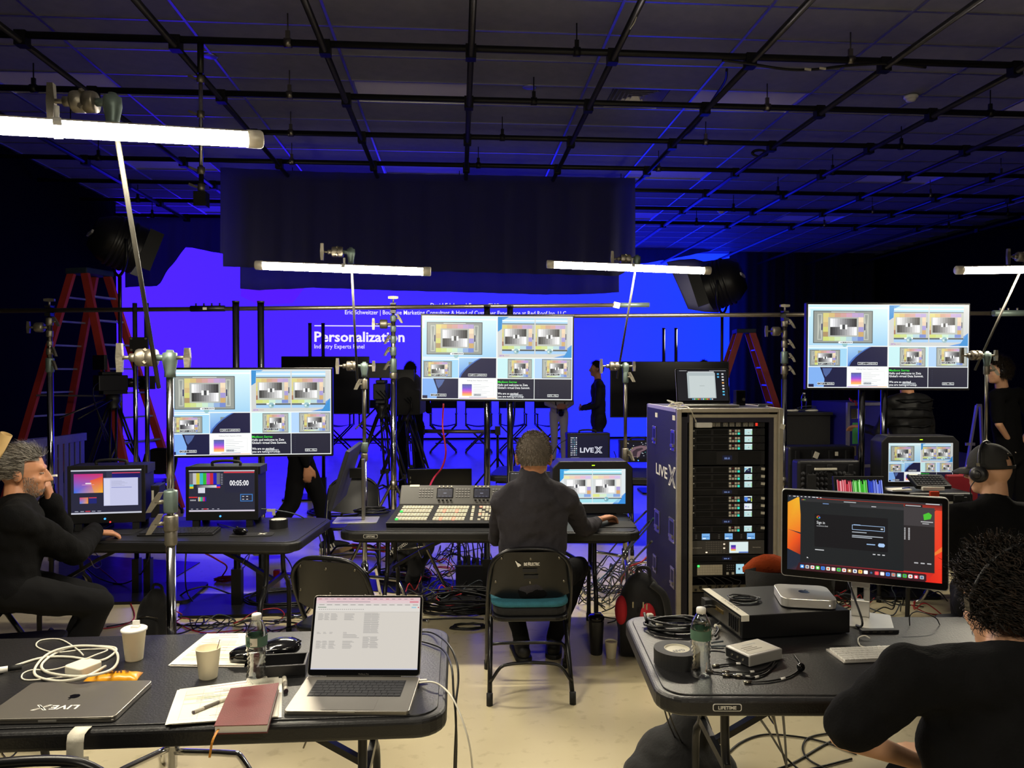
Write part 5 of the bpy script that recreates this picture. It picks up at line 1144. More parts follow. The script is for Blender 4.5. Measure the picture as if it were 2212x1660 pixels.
def timer_ui(S):
 S.rect(0,0,1,1,'#262738',0);S.rect(0,0,1,0.025,'#cfd0dc',1);S.rect(0,0.965,1,1,'#d8cfe0',1);S.rect(0.53,0.035,0.995,0.065,'#d83a48',1)
 cols=['#6a6a70','#c0c0c4','#c8c030','#38b8c0','#30b830','#b030b8','#c02838','#1a1ab8','#6a6a70']
 for i,c_ in enumerate(cols):S.rect(0.01+i*0.0515,0.065,0.01+(i+1)*0.0515,0.34,c_,1)
 S.rect(0.01,0.34,0.07,0.39,'#30c0c8',1);S.rect(0.01,0.39,0.07,0.44,'#d8c820',1);S.rect(0.12,0.36,0.42,0.42,[C('#3a3a48'),C('#d8d8dc'),C('#d8d8dc'),C('#3a3a48')],1);S.rect(0.42,0.34,0.475,0.39,'#2020d0',1);S.rect(0.42,0.39,0.475,0.43,'#e03048',1)
 S.rect(0.14,0.42,0.245,0.55,'#d6d6e2',2)
 for i in range(7):S.rect(0.485,0.09+i*0.04,0.515,0.1+i*0.04,'#b8b8c8',1)
 S.rect(0.54,0.09,0.99,0.54,'#22233a',1);S.text(0.765,0.37,0.18,'00:05:00','#f6f6fa',3,'c',bold=0.02,fit=0.29)
 S.rect(0,0.64,0.13,0.665,'#e03030',1);S.text(0.02,0.74,0.05,'00:05:00','#f0f0f4',2,fit=0.085);q=S.sub(0.14,0.64,0.26,0.76)
 for i,c_ in enumerate(cols[1:8]):q.rect(i/7,0.05,(i+1)/7,0.9,c_,2)
 S.frame(0.78,0.58,0.97,0.76,0.012,'#3a78c0',2)
 for i in range(4):S.rect(0.81+(i%2)*0.06,0.63+(i//2)*0.07,0.84+(i%2)*0.06,0.645+(i//2)*0.07,'#e0e0e8',3)
 S.rect(0.22,0.925,0.29,0.945,'#d03040',1)
 for i in range(6):S.rect(0.03+i*0.08,0.93,0.06+i*0.08,0.942,'#c8c8d4',1)
pl=portable_pc('portable workstation with a colourful slide on screen beside the bearded man',152,1008,310,1128,4.72,R(6),slides_ui,TZ,0.2)
w=0.46
MB().bb(0.24,0.29,0.03,0.17,0.06,0.26).build('side_module',BLK,pl,bev=0.004);MB().bb(0.246,0.258,0.026,0.029,0.13,0.23).build('barcode_label',TAPE,pl)
MB().cyl((0.02,-0.013,0.05),(0.02,-0.008,0.05),0.005,n=8).build('record_light',M('red_led','#e03030',0.4,emit='#ff4040',es=1.2),pl)
portable_pc('portable workstation showing a five-minute countdown timer',403,1010,557,1122,4.78,R(-1),timer_ui,TZ,0.2)
def onL(px,py,dz=0.0):return on(px,py,TZ+dz)
PCROWS=[[1]*18,[1]*13+[2,1,1,1,1],[1.5]+[1]*12+[1.5,1,1,1,1],[1.8]+[1]*11+[2.2,1,1,1,1],[2.3]+[1]*10+[2.7,1,1,1,1],[1.3,1.3,1.3,6.2,1.3,1.3,1.3,1,1,1,1]]
def pc_keyboard(label,p,rz,w=0.44,d=0.14,mat=KEYM,bm=BLK,rows=PCROWS,h=0.014):
 t=thing('keyboard',label,'keyboard',p,rz,'keyboards');m=MB()
 m._a([(-w/2,-d/2,0),(w/2,-d/2,0),(w/2,d/2,0),(-w/2,d/2,0),(-w/2,-d/2,h*0.7),(w/2,-d/2,h*0.7),(w/2,d/2,h*1.5),(-w/2,d/2,h*1.5)],[(0,3,2,1),(4,5,6,7),(0,1,5,4),(1,2,6,5),(2,3,7,6),(3,0,4,7)]);m.build('tray',bm,t,bev=0.003)
 sl=math.atan2(h*0.8,d);g=MX((0,0,h*1.1),sl,0,0);n=len(rows);dy=(d-0.016)/n;x0=-w/2+0.008;x1=-x0;cache={}
 for j,row in enumerate(rows):
  x=x0;tot=sum(row)
  for q in row:
   wx=(x1-x0)*q/tot;k=round(wx,4)
   M_=g@MX((x+wx/2,d/2-0.008-(j+0.5)*dy,0))
   if k not in cache:cache[k]=MB().bb(-wx/2+0.0012,wx/2-0.0012,-dy/2+0.0012,dy/2-0.0012,0,0.006).build('key',mat,t,mw=M_).data
   else:mkobj('key',cache[k],t,mw=M_)
   x+=wx
 return t
pc_keyboard('black keyboard in front of the countdown workstation',onL(388,1153),R(-1))
pc_keyboard('black keyboard under the hand of the bearded man',onL(160,1142),R(-2),w=0.42)
pad=onL(545,1156);t=thing('mouse_pad','black mouse pad with a white X mark beside the tape roll','mouse pad',pad,R(2));MB().prism(rrect(0.245,0.1,0.014,4),0,0.004).build('pad',RUB,t,bev=0.001)
m=MB();big_x(m,MX((0.058,0.006,0.0046)),0.038);m.build('x_mark',PAP,t)
m=MB();text_mesh(m,'LIVE',0.024,MX((-0.03,-0.004,0.0046)),fit=0.06);m.build('lettering',M('grey_ink','#3c3c42',0.6),t)
def mouse(label,p,rz,mat=BLKG):t=thing('computer_mouse',label,'mouse',p,rz,'computer mice');MB().ell((0,0,0.012),(0.03,0.052,0.022),16,10).build('shell',mat,t);MB().cyl((-0.004,0.025,0.03),(0.004,0.025,0.03),0.007,n=10).build('scroll_wheel',RUB,t);return t
mouse('black mouse on the mouse pad in front of the countdown workstation',onL(519,1152,0.0105),R(60))
p=onL(262,1150);t=thing('mouse_pad','dark mouse pad beside the hand of the bearded man','mouse pad',(p.x,p.y,TZ),R(-4));MB().prism(rrect(0.2,0.16,0.02,4),0,0.003).build('pad',RUB,t)
def tape_roll(label,p,ro,ri,h,rz=0,text='GAFF',core=TAPE):
 t=thing('tape_roll',label,'tape roll',p,rz,'rolls of black tape')
 MB().lathe([(ri,0),(ro,0),(ro,h),(ri,h),(ri,0)],n=40,sm=False).build('tape',GAFF,t);MB().lathe([(0,0.004),(ri,0.004)],n=32,sm=False)
 MB().lathe([(ri-0.003,0.0),(ri,0.0),(ri,h*0.98),(ri-0.003,h*0.98),(ri-0.003,0)],n=40,sm=False).build('core',core,t)
 m=MB().lathe([(0,h*0.9),(ri-0.003,h*0.9)],n=32,sm=False);cd=m.build('core_card',core,t)
 if text:m=MB();text_mesh(m,text,0.022,MX((0,-0.004,h*0.9+0.0006),0,0,R(180)),'c',bold=0.03,fit=0.045);m.build('lettering',BLK,cd)
 return t
tape_roll('roll of black tape at the back corner of the left table',onL(602,1140),0.056,0.046,0.052,0,'LIVE')
px_cable('thin grey cable behind the countdown keyboard',[(470,1132),(500,1140,.01),(525,1146),(505,1150)],0.0025,GRYC)
free_cable('grey cable plugged into the countdown workstation and falling behind the table',[at(556,1100,4.85),at(590,1102,4.9),at(640,1112,4.95),at(668,1130,5.05),at(690,1160,5.2),at(695,1200,5.3),on(700,1240,.005)],0.004,GRYC)
t=thing('cable_tag','folded white tape flag on the grey cable behind the left table','tape',at(588,1104,4.88));MB().bb(-0.035,0.02,-0.002,0.0,-0.006,0.012).bb(0.0,0.02,-0.002,0.0,-0.03,-0.006).build('flag',TAPE,t)
bottle('small water bottle standing behind the first portable workstation',onL(336,1112),0,1.2,0.85)
# ------------------------------------------------------------------ front right table: desktop computer, small computer, tape, cables
def onR(px,py,dz=0.0):return on(px,py,TZ+dz)
BXM=M('black_server_steel','#161618',0.4,0.3,noise=0.1)
hz=0.133
fl,fr=onR(1603,1384),onR(1836,1370);rzb=frame_of(fl,fr);bw=0.32;bd=0.38
d=Vector((math.cos(rzb),math.sin(rzb),0));n=Vector((-d.y,d.x,0))
bl=onR(1548,1350)
t=thing('desktop_box','flat black desktop computer box under the silver mini computer','computer',(fl.x,fl.y,TZ),rzb);L=(fr-fl).length
back=onR(1546,1352)-fl;bd=0.34
u_=lambda x,y,z_:(x,y,z_)
hb=0.088
sk=-0.0
case=MB().bb(0,L,0,bd,0.004,hb).build('case',BXM,t,bev=0.003)
m=MB();m.bb(-0.002,0.0,0.012,bd-0.012,0.012,hb-0.012);m.build('rear_panel',STL,case)
for k in range(5):MB().bb(-0.005,-0.002,0.03+k*0.016,0.036+k*0.016,0.02,0.07).build('expansion_slot',BLK,case)
for k in range(6):MB().bb(-0.006,-0.002,0.15+k*0.012,0.157+k*0.012,0.045,0.058).build('audio_pin',GOLD,case)
MB().bb(-0.03,-0.002,0.25,0.29,0.04,0.07).build('power_plug',RUB,t)
MB().bb(-0.004,0.026,-0.001,bd,hb,hb+0.0015).bb(-0.004,0.026,-0.0025,-0.001,hb-0.02,hb+0.0015).build('tape_label',TAPE,t)
m=MB();text_mesh(m,'PLAYBACK 2',0.014,MX((0.02,0.06,hb+0.0022),0,0,R(90)),fit=0.14);m.build('tape_writing',M('marker_ink','#7a766a',0.7),t)
mc=on(1737,1300,TZ+hb);t=thing('mini_computer','flat silver mini computer lying on the black desktop box','computer',(mc.x,mc.y,TZ+hb+0.001),R(-14))
MB().prism(rrect(0.197,0.197,0.032,7),0.003,0.036).build('shell',ALUS,t,bev=0.002);MB().prism(rrect(0.17,0.17,0.03,5),0,0.003).build('foot_plate',RUB,t)
m=MB();X=MX((0.0,0.0,0.0362),0,0,R(-8));m.prism(apple_poly(0.042),0,0.0004,X=X);m.prism(leaf_poly(0.042),0,0.0004,X=X);m.build('emblem',BLKG,t)
MB().ell((0.07,-0.0985,0.016),(0.002,0.001,0.002),8,6).build('status_light',M('white_led','#ffffff',0.3,emit='#ffffff',es=2),t)
p=on(1605,1298,TZ+hb);coil('black power cable coiled on the desktop box',p+Vector((0.0,0.0,0.001)),0.055,3,0.003,BCAB,sq=0.75,h=0.005,seed=9)
free_cable('black power cord leaving the back of the desktop box',[on(1545,1312,TZ+.06),on(1528,1310,TZ+.075),on(1512,1318,TZ+.05),on(1508,1330,TZ+.01),on(1505,1345,TZ+.005)],0.0045,BCAB)
def mac_ui(S):
 S.poly([(0,0),(1,0),(1,1),(0,1)],[C('#16283a'),C('#2a1420'),C('#e0281c'),C('#1a2436')],0)
 S.poly([(0,0.05),(0.08,0.02),(0.1,0.5),(0.0,0.46)],[C('#f0a020'),C('#f0b428'),C('#f07020'),C('#f08a20')],1);S.poly([(0,0.46),(0.1,0.52),(0.1,0.8),(0.0,0.72)],[C('#f07a20'),C('#e84a18'),C('#8a1c18'),C('#e85a18')],1);S.poly([(0,0.1),(0.09,0.0),(0.0,0.0)],'#132433',2)
 S.poly([(0.2,0.0),(1,0.0),(1,0.09),(0.2,0.04)],[C('#5a1c1a'),C('#3a1016'),C('#a8281c'),C('#d83a20')],2)
 S.poly([(0.955,0.1),(1,0.04),(1,1),(0.9,1),(0.955,0.88)],[C('#e84828'),C('#f04020'),C('#f02c18'),C('#d82018'),C('#e03018')],1);S.poly([(0.955,0.62),(1,0.54),(1,0.6),(0.955,0.66)],'#f07a30',2)
 S.poly([(0.08,0.9),(0.9,0.9),(0.9,1),(0.06,1)],'#3a0f1a',1)
 S.rect(0,0,1,0.024,'#2c2a30',4)
 for i,w in enumerate((0.008,0.025,0.015,0.015,0.018,0.018,0.03,0.022,0.016)):S.rect(0.012+i*0.026,0.008,0.012+i*0.026+w*0.7,0.017,'#e4e6e8',5)
 S.rect(0.9,0.008,0.985,0.017,'#e4e6e8',5)
 S.rect(0.76,0.06,0.955,0.88,'#231f22',2);S.rect(0.76,0.06,0.955,0.3,'#3c383b',3);S.rect(0.77,0.03,0.88,0.06,'#141418',5);S.rect(0.775,0.04,0.87,0.05,'#c8c8cc',6)
 S.poly([(0.885,0.15),(0.918,0.12),(0.938,0.15),(0.93,0.2),(0.89,0.22)],'#48c030',5);S.rect(0.87,0.235,0.945,0.247,'#b8b8ba',5);S.rect(0.88,0.26,0.92,0.27,'#b8b8ba',5)
 for i in range(12):S.rect(0.768,0.33+i*0.013,0.776,0.338+i*0.013,'#c4c4c6',5);S.rect(0.793,0.33+i*0.013,0.803,0.338+i*0.013,'#c4c4c6',5)
 for i in range(3):S.rect(0.83+i*0.04,0.76,0.855+i*0.04,0.775,'#b8b8ba',5)
 S.rect(0.09,0.03,0.765,0.89,'#161b1f',4);S.rect(0.09,0.03,0.765,0.075,'#2a2b2e',5);S.rect(0.42,0.075,0.765,0.11,'#333438',5)
 for i,c_ in enumerate(('#f05a50','#f0c040','#50c848')):S.disc(0.1+i*0.009,0.052,0.003,c_,6)
 S.rect(0.38,0.045,0.46,0.055,'#b8bcc0',6);S.rect(0.24,0.085,0.28,0.094,'#7a9ad0',6);S.rect(0.56,0.085,0.59,0.094,'#d0d0d4',6)
 S.rect(0.185,0.23,0.665,0.665,'#080a12',5)
 for i,c_ in enumerate(('#ea4335','#fbbc05','#34a853','#4285f4')):
  a0,a1=(R(45),R(150))if i==0 else(R(150),R(215))if i==1 else(R(215),R(315))if i==2 else(R(-45),R(8))
  pts=[(0.212+rr*math.cos(a),0.275-rr*S.asp()*math.sin(a))for rr,rng in((0.012,range(5)),(0.0075,range(4,-1,-1)))for a in[a0+(a1-a0)*k/4 for k in rng]];S.poly(pts,c_,6)
 S.rect(0.212,0.269,0.224,0.279,'#4285f4',6)
 S.text(0.2,0.36,0.052,'Sign in','#e8eaec',6,fit=0.055);S.text(0.2,0.395,0.024,'to continue to Gmail','#d8dadc',6,fit=0.075)
 S.frame(0.435,0.34,0.645,0.405,0.003,'#a8c8f0',6);S.rect(0.445,0.335,0.49,0.345,'#a8c8f0',7);S.rect(0.62,0.365,0.635,0.382,'#c8ccd0',6)
 for v,w in((0.43,0.095),(0.475,0.2),(0.495,0.13)):S.rect(0.435,v,0.435+w,v+0.01,'#b4bcc6',6)
 S.rect(0.53,0.575,0.585,0.588,'#98b8e0',6);S.poly([(0.605,0.57),(0.61,0.558),(0.64,0.558),(0.647,0.575),(0.645,0.592),(0.64,0.605),(0.61,0.605),(0.603,0.59)],'#a8c8f0',6)
 S.rect(0.19,0.7,0.25,0.712,'#c8cacc',6)
 for i in range(3):S.rect(0.57+i*0.03,0.7,0.587+i*0.03,0.712,'#d0d2d4',6)
 S.poly([(0.135,0.81),(0.135,0.83),(0.14,0.826),(0.145,0.83),(0.143,0.82)],'#f0f0f0',7)
 S.poly([(0.08,0.905),(0.905,0.905),(0.905,0.985),(0.08,0.985)],'#38141f',5)
 dock=['#3a9af0','#d0c8c0','#e8ecf0','#58d050','#3a8af0','#e0e8d8','#f0d8d0','#50d048','#f4f0f0','#b08a40','#f0f0f0','#f0d060','#f4f4f4','#202024','#f04058','#f0e8e8','#3a80f0','#98989c','#80d0c0','#48c030','#f0f0f0','#e85060','#a8b0b4']
 for i,c_ in enumerate(dock):u=0.09+i*0.0352;S.poly(rrect(0.026,0.046,0.007,2,u+0.013,0.945),c_,6);S.disc(u+0.013,0.945,0.007,['#ffffff','#4a6a9a','#f07050'][i%3],7)
tl,tr,bl_,br=(1690,1050),(2056,1082),(1683,1240),(2043,1283)
Ym=2.72
a,b=at(1688,1145,2.86),at(2050,1182,2.60);c=(a+b)/2;mw=math.hypot(b.x-a.x,b.y-a.y);mh=mw*0.36/0.61;rz=math.atan2(b.y-a.y,b.x-a.x)
t=thing('desktop_monitor','large desktop monitor showing a sign-in page on the front right table','monitor',(c.x,c.y,TZ),rz)
zc=c.z-TZ;roll=R(0)
X=MX((0,0,zc),R(-3),roll,0);m=MB();m.prism(rrect(mw,mh,0.014,4),-0.03,0.0,X=X@MX((0,0,0),R(90)));hs=m.build('screen_housing',ALUS,t,bev=0.002)
m=MB();m.prism(rrect(mw-0.006,mh-0.006,0.012,4),0,0.0012,X=X@MX((0,0,0),R(90)));m.build('bezel',BLKG,hs)
S=Scr(mw-0.045,mh-0.05);mac_ui(S);S.build('screen_picture',hs,X@MX((0,-0.0012,0.002)))
MB().bb(-0.033,0.033,0.09,0.115,0.006,0.07).bb(-0.033,-0.012,0.09,0.115,0.07,0.12).bb(0.012,0.033,0.09,0.115,0.07,0.12).bb(-0.033,0.033,0.09,0.115,0.12,0.42).build('stand_column',ALUS,t,bev=0.003);MB().bb(-0.03,0.03,0.03,0.1,zc-0.04,zc+0.04).build('tilt_joint',ALUS,t)
MB().prism(rrect(0.22,0.2,0.012,3,0,0.06),0,0.006).build('stand_base',ALUS,t,bev=0.001)
free_cable('black video cable dropping behind the desktop monitor stand',[c+Vector((-0.02,0.12,0.0)),c+Vector((-0.01,0.13,-0.12)),on(1862,1340,TZ+.06),on(1850,1352,TZ+.01),on(1875,1364,TZ+.005)],0.004,BCAB)
MACROWS=[[1]*14,[1]*13+[1.5],[1.5]+[1]*12+[1],[1.8]+[1]*11+[1.7],[2.3]+[1]*10+[2.2],[1,1,1,1.2,5,1.2,1,1,1,1]]
p=onR(1860,1418);pc_keyboard('slim white keyboard partly hidden by the curly-haired man',p+Vector((0.045,0,0)),rzb-R(3),0.28,0.115,KEYW,ALUS,MACROWS,0.006)
p=onR(1893,1367);t=thing('port_hub','flat black hub lying behind the white keyboard','hub',p,R(-2));MB().bb(-0.06,0.08,-0.012,0.012,0,0.012).build('hub_body',BLK,t,bev=0.002)
for k in range(4):MB().bb(-0.05+k*0.03,-0.035+k*0.03,-0.0126,-0.012,0.003,0.009).build('port',STL,t)
px_cable('white cable loop beside the flat black hub',[(1880,1380,.004),(1868,1374,.01),(1854,1380),(1858,1395),(1880,1400),(1900,1396)],0.0024,WCAB,name='white_cable')
px_cable('thin black cable arching behind the curly-haired man',[(1965,1352),(1966,1330,.05),(1985,1322,.06),(2020,1335,.04),(2030,1350)],0.002,BCAB)
bottle('full clear water bottle beside the roll of gaffer tape',onR(1514,1462),R(70),1.22,1.02)
tape_roll('large roll of black gaffer tape on the front right table',onR(1462,1433),0.075,0.042,0.05,R(12),'GAFF')
p=onR(1628,1424);t=thing('signal_converter','silver signal converter box with tilted label on the front right table','converter',(p.x,p.y,TZ),R(24))
cv=MB().bb(-0.075,0.075,-0.055,0.055,0.004,0.04).build('case',ALUS,t,bev=0.004);MB().bb(-0.06,0.062,-0.042,0.048,0.04,0.0405).build('top_label',M('silver_label','#b9b4a8',0.5),cv)
for k in range(2):MB().bb(-0.0765+k*0.1515,-0.075+k*0.1515,-0.05,0.05,0.008,0.036).build('end_plate',BLK,t)
m=MB();text_mesh(m,'HD CONVERTER',0.01,MX((-0.03,0.02,0.0412)),fit=0.06);m.build('lettering',M('blue_grey_ink','#7a8894',0.6),cv)
for k in range(3):m=MB();m.bb(-0.05,-0.0+k*0.01,0.006-k*0.012,0.009-k*0.012,0.0405,0.0409);m.build('label_line',M('marker_ink'),cv)
for k in range(3):MB().cyl((-0.0765,-0.03+k*0.025,0.022),(-0.08,-0.03+k*0.025,0.022),0.004,n=8).build('jack',SILV,t)
MB().cyl((0.077,-0.02,0.022),(0.1,-0.02,0.022),0.006,n=10).build('video_socket',SILV,t)
def bnc_cable(label,pts):
 P=[onR(q[0],q[1],0.004+(q[2]if len(q)>2 else 0))for q in pts];t=thing('video_cable',label,'cable',P[0],0,'short black cables with silver plugs');o=P[0].copy()
 S_=[q-o for q in spl(P,8)];MB().tube(S_,0.0028,8).build('jacket',BCAB,t);d=(S_[0]-S_[2]).normalized();MB().cyl(S_[0],S_[0]+d*0.022,0.0048,n=10).build('plug',SILV,t)
 k=len(S_)//3;MB().tube(S_[k:k+3],0.0036,8).build('white_sleeve',WHT,t);return t
bnc_cable('short cable with silver plug, uppermost of those fanned below the converter',[(1552,1438),(1590,1434),(1630,1436),(1670,1428)])
bnc_cable('short cable with silver plug fanned below the converter, second from the top',[(1575,1452),(1620,1452),(1650,1446),(1668,1432)])
bnc_cable('short cable with silver plug fanned below the converter, third from the top',[(1540,1452),(1590,1458),(1640,1456),(1672,1440)])
bnc_cable('short cable with silver plug fanned below the converter, fourth from the top',[(1576,1460),(1610,1462),(1650,1458),(1678,1434)])
bnc_cable('short cable with silver plug fanned below the converter, lowest of the bunch',[(1600,1462),(1630,1464),(1662,1450),(1676,1424)])
bnc_cable('separate short cable with silver plug curving toward the white keyboard',[(1622,1474),(1660,1472),(1700,1464),(1724,1450),(1730,1436),(1716,1416)])
p=onR(1726,1449);t=thing('cable_nut','black plastic nut threaded on the separate short cable','cable nut',p);MB().lathe([(0.004,0),(0.011,0),(0.013,0.004),(0.013,0.012),(0.01,0.016),(0.004,0.016)],(0,0,0.012),(0.3,-0.9,0.2),12).build('nut_ring',BLKG,t)
coil('coil of black cables at the back left of the front right table',onR(1462,1358),0.105,6,0.0045,BCAB,sq=0.62,h=0.006,seed=11)
px_cable('black cable bundle end drooping at the corner of the front right table',[(1392,1326,.03),(1396,1338,.02),(1402,1350),(1420,1360),(1440,1368),(1458,1372)],0.006,BCAB)
px_cable('white taped cable end behind the water bottle',[(1545,1375,.004),(1552,1362,.012),(1548,1354,.01),(1556,1344,.02)],0.004,BCAB)
for q,lb in(((1424,1356),'white tape flag on the black cables, left'),((1404,1336),'white tape flag at the tip of the drooping cable'),((1550,1360),'white tape flag behind the water bottle')):
 p=onR(*q);tag(MB().box((0,0,0.012),(0.03,0.014,0.012),rot=Euler((0.3,0.2,0.6)).to_matrix()).build('tape_flag',TAPE,None,p,bev=0.003),lb,'tape')
px_cable('grey lead running from the converter toward the bottle, upper',[(1562,1386,.012),(1545,1388,.01),(1530,1391,.006)],0.0035,GRYC);px_cable('grey lead running from the converter toward the bottle, lower',[(1568,1396,.012),(1548,1396,.008),(1530,1398,.006)],0.0035,GRYC)
# ------------------------------------------------------------------ equipment rack in a flight case
YR=4.5
CASEB=M('case_blue_black_laminate','#1c1a2c',0.55,noise=0.1,bump=0.2,bscale=250);EDGE=M('case_aluminium_edge','#c4bcab',0.42,0.55)
a,b=at(1463,884,YR-0.06),at(1692,884,YR-0.06);rk_w=b.x-a.x;rk_h=a.z;rk_c=Vector(((a.x+b.x)/2,a.y,0));rk_d=0.78;rk_rz=R(-1.0)
rack=thing('equipment_rack','tall blue-black flight case rack with aluminium edges full of recorders','equipment rack',rk_c,rk_rz)
w2=rk_w/2;wall=0.012;hh=rk_h;z0=0.02
for s in(-1,1):
 x=s*w2
 MB().bb(min(x,x-s*wall),max(x,x-s*wall),0.01,rk_d-0.01,z0,hh).build('side_panel',CASEB,rack)
 MB().bb(min(x-s*wall,x-s*0.075),max(x-s*wall,x-s*0.075),0.035,0.05,z0+0.05,hh-0.05).build('front_jamb',CASEB,rack)
 for y in(0.0,rk_d-0.028):
  MB().bb(x-(0.03 if s>0 else 0),x+(0.03 if s<0 else 0),y,y+0.028,z0,hh).build('edge_extrusion',EDGE,rack,bev=0.004)
 MB().bb(x-(0.014 if s>0 else 0.001),x+(0.001 if s>0 else 0.014),0.028,rk_d-0.028,hh-0.022,hh+0.002).build('edge_extrusion',EDGE,rack)
MB().bb(-w2+0.012,w2-0.012,0.01,rk_d-0.01,hh-0.012,hh).build('top_panel',CASEB,rack);MB().bb(-w2,w2,0.01,rk_d-0.01,z0,z0+0.012).build('bottom_panel',CASEB,rack);MB().bb(-w2+0.012,w2-0.012,rk_d-0.02,rk_d-0.01,z0+.012,hh-.012).build('back_panel',CASEB,rack)
MB().bb(-w2+0.03,w2-0.03,-0.002,0.026,hh-0.022,hh+0.002).build('edge_extrusion',EDGE,rack,bev=0.003)
MB().bb(-w2+0.075,w2-0.075,0.035,0.05,hh-0.085,hh-0.022).build('front_header',CASEB,rack)
rackx=lambda px:at(px,1000,YR).x-rk_c.x
ix0,ix1=rackx(1489),rackx(1671);zt,zb_=at(1580,902,YR).z,0.2
for q in((ix0-0.008,ix0+0.014),(ix1-0.014,ix1+0.008)):MB().bb(q[0],q[1],0.03,0.05,zb_,zt).build('inner_frame',EDGE,rack,bev=0.002)
MB().bb(ix0-0.008,ix1+0.008,0.03,0.05,zt,zt+0.02).build('inner_frame',EDGE,rack,bev=0.002)
for s in(-1,1):MB().bb(s*0.226-0.012,s*0.226+0.012,0.075,0.085,zb_,zt).build('rack_rail',BLKM,rack)
MB().bb(-0.23,0.23,0.12,0.13,zb_,zt).build('shade_backing',M('void_shade','#050506',0.9),rack)  # near-black colour paints the shade in the rack's depth and slots
for sx in(-1,1):
 for sy in(0.1,rk_d-0.1):MB().cyl((sx*(w2-0.08)-0.015,sy,0.0+0.012),(sx*(w2-0.08)+0.015,sy,0.012),0.012,n=12).build('caster',RUB,rack)
def side_pt(px,py):
 X=Matrix.Rotation(-rk_rz,4,'Z');d=ray(px,py);d=X.to_3x3()@d;o=X@(_O-rk_c);k=(-w2-o.x)/d.x;return o+d*k
HW=M('latch_zinc','#b6b2aa',0.28,0.95)
def dish(px,py,w_,h_,nm):
 p=side_pt(px,py);y,z_=max(0.04+w_/2,min(rk_d-0.04-w_/2,p.y)),p.z
 pl=MB().bb(-w2-0.004,-w2,y-w_/2,y+w_/2,z_-h_/2,z_+h_/2).build(nm,HW,rack,bev=0.006)
 MB().bb(-w2-0.0046,-w2-0.004,y-w_*0.34,y+w_*0.34,z_-h_*0.36,z_+h_*0.36).build('recess',BLK,pl);MB().bb(-w2-0.014,-w2-0.0045,y-w_*0.3,y+w_*0.3,z_-h_*0.3,z_-h_*0.18).build('grip_bar',HW,pl)
 for a_,b_ in((-1,-1),(1,-1),(1,1),(-1,1)):MB().ell((-w2-0.005,y+a_*w_*0.44,z_+b_*h_*0.45),(0.003,0.004,0.004),8,6).build('rivet',HW,pl)
dish(1420,1126,0.13,0.15,'recessed_handle');dish(1453,1147,0.13,0.15,'recessed_handle')
dish(1463,955,0.09,0.13,'butterfly_latch');dish(1463,1258,0.09,0.13,'butterfly_latch');dish(1414,940,0.09,0.12,'butterfly_latch');dish(1415,1218,0.09,0.12,'butterfly_latch')
p=side_pt(1440,1028);m=MB();X=Matrix.Translation((-w2-0.0012,p.y+0.0,p.z-0.02))@Euler((R(90),0,R(-90))).to_matrix().to_4x4()
text_mesh(m,'LIVE',0.1,X@MX((-0.27,0,0)),bold=0.02,fit=0.29);big_x(m,X@MX((0.13,0.033,0)),0.13,0,1);m.build('lettering',[PAP,CASEB],rack)
for px,py in((1418,898),(1459,905)):p=side_pt(px,py);MB().bb(-w2-0.0015,-w2,max(.04,p.y-0.03),max(.04,p.y-0.03)+0.06,p.z-0.012,p.z+0.018).build('tape_label',TAPE,rack)
MB().box((w2-0.01,-0.006,at(1686,920,YR).z),(0.03,0.004,0.03),rot=Euler((0,0.3,0)).to_matrix()).build('torn_tape',TAPE,rack)
# ------------------------------------------------------------------ things mounted in the rack
UH=0.0445
zpx=lambda py:at(1580,py,YR).z
FACE=M('rack_faceplate','#1b1b1e',0.45,noise=0.1);FACEG=M('rack_faceplate_grey','#4c4a48',0.45)
BTN=M('pale_rack_button','#cfc8b6',0.5,emit='#c8bfa8',es=0.12);BTNC=M('cyan_rack_button','#30d0b8',0.4,emit='#30d8c0',es=0.8)
def unit(name,label,cat,py,h,mat=FACE,group=None):
 p=rk_c+Matrix.Rotation(rk_rz,3,'Z')@Vector((0,0.062,0));t=thing(name,label,cat,(p.x,p.y,zpx(py)-h),rk_rz,group)
 MB().bb(-0.238,0.238,0.0,0.012,0.001,h-0.001).build('faceplate',mat,t,bev=0.001);MB().bb(-0.215,0.215,0.012,0.05,0.002,h-0.002).build('chassis',BLKM,t);return t
def rec_pic(kind):
 def f(S):
  S.rect(0,0,1,1,'#b8dcdc',0);S.rect(0,0,1,0.12,'#e8f4f4',1);S.rect(0.3,0.4,0.75,0.75,'#d4e4e0',1);S.rect(0.4,0.5,0.65,0.68,'#98b4b4',2);S.rect(0.9,0.3,1,0.9,'#a8d8a0',1)
  if kind=='dark':S.poly([(0,1),(0.2,0.6),(0.6,0.25),(0.85,0.2),(0.85,1)],'#14183c',2);S.rect(0,0.25,0.3,0.5,'#78b0e0',1)
  if kind=='blue':S.rect(0,0.15,0.88,1,'#1a1c3c',1);S.poly([(0,0.2),(0.4,0.2),(0.5,0.6),(0.3,1),(0,0.7)],'#4a80e0',2);S.rect(0.88,0.4,1,0.9,'#c0e040',2)
  if kind=='slide':S.rect(0,0.15,1,1,'#e8ecf4',1);S.rect(0.12,0.45,0.3,0.65,'#7a70c8',2)
 return f
bm_me=None
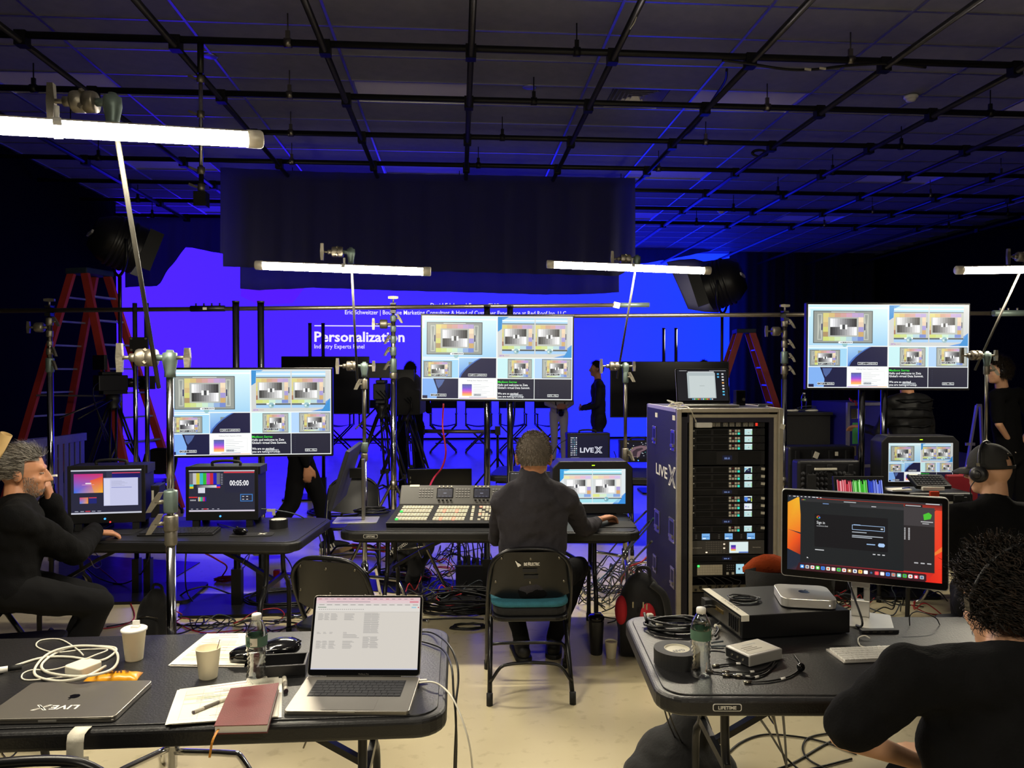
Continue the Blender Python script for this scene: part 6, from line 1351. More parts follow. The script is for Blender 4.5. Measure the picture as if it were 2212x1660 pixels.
def recorder(label,py,kind='chart',tag_r=False):
 global bm_me,bmc_me
 t=unit('video_recorder',label,'video recorder',py,UH,group='video recorders in the rack')
 for x in(-0.19,-0.085):MB().bb(x,x+0.09,-0.0015,0.0,0.008,0.034).build('disk_slot',M('void_shade'),t)
 for i in range(4):
  for j in range(2):
   if i==1 and j==1:
    MB().bb(0.035,0.041,-0.002,0,0.029,0.033).build('record_dot',M('red_dim','#8a2030',0.4,emit='#a02838',es=0.4),t);continue
   k='c' if(i==3 and j==0)else 'i'
   if bm_me is None:bm_me=MB().bb(-0.0065,0.0065,-0.003,0,-0.0065,0.0065).build('button',BTN,t,(0.02+i*0.018,0,0.012+j*0.018)).data;bmc_me=bm_me.copy();bmc_me.materials.clear();bmc_me.materials.append(BTNC)
   else:mkobj('button',bmc_me if k=='c' else bm_me,t,(0.02+i*0.018,0,0.012+j*0.018))
 S=Scr(0.048,0.036);rec_pic(kind)(S);S.build('screen_picture',t,MX((0.134,-0.001,UH/2)))
 MB().cyl((0.195,0,UH/2),(0.195,-0.01,UH/2),0.015,n=16).build('jog_knob',BLK,t)
 for z_ in(0.013,0.03):MB().ell((-0.207,-0.001,z_),(0.005,0.002,0.0035),8,6).build('jack',WHT if z_>.02 else BLK,t)
 if tag_r:MB().box((0.226,-0.003,0.026),(0.024,0.002,0.016),rot=Euler((0,0.1,0)).to_matrix()).build('tape_label',TAPE,t)
 return t
def vent(label,py,h,fans=False):
 t=unit('vent_panel',label,'vent panel',py,h,group='vent panels in the rack')
 for s in(-1,1):
  for k in range(int(h/0.0085)-1):
   x0,x1=(-0.215,-0.065)if s<0 else(0.07,0.215)
   MB().bb(x0,x1,-0.0012,0.0,0.006+k*0.0085,0.0105+k*0.0085).build('louvre_slot',M('void_shade'),t)
 S=Scr(0.06,min(0.03,h*0.5));S.rect(0,0,1,1,'#10142a',0);S.text(0.2,0.8,0.6,'88.8','#7a90c8',1,fit=0.55);S.build('readout',t,MX((0.002,-0.001,h/2)))
 return t
t=unit('power_strip','rack power strip with a row of grey outlets at the top of the rack','power strip',911,UH*0.8)
for i,x in enumerate((-0.09,-0.058,-0.01,0.03,0.07,0.115,0.15)):
 o_=MB().bb(x-0.014,x+0.014,-0.004,0,0.004,0.031).build('outlet',M('grey_outlet','#8a867c',0.5),t,bev=0.001)
 for q in((-0.006,0.02),(0.006,0.02),(0,0.009)):MB().bb(x+q[0]-0.0012,x+q[0]+0.0012,-0.0045,-0.004,q[1]-0.003,q[1]+0.003).build('pin_hole',BLK,o_)
MB().bb(0.178,0.19,-0.006,0,0.008,0.026).build('rocker_switch',M('red_rocker','#e03020',0.4,emit='#f03a28',es=0.8),t)
p=rk_c+Matrix.Rotation(rk_rz,3,'Z')@Vector((-0.155,0.05,0));t=thing('power_adapter','white power adapter plugged into the rack power strip','power adapter',(p.x,p.y,zpx(924)),rk_rz)
MB().bb(-0.05,0.05,-0.035,0.008,0.002,0.034).build('adapter_body',WHT,t,bev=0.006,seg=3);MB().cyl((-0.045,-0.013,0.034),(-0.047,-0.013,0.05),0.004,n=8).build('cord_relief',WHT,t)
recorder('video recorder in the rack, topmost of all',926);recorder('video recorder in the rack, second from the top',942);recorder('video recorder in the rack, third from the top, above the wide vent panel',958)
vent('tall vent panel with a small readout below the third recorder',974.5,0.0862)
recorder('video recorder in the rack, directly below the tall vent panel',1007.5,'dark',True);recorder('video recorder in the rack, middle one of the second trio',1023.5,'chart',True);recorder('video recorder in the rack, last of the second trio',1039.5,'chart',True)
vent('slim vent panel below the second trio of recorders',1055.5,0.042)
recorder('video recorder with a blue picture, first of the third trio',1071,'blue',True);recorder('video recorder with a white slide picture, middle of the third trio',1087,'slide',True);recorder('video recorder in the rack, last of the third trio',1103,'chart',True)
vent('slim vent panel below the third trio of recorders',1119,0.044);recorder('video recorder in the rack, single one above the three small blue screens',1135.3,'chart',True)
t=unit('triple_screen_unit','rack unit with three small blue screens','monitor unit',1151.5,UH)
for x in(-0.155,-0.012,0.128):
 S=Scr(0.05,0.037);S.rect(0,0,1,1,'#78b0e8',0);S.rect(0.1,0.45,0.9,0.6,'#4a80c0',1);S.rect(0.1,0.7,0.5,0.9,'#d8e8f4',1);S.build('screen_picture',t,MX((x+0.025,-0.001,UH/2)))
 for k in range(3):MB().bb(x-0.04,x-0.03,-0.001,0,0.01+k*0.01,0.014+k*0.01).build('pad',M('grey_print','#8a8a8e',0.6),t)
t=unit('video_router','grey video router with a block of small keys and a bright slide screen','video router',1168,UH*1.95,FACEG)
S=Scr(0.118,0.068);S.rect(0,0,1,1,'#dcecec',0);S.rect(0.08,0.28,0.34,0.5,'#4838a8',1);S.rect(0.08,0.5,0.34,0.65,'#a040b8',1);S.rect(0.08,0.65,0.34,0.8,'#f0b050',1);S.rect(0.5,0.88,1,1,'#6a88d0',1);S.build('screen_picture',t,MX((0.077,-0.001,0.043)))
km_=None;LITK=M('lit_key','#fff0e0',0.4,emit='#ffe8d0',es=1.0);KG=M('grey_key','#6d6a66',0.5)
for i in range(8):
 for j in range(6):
  lit=(i==0 and j==0)or(i==7 and j in(2,4));xx=-0.125+i*0.0152+(0.004 if i==7 else 0)
  if km_ is None:km_=MB().bb(-0.0055,0.0055,-0.002,0,-0.0035,0.0035).build('key',KG,t,(0,0,-1));kml=km_.data.copy();kml.materials.clear();kml.materials.append(LITK);km0=km_.data;bpy.data.objects.remove(km_)
  mkobj('key',kml if lit else km0,t,(xx,0,0.014+j*0.0125))
m=MB();text_mesh(m,'Smart Videohub 20 x 20',0.008,MX((-0.215,-0.001,0.04),R(90)),fit=0.06);m.build('lettering',PAP,t);m=MB();text_mesh(m,'Blackmagicdesign',0.008,MX((0.165,-0.001,0.04),R(90)),fit=0.05);m.build('lettering',PAP,t)
vent('slim vent panel below the grey video router',1200,0.038)
t=unit('key_panel','rack control panel with a pale key block and a green lit key','control panel',1214,UH*2.05)
km2=None
for i in range(10):
 for j in range(4):
  g_=i==0 and j==3
  if g_:MB().bb(-0.006,0.006,-0.003,0,-0.006,0.006).build('key',M('green_key','#40f060',0.3,emit='#40ff60',es=2.0),t,(-0.175+i*0.0158,0,0.018+j*0.016));continue
  if km2 is None:km2=MB().bb(-0.0074,0.0074,-0.003,0,-0.0074,0.0074).build('key',M('pale_key','#b8ae98',0.5,emit='#b0a488',es=0.1),t,(-0.175+i*0.0158,0,0.018+j*0.016)).data
  else:mkobj('key',km2,t,(-0.175+i*0.0158,0,0.018+j*0.016))
for i in range(4):
 for j in range(3):MB().bb(0.002+i*0.013,0.008+i*0.013,-0.002,0,0.04+j*0.013,0.045+j*0.013).build('small_key',M('grey_print'),t)
for q in(0.0,0.034):MB().bb(q,q+0.014,-0.003,0,0.012,0.026).build('key',BTN,t)
S=Scr(0.05,0.06);S.rect(0,0,1,1,'#a8d8e8',0);S.rect(0.3,0.4,0.5,0.6,'#384858',1);S.build('screen_picture',t,MX((0.085,-0.001,0.046)))
t=unit('patch_panel','metal patch panel with small cables near the bottom of the rack','patch panel',1264,UH*0.95,M('patch_metal','#8a8474',0.4,0.7))
for k in range(14):MB().bb(-0.2+k*0.03,-0.184+k*0.03,-0.003,0,0.006+0.018*(k%2),0.02+0.018*(k%2)).build('port',BLK,t)
for k in range(5):
 x=-0.17+k*0.05;m=MB().tube(spl([(x,-0.004,0.03),(x+0.005,-0.03,0.02),(x+0.05,-0.035,0.03+0.01*k),(x+0.02,-0.02,0.08),(x-0.01,0.0,0.09)],5),0.003,6);m.build('patch_lead',BCAB,t)
unit('blank_panel','plain black drawer at the bottom of the rack','drawer',1281,UH*2)
p=rk_c+Matrix.Rotation(rk_rz,3,'Z')@Vector((-0.225,0.055,0))
for pa,pb,lb in((923,974,'handwritten white tape strip beside the first trio of recorders'),(1007,1056,'handwritten white tape strip beside the second trio of recorders')):
 tag(MB().bb(-0.011,0.011,-0.003,0.0,0,zpx(pa)-zpx(pb)).build('tape_strip',TAPE,None,(p.x-0.006,p.y-0.004,zpx(pb)),(0,R(1.5),rk_rz)),lb,'tape')
# ------------------------------------------------------------------ on top of the rack
def desk_ui(S):
 S.rect(0,0,1,1,'#14141c',0);S.rect(0.2,0.1,0.76,0.92,'#b0bcbe',1);S.rect(0.22,0.06,0.74,0.1,'#c4cacc',2);S.rect(0.24,0.2,0.74,0.9,'#c8d2d2',2);S.rect(0.44,0.52,0.54,0.53,'#8a9494',3)
 for i,c_ in enumerate(['#58b8e8','#d8d8dc','#58b8e8','#d0d0d4','#e8e8ec','#e8a860','#d0d0d4','#d0d0d4','#58c8e8','#58b8e8']):S.rect(0.8+0.09*(i%2 if i<4 else 1),0.12+(i//2 if i<4 else i-2)*0.095,0.84+0.09*(i%2 if i<4 else 1),0.165+(i//2 if i<4 else i-2)*0.095,c_,1)
 for i in range(12):S.rect(0.28+i*0.035,0.935,0.305+i*0.035,0.97,['#58b8e8','#e0e0e4','#58d058','#f0c850','#e86858'][i%5],1)
 S.rect(0.05,0.03,0.2,0.042,'#c8c8cc',1);S.rect(0.65,0.03,0.98,0.042,'#c8c8cc',1)
p=on(1530,876,rk_h+0.004);q=rk_c+Vector((0.02,0.2,0))
laptop('open silver laptop standing on top of the rack',(at(1527,870,YR+0.2).x,YR+0.1,rk_h+0.004),R(-3),0.35,0.2,R(14),desk_ui,lidh=0.235,keys=False)
coil('loops of white cable lying on the rack beside the laptop',(at(1455,870,YR+0.15).x,YR+0.12,rk_h+0.003),0.045,3,0.003,WCAB,sq=0.9,h=0.016,seed=21,name='white_cable')
free_cable('white cable running from the rack top down to the power adapter',[(at(1462,874,YR+0.1).x,YR+0.1,rk_h+0.006),(at(1476,874,YR+0.05).x,YR+0.0,rk_h+0.012),at(1490,884,YR-0.1),at(1499,900,YR-0.05),at(1504,915,YR-0.013)],0.003,WCAB,name='white_cable')
p=Vector((at(1600,866,YR+0.3).x,YR+0.3,rk_h+0.003));t=thing('black_device','small black device with a lens on the rack beside the laptop','device',p,R(4));MB().bb(-0.03,0.035,0,0.05,0,0.1).build('device_body',BLKG,t,bev=0.004);MB().cyl((0.02,-0.006,0.04),(0.02,0,0.04),0.01,n=12).build('lens',SILV,t)
px_=at(1645,872,YR+0.1);coil('small bundle of grey cable at the right end of the rack top',Vector((px_.x,YR+0.1,rk_h+0.003)),0.025,3,0.003,GRYC,sq=0.5,h=0.004,seed=31)
p=at(1690,1260,3.9);t=thing('equipment_bag','open black bag with orange lining in front of the rack','bag',(p.x,p.y,0),R(-6))
zt=at(1690,1218,3.9).z;wb=0.2
ORG=M('orange_lining','#c8501c',0.8,noise=0.2,bump=0.3)
m=MB();prof=[(-wb,0),(-wb*0.5,-0.07),(0,-0.085),(wb*0.5,-0.07),(wb*1.3,-0.06),(wb*1.3,0.07),(wb*0.5,0.075),(0,0.08),(-wb*0.5,0.065)]
k=len(prof);zs=(0.0,0.3,0.55,zt-0.035);vs=[(x*(0.92+0.08*j/3),y*(1.2 if j<2 else 1),z_)for j,z_ in enumerate(zs)for x,y in prof]
m._a(vs,[(j*k+i,j*k+(i+1)%k,(j+1)*k+(i+1)%k,(j+1)*k+i)for j in range(3)for i in range(k)]+[tuple(reversed(range(k)))],0,True);bg=m.build('bag_body',FABB,t);bg.modifiers.new('thick','SOLIDIFY').thickness=0.004
m=MB();vs=[]
for i in range(9):
 x=-wb+2.3*wb*i/8;hgt=0.075*math.sin(math.pi*min(1,i/5))**0.7+0.0;hgt=max(hgt,0.05 if i>4 else 0);vs+=[(x,0.04,zt-0.06),(x,0.05,zt-0.035+hgt)]
m._a(vs,[(2*i,2*i+2,2*i+3,2*i+1)for i in range(8)],0,True);l_=m.build('orange_lining',ORG,t);l_.modifiers.new('thick','SOLIDIFY').thickness=0.003
for x in(-0.02,0.13):MB().ell((x,-0.08,zt-0.16),(0.007,0.005,0.007),10,6).build('snap',SILV,t)
# ------------------------------------------------------------------ stepladders
FIB=M('orange_fibreglass','#c04038',0.5,noise=0.25,scale=4);ALL=M('ladder_aluminium','#b8b8bc',0.35,0.7)
def stepladder(label,base,rz,H,spread=0.9,wb=0.62,wt=0.36,steps=8):
 t=thing('stepladder',label,'stepladder',base,rz,'orange stepladders')
 def rail(s,f):return Vector((s*wb/2,f*spread,0)),Vector((s*wt/2,f*0.1,H-0.06))
 for f in(-1,1):
  for s in(-1,1):a,b=rail(s,f);MB().bar(a,b,0.04,0.1,up=(0,1,0)).build('rail',FIB,t)
  for k in range(1,steps+1):
   u=k/(steps+1);(a,b),(c,d)=rail(-1,f),rail(1,f);p,q=a.lerp(b,u),c.lerp(d,u);dp=0.085 if f<0 else 0.03
   st=MB().bar(p,q,dp,0.022).build('step' if f<0 else 'rear_brace',ALL,t)
   if f<0 and k==1:
    for s_,e in((1,p),(-1,q)):MB().bar(e+Vector((0,0,-0.2)),e+Vector((s_*0.14,0,-0.01)),0.02,0.008).build('diagonal_brace',ALL,st)
 MB().bb(-wt/2-0.04,wt/2+0.04,-0.16,0.16,H-0.07,H).build('top_cap',M('blue_grey_cap','#2c3a48',0.6),t,bev=0.01)
 MB().bar((-wb*0.42,-spread*0.5,H*0.48),(-wb*0.42,spread*0.5,H*0.48),0.006,0.02).build('spreader',ALL,t)
 return t
cap=at(194,583,9.6);stepladder('tall orange stepladder standing against the left wall',(cap.x,cap.y,0),R(70),cap.z,spread=1.0,wb=0.75,wt=0.34,steps=9)
cap=at(1607,712,12.5);stepladder('orange stepladder half hidden behind the rack',(cap.x,cap.y,0),R(80),cap.z,spread=0.85,steps=7)
# ------------------------------------------------------------------ studio cameras on tripods
def studio_camera(label,base,rz,hz,cover=False):
 t=thing('studio_camera',label,'camera',base,rz,'studio cameras on tripods')
 for a in(90,210,330):
  d=Vector((math.cos(R(a)),math.sin(R(a)),0));f=d*0.52;top=Vector((0,0,hz-0.32))+d*0.06;sd=Vector((-d.y,d.x,0))*0.03;mid=top.lerp(f,0.55)
  lg=MB().cyl(top+sd,mid+sd,0.013,n=8).cyl(top-sd,mid-sd,0.013,n=8).cyl(mid-d*0.01,f+Vector((0,0,0.02)),0.014,n=8).build('leg',BLKM,t);MB().box(mid,(0.05,0.05,0.05)).build('leg_lock',BLK,lg)
  MB().bar((0,0,0.42),top.lerp(f,0.75),0.014,0.014).build('spreader_arm',BLKM,t)
 MB().lathe([(0,0),(0.07,0),(0.075,0.03),(0.06,0.06),(0.08,0.1),(0.08,0.16),(0.05,0.18),(0,0.18)],(0,0,hz-0.34),n=16).build('fluid_head',BLK,t)
 MB().bb(-0.05,0.05,-0.14,0.14,hz-0.16,hz-0.12).build('quick_plate',BLKM,t)
 for s in(-1,1):MB().cyl((s*0.07,-0.05,hz-0.22),(s*0.2,-0.5,hz-0.42),0.01,n=8).build('pan_bar',STL if s<0 else BLKM,t)
 bd=MB().bb(-0.07,0.07,-0.2,0.14,hz-0.12,hz+0.06).bb(-0.05,0.05,-0.15,0.08,hz+0.06,hz+0.1).build('camera_body',BLK,t,bev=0.01)
 MB().cyl((0,0.14,hz-0.03),(0,0.36,hz-0.03),0.055,0.06,n=18).build('lens',BLKG,t);MB().bb(-0.09,0.09,0.34,0.46,hz-0.11,hz+0.05).build('lens_hood',BLK,t)
 MB().bb(-0.15,0.11,-0.16,-0.12,hz+0.12,hz+0.29).build('viewfinder',BLK,t,bev=0.005);MB().cyl((0,-0.1,hz+0.08),(0,-0.13,hz+0.16),0.012,n=8).build('viewfinder_post',BLKM,t)
 for k in range(3):MB().tube(spl([(0.06-0.05*k,-0.2,hz-0.02),(0.1,-0.28,hz-0.1-0.03*k),(0.04,-0.22,hz-0.3),(0.06*k,-0.1,hz-0.7)],6),0.006,6).build('camera_lead',BCAB,t)
 if cover:blob([('e',(0.0,0.05,hz+0.05),(0.2,0.3,0.22)),('b',(0.02,0.02,hz-0.1),(0.34,0.5,0.3))],'rain_cover',FABB,t,0.02,5)
 return t
p=at(245,860,9.0);studio_camera('studio camera on a tripod in front of the left stepladder',(p.x,p.y,0),R(-38),at(245,822,9.0).z)
p=at(826,880,8.6);studio_camera('studio camera on a tripod beside the centre steel stand',(p.x,p.y,0),R(-4),at(826,840,8.6).z)
p=at(880,880,9.2);studio_camera('black covered studio camera with hood left of the centre monitor',(p.x,p.y,0),R(-6),at(880,850,9.2).z,True)
p0,p1=at(30,965,8.0),at(183,958,9.2)
t=thing('crowd_barrier','low grey slatted barrier behind the bearded man','barrier',(p0.x,p0.y,0));o=t.location.copy();zt=p0.z
d=Vector((p1.x-p0.x,p1.y-p0.y,0));MB().bar(Vector((0,0,zt)),d+Vector((0,0,zt)),0.05,0.09).build('top_rail',M('barrier_grey','#8a88a0',0.5,0.3),t);MB().bar(Vector((0,0,0.12)),d+Vector((0,0,0.12)),0.05,0.06).build('bottom_rail',_mats['barrier_grey'],t)
for k in range(12):q=d*((k+0.5)/12);MB().bar(q+Vector((0,0,0.1)),q+Vector((0,0,zt)),0.012,0.07,up=(d.x,d.y,0)).build('slat',_mats['barrier_grey'],t)
for k in(0,1):q=d*k;MB().bb(q.x-0.03,q.x+0.03,q.y-0.2,q.y+0.2,0,0.05).build('foot',_mats['barrier_grey'],t)
a,b=at(-14,990,3.6),at(14,938,3.6);t=thing('cardboard_tube','brown cardboard tube leaning at the left edge behind the bearded man','cardboard tube',(a.x,a.y,0));o=t.location.copy();dd=(b-a).normalized()
MB().lathe([(0.022,0),(0.026,0),(0.026,1.0),(0.022,1.0),(0.022,0.0)],b-o-dd*1.0-Vector((0,0,0)),dd,20).build('tube_wall',M('kraft_card','#a88a58',0.8),t)
# ------------------------------------------------------------------ big studio lamps
def fresnel(label,c,rz,tilt,r=0.32,stand=True,flag=None):
 t=thing('studio_lamp',label,'studio lamp',(c.x,c.y,0),rz,'large studio lamps on stands');X=MX((0,0,c.z),tilt)
 m=MB();m.lathe([(0,-0.3),(r*0.6,-0.3),(r*0.95,-0.15),(r,0.0),(r,0.2),(r*1.02,0.22),(0,0.2)],(0,0,0),(0,1,0),20);m.v=[tuple(X@Vector(v))for v in m.v];m.build('lamp_head',BLKM,t)
 for k in range(4):m=MB();m.X=X;m.lathe([(r*1.03,-0.1+k*0.06),(r*1.06,-0.08+k*0.06),(r*1.03,-0.06+k*0.06)],(0,0,0),(0,1,0),20);m.build('cooling_ring',BLKM,t)
 for s in(-1,1):m=MB();m.X=X;m.bb(s*r*1.06-0.01,s*r*1.06+0.01,0.2,0.36,-r*0.8,r*0.8);m.build('barn_door',BLKM,t)
 m=MB();m.X=X;m.lathe([(0,0.222),(r*0.92,0.222)],(0,0,0),(0,1,0),20);m.build('lit_lens',M('lit_lamp_lens','#ffffff',0.3,emit='#fff4e6',es=8.0),t)
 MB().tube(spl([(-r*1.15,0,c.z),(-r*1.1,0,c.z-r*0.9),(0,0,c.z-r*1.3),(r*1.1,0,c.z-r*0.9),(r*1.15,0,c.z)],5),0.018,8).build('yoke',BLKM,t)
 m=MB();m.X=X;m.bb(-r*0.8,r*0.2,-0.32,-0.3,-0.03,0.01);m.build('vent_strip',M('lamp_plate_white','#c8c8cc',0.5),t)
 MB().cyl((0,0,0.6),(0,0,c.z-r*1.25),0.022,n=12).build('riser',STL,t);tripod_legs(t,z=0.9,spread=0.55);return t
fresnel('large black studio lamp on a stand above the left stepladder',at(258,525,9.3),R(-55),R(-20),0.3)
fresnel('large black studio lamp on a stand at the right of the video wall',at(1560,612,10.5),R(60),R(-18),0.33)
drape('flag_cloth','black flag cloth hung beside the right studio lamp',[(1440,566),(1466,561),(1500,559),(1520,565),(1575,558),(1592,560)],[(1440,567),(1452,590),(1470,630),(1487,668),(1520,674),(1552,676),(1575,640),(1592,600)],10.9,DUVH,0.01,0.8,cat='flag')
# ------------------------------------------------------------------ far right: road case, side table, hard cases
p=at(1825,870,7.2);q=at(1925,870,7.2);t=thing('road_case','blue-lit tall road case with violet edges behind the right monitor poles','road case',((p.x+q.x)/2+0.05,7.2,0),R(8));w=0.56;H=p.z;D=0.6
RC=M('road_case_blue_lit','#22228a',0.5,noise=0.15);RE=M('road_case_edge_lit','#9a98c0',0.4,0.6)  # blue and violet light painted into the body and edge colours
MB().bb(-w/2,w/2,0,D,0.05,H).build('case_body',RC,t)
for x in(-w/2,w/2):MB().bb(x-0.014,x+0.014,-0.012,0.014,0.05,H+0.004).build('edge_extrusion',RE,t)
for z_ in(H,H*0.56,0.07):MB().bb(-w/2,w/2,-0.01,0.014,z_-0.03,z_).build('edge_extrusion',RE,t)
for z_ in(H-0.11,H*0.66):MB().bb(-w/2+0.03,-w/2+0.09,-0.01,0,z_-0.05,z_+0.05).build('latch',HW,t,bev=0.004)
MB().bb(-w/2+0.05,-w/2+0.13,-0.003,0,H-0.41,H-0.2).build('green_label',M('green_label','#48a068',0.6),t);MB().bb(-w/2+0.1,-w/2+0.19,-0.003,0,H-0.16,H-0.06).build('paper_label',M('lilac_label','#b8b4d0',0.6),t)
m=MB();text_mesh(m,'VENTEX',0.07,MX((-0.06,-0.004,H*0.32),R(90)),fit=0.26);m.build('lettering',M('pale_lilac_ink','#a8a4d8',0.6),t)
for sx in(-1,1):MB().cyl((sx*0.2-0.02,0.08,0.025),(sx*0.2+0.02,0.08,0.025),0.025,n=12).build('caster',RUB,t)
free_cable('red cable looped over the top of the tall road case',[at(1838,866,7.15),at(1836,868,7.25)+Vector((0,0,.03)),at(1850,876,7.15),at(1846,866,7.2),at(1858,880,7.16)],0.008,REDC,name='red_cable')
coil('grey looped lead on the black table behind the rack',Vector((at(1742,862,7.45).x,7.45,at(1725,888,7.6).z+0.004)),0.09,2,0.004,GRYC,sq=0.4,h=0.03,seed=5)
p=at(1725,888,7.6);t=thing('side_table','dim black cloth-covered table behind the rack holding a small bottle','table',(p.x,p.y,0));MB().bb(-0.28,0.22,-0.3,0.3,p.z-0.03,p.z).build('tabletop',BLK,t,bev=0.005);MB().bb(-0.26,0.2,-0.28,0.28,0,p.z-0.03).build('table_skirt',FABB,t)
bottle('small water bottle on the dim cloth-covered table',Vector((at(1727,886,7.6).x,7.5,p.z)),0,1.2,0.9)
for k,(x,lb)in enumerate(((1703,'crumpled white paper on the dim cloth-covered table, left'),(1745,'crumpled white paper on the dim cloth-covered table, right'))):tag(blob([('e',(0,0,0.012),(0.07,0.05,0.012)),('e',(0.05,0.02,0.012),(0.03,0.03,0.014))],'paper_scrap',PAP,None,0.008,1,Vector((at(x,888,7.5).x,7.42,p.z))),lb,'paper')
def hard_case(label,px0,py0,px1,Y,D,rz=0,opened=False,base=0.0,h=None):
 a=at(px0,py0,Y);b=at(px1,py0,Y);w=b.x-a.x;zt=a.z;t=thing('hard_case',label,'hard case',((a.x+b.x)/2,Y,base),rz,'black hard equipment cases');zt-=base
 hh=h or zt
 bd=MB().bb(-w/2,w/2,0,D,max(0,zt-hh),zt).build('shell',BLK,t,bev=0.02,seg=3)
 n=max(2,int(w/0.14))
 for k in range(n):x=-w/2+(k+0.5)*w/n;MB().bb(x-0.02,x+0.02,-0.012,0.0,max(0,zt-hh)+0.03,zt-0.03).build('rib',BLK,bd,bev=0.004)
 for s in(-1,1):MB().bb(s*w*0.3-0.035,s*w*0.3+0.035,-0.022,-0.005,zt-hh*0.35,zt-hh*0.1).build('latch',RUB,t,bev=0.004)
 return t,w,zt
t,w,zt=hard_case('black hard case standing behind the tablet with labels',1704,966,1848,5.9,0.2)
for px,py,s in((1764,984,0.04),(1808,981,0.025)):p=at(px,py,5.88)-t.location;MB().box((p.x,-0.014,p.z),(s,0.004,s*1.3),rot=Euler((0,0.4 if s>.03 else 0,0)).to_matrix()).build('paper_label',TAPE,t)
t,w,zt=hard_case('open black hard case lid with egg-crate foam',1725,996,1858,5.5,0.12,R(-2));
FO=M('grey_foam','#26262a',0.95)
fm=None
for i in range(12):
 for j in range(4):
  loc=(-w/2+0.04+i*(w-0.06)/12,-0.014,zt-0.1-j*0.04)
  if fm is None:fm=MB().lathe([(0.018,0.014),(0.014,0.006),(0,0.0)],(0,0,0),(0,1,0),8).build('foam_bump',FO,t,loc).data
  else:mkobj('foam_bump',fm,t,loc)
MB().bb(-0.12,0.05,-0.02,-0.01,zt-0.07,zt-0.055).build('label_strip',TAPE,t);MB().bb(-w/2-0.03,-w/2+0.0,-0.02,0.0,zt-0.28,zt-0.24).build('red_catch',M('red_catch','#b02828',0.5),t)
MB().tube(spl([(-w/2-0.02,0,0),(-w/2-0.02,0,zt*0.8)],2),0.01,6)
def onQ(px,py,dz=0.0):return on(px,py,TZ+dz)
def mv(S):multiview(S)
prod_monitor('boxy production monitor showing the multiview in front of the capped man',1908,943,2068,1062,5.35,R(-4),mv,at(1988,1062,5.35).z,0.18)
bz=at(1988,1062,5.35).z
t,w,zt=hard_case('black hard case with orange latches under the telephone',1930,1066,2100,4.95,0.3,R(-4),base=TZ,h=0.15)
MB().bb(-0.03,0.03,-0.026,-0.006,0.03,0.14).build('orange_latch',M('orange_latch','#d04020',0.5),t);MB().bb(0.06,0.13,-0.016,-0.012,0.05,0.07).build('label_strip',TAPE,t)
tag(MB().bb(-0.25,0.3,0,0.22,0,bz-TZ).build('monitor_riser',BLK,None,(at(1988,1062,5.35).x,5.33,TZ),bev=0.004),'black riser box under the multiview production monitor','box')
zc=TZ+zt if zt<0.4 else zt
zc=at(1975,1062,4.95).z;p=on(1975,1056,zc+0.01)
t=thing('paper_stack','small stack of white cards under the desk telephone','cards',(at(2010,1056,5.02).x,5.02,zc),R(-3));MB().bb(-0.08,0.07,-0.05,0.05,0,0.025).build('cards',PAP,t)
t=thing('desk_telephone','black desk telephone with rows of keys on the hard case','telephone',(at(2005,1040,5.05).x,5.05,zc+0.026),R(-8));X=MX((0,0,0.002),R(22));m=MB();m.X=X;m.bb(-0.11,0.13,-0.06,0.1,0,0.03);ph=m.build('phone_body',BLK,t,bev=0.005)
kk=None
for i in range(9):
 for j in range(5):
  if kk is None:kk=MB().bb(-0.008,0.008,-0.008,0.008,0,0.006).build('key',KEYM,ph,mw=X@MX((-0.085+i*0.022,-0.04+j*0.026,0.03))).data
  else:mkobj('key',kk,ph,mw=X@MX((-0.085+i*0.022,-0.04+j*0.026,0.03)))
m=MB();m.X=X;m.bb(-0.1,-0.04,0.085,0.099,0.03,0.031);m.build('paper_strip',PAP,ph)
p=at(1945,1052,5.0);t=thing('note_pad','white note pad with a pen on the hard case','note pad',(p.x,5.0,zc),R(5));MB().bb(-0.09,0.06,-0.04,0.05,0,0.012).build('pages',PAP,t);MB().cyl((0.0,-0.02,0.017),(0.07,0.0,0.017),0.004,n=8).build('pen',M('blue_pen','#3a4a90',0.4),t)
def scope(S):
 S.rect(0,0,1,1,'#08080c',0);rnd=random.Random(8)
 for g,cols in enumerate((['#c83a48','#e89aa0','#a02838'],['#40b830','#a0e090','#288820'],['#3048c8','#90a0f0','#283898'])):
  for i in range(26):
   u=0.02+g*0.33+i*0.0118;v=0.03+0.1*rnd.random()**2;S.rect(u,v,u+0.0118,1,[C(rnd.choice(cols))]*4,1)
  S.rect(0.05+g*0.33,0.0,0.12+g*0.33,0.06+0.04*rnd.random(),'#08080c',2);S.rect(0.22+g*0.33,0.0,0.25+g*0.33,0.2,'#08080c',2)
a,b=at(1808,1030,5.0),at(1914,1078,5.0);c=(a+b)/2;t=thing('waveform_monitor','small black monitor showing red, green and blue waveforms','monitor',(c.x,c.y,TZ),R(-5));w=b.x-a.x;h=0.22;X=MX((0,0,a.z-TZ-h),R(-12))
m=MB();m.X=X;m.bb(-w/2,w/2,0,0.03,0,h);hs=m.build('screen_housing',BLK,t,bev=0.006);S=Scr(w-0.03,h-0.04);scope(S);S.build('screen_picture',hs,X@MX((0,-0.001,h/2)));MB().bb(-0.08,0.08,0.02,0.14,0,0.015).bb(-0.04,0.04,0.05,0.08,0.015,0.2).build('stand',BLK,t)
p=at(2075,1040,5.3);tag(MB().bb(-0.1,0.14,0,0.2,0,0.2).build('red_case',M('red_case_plastic','#7a1420',0.5),None,(p.x,5.3,TZ),bev=0.012),'dark red case beside the production monitor on the right table','case')
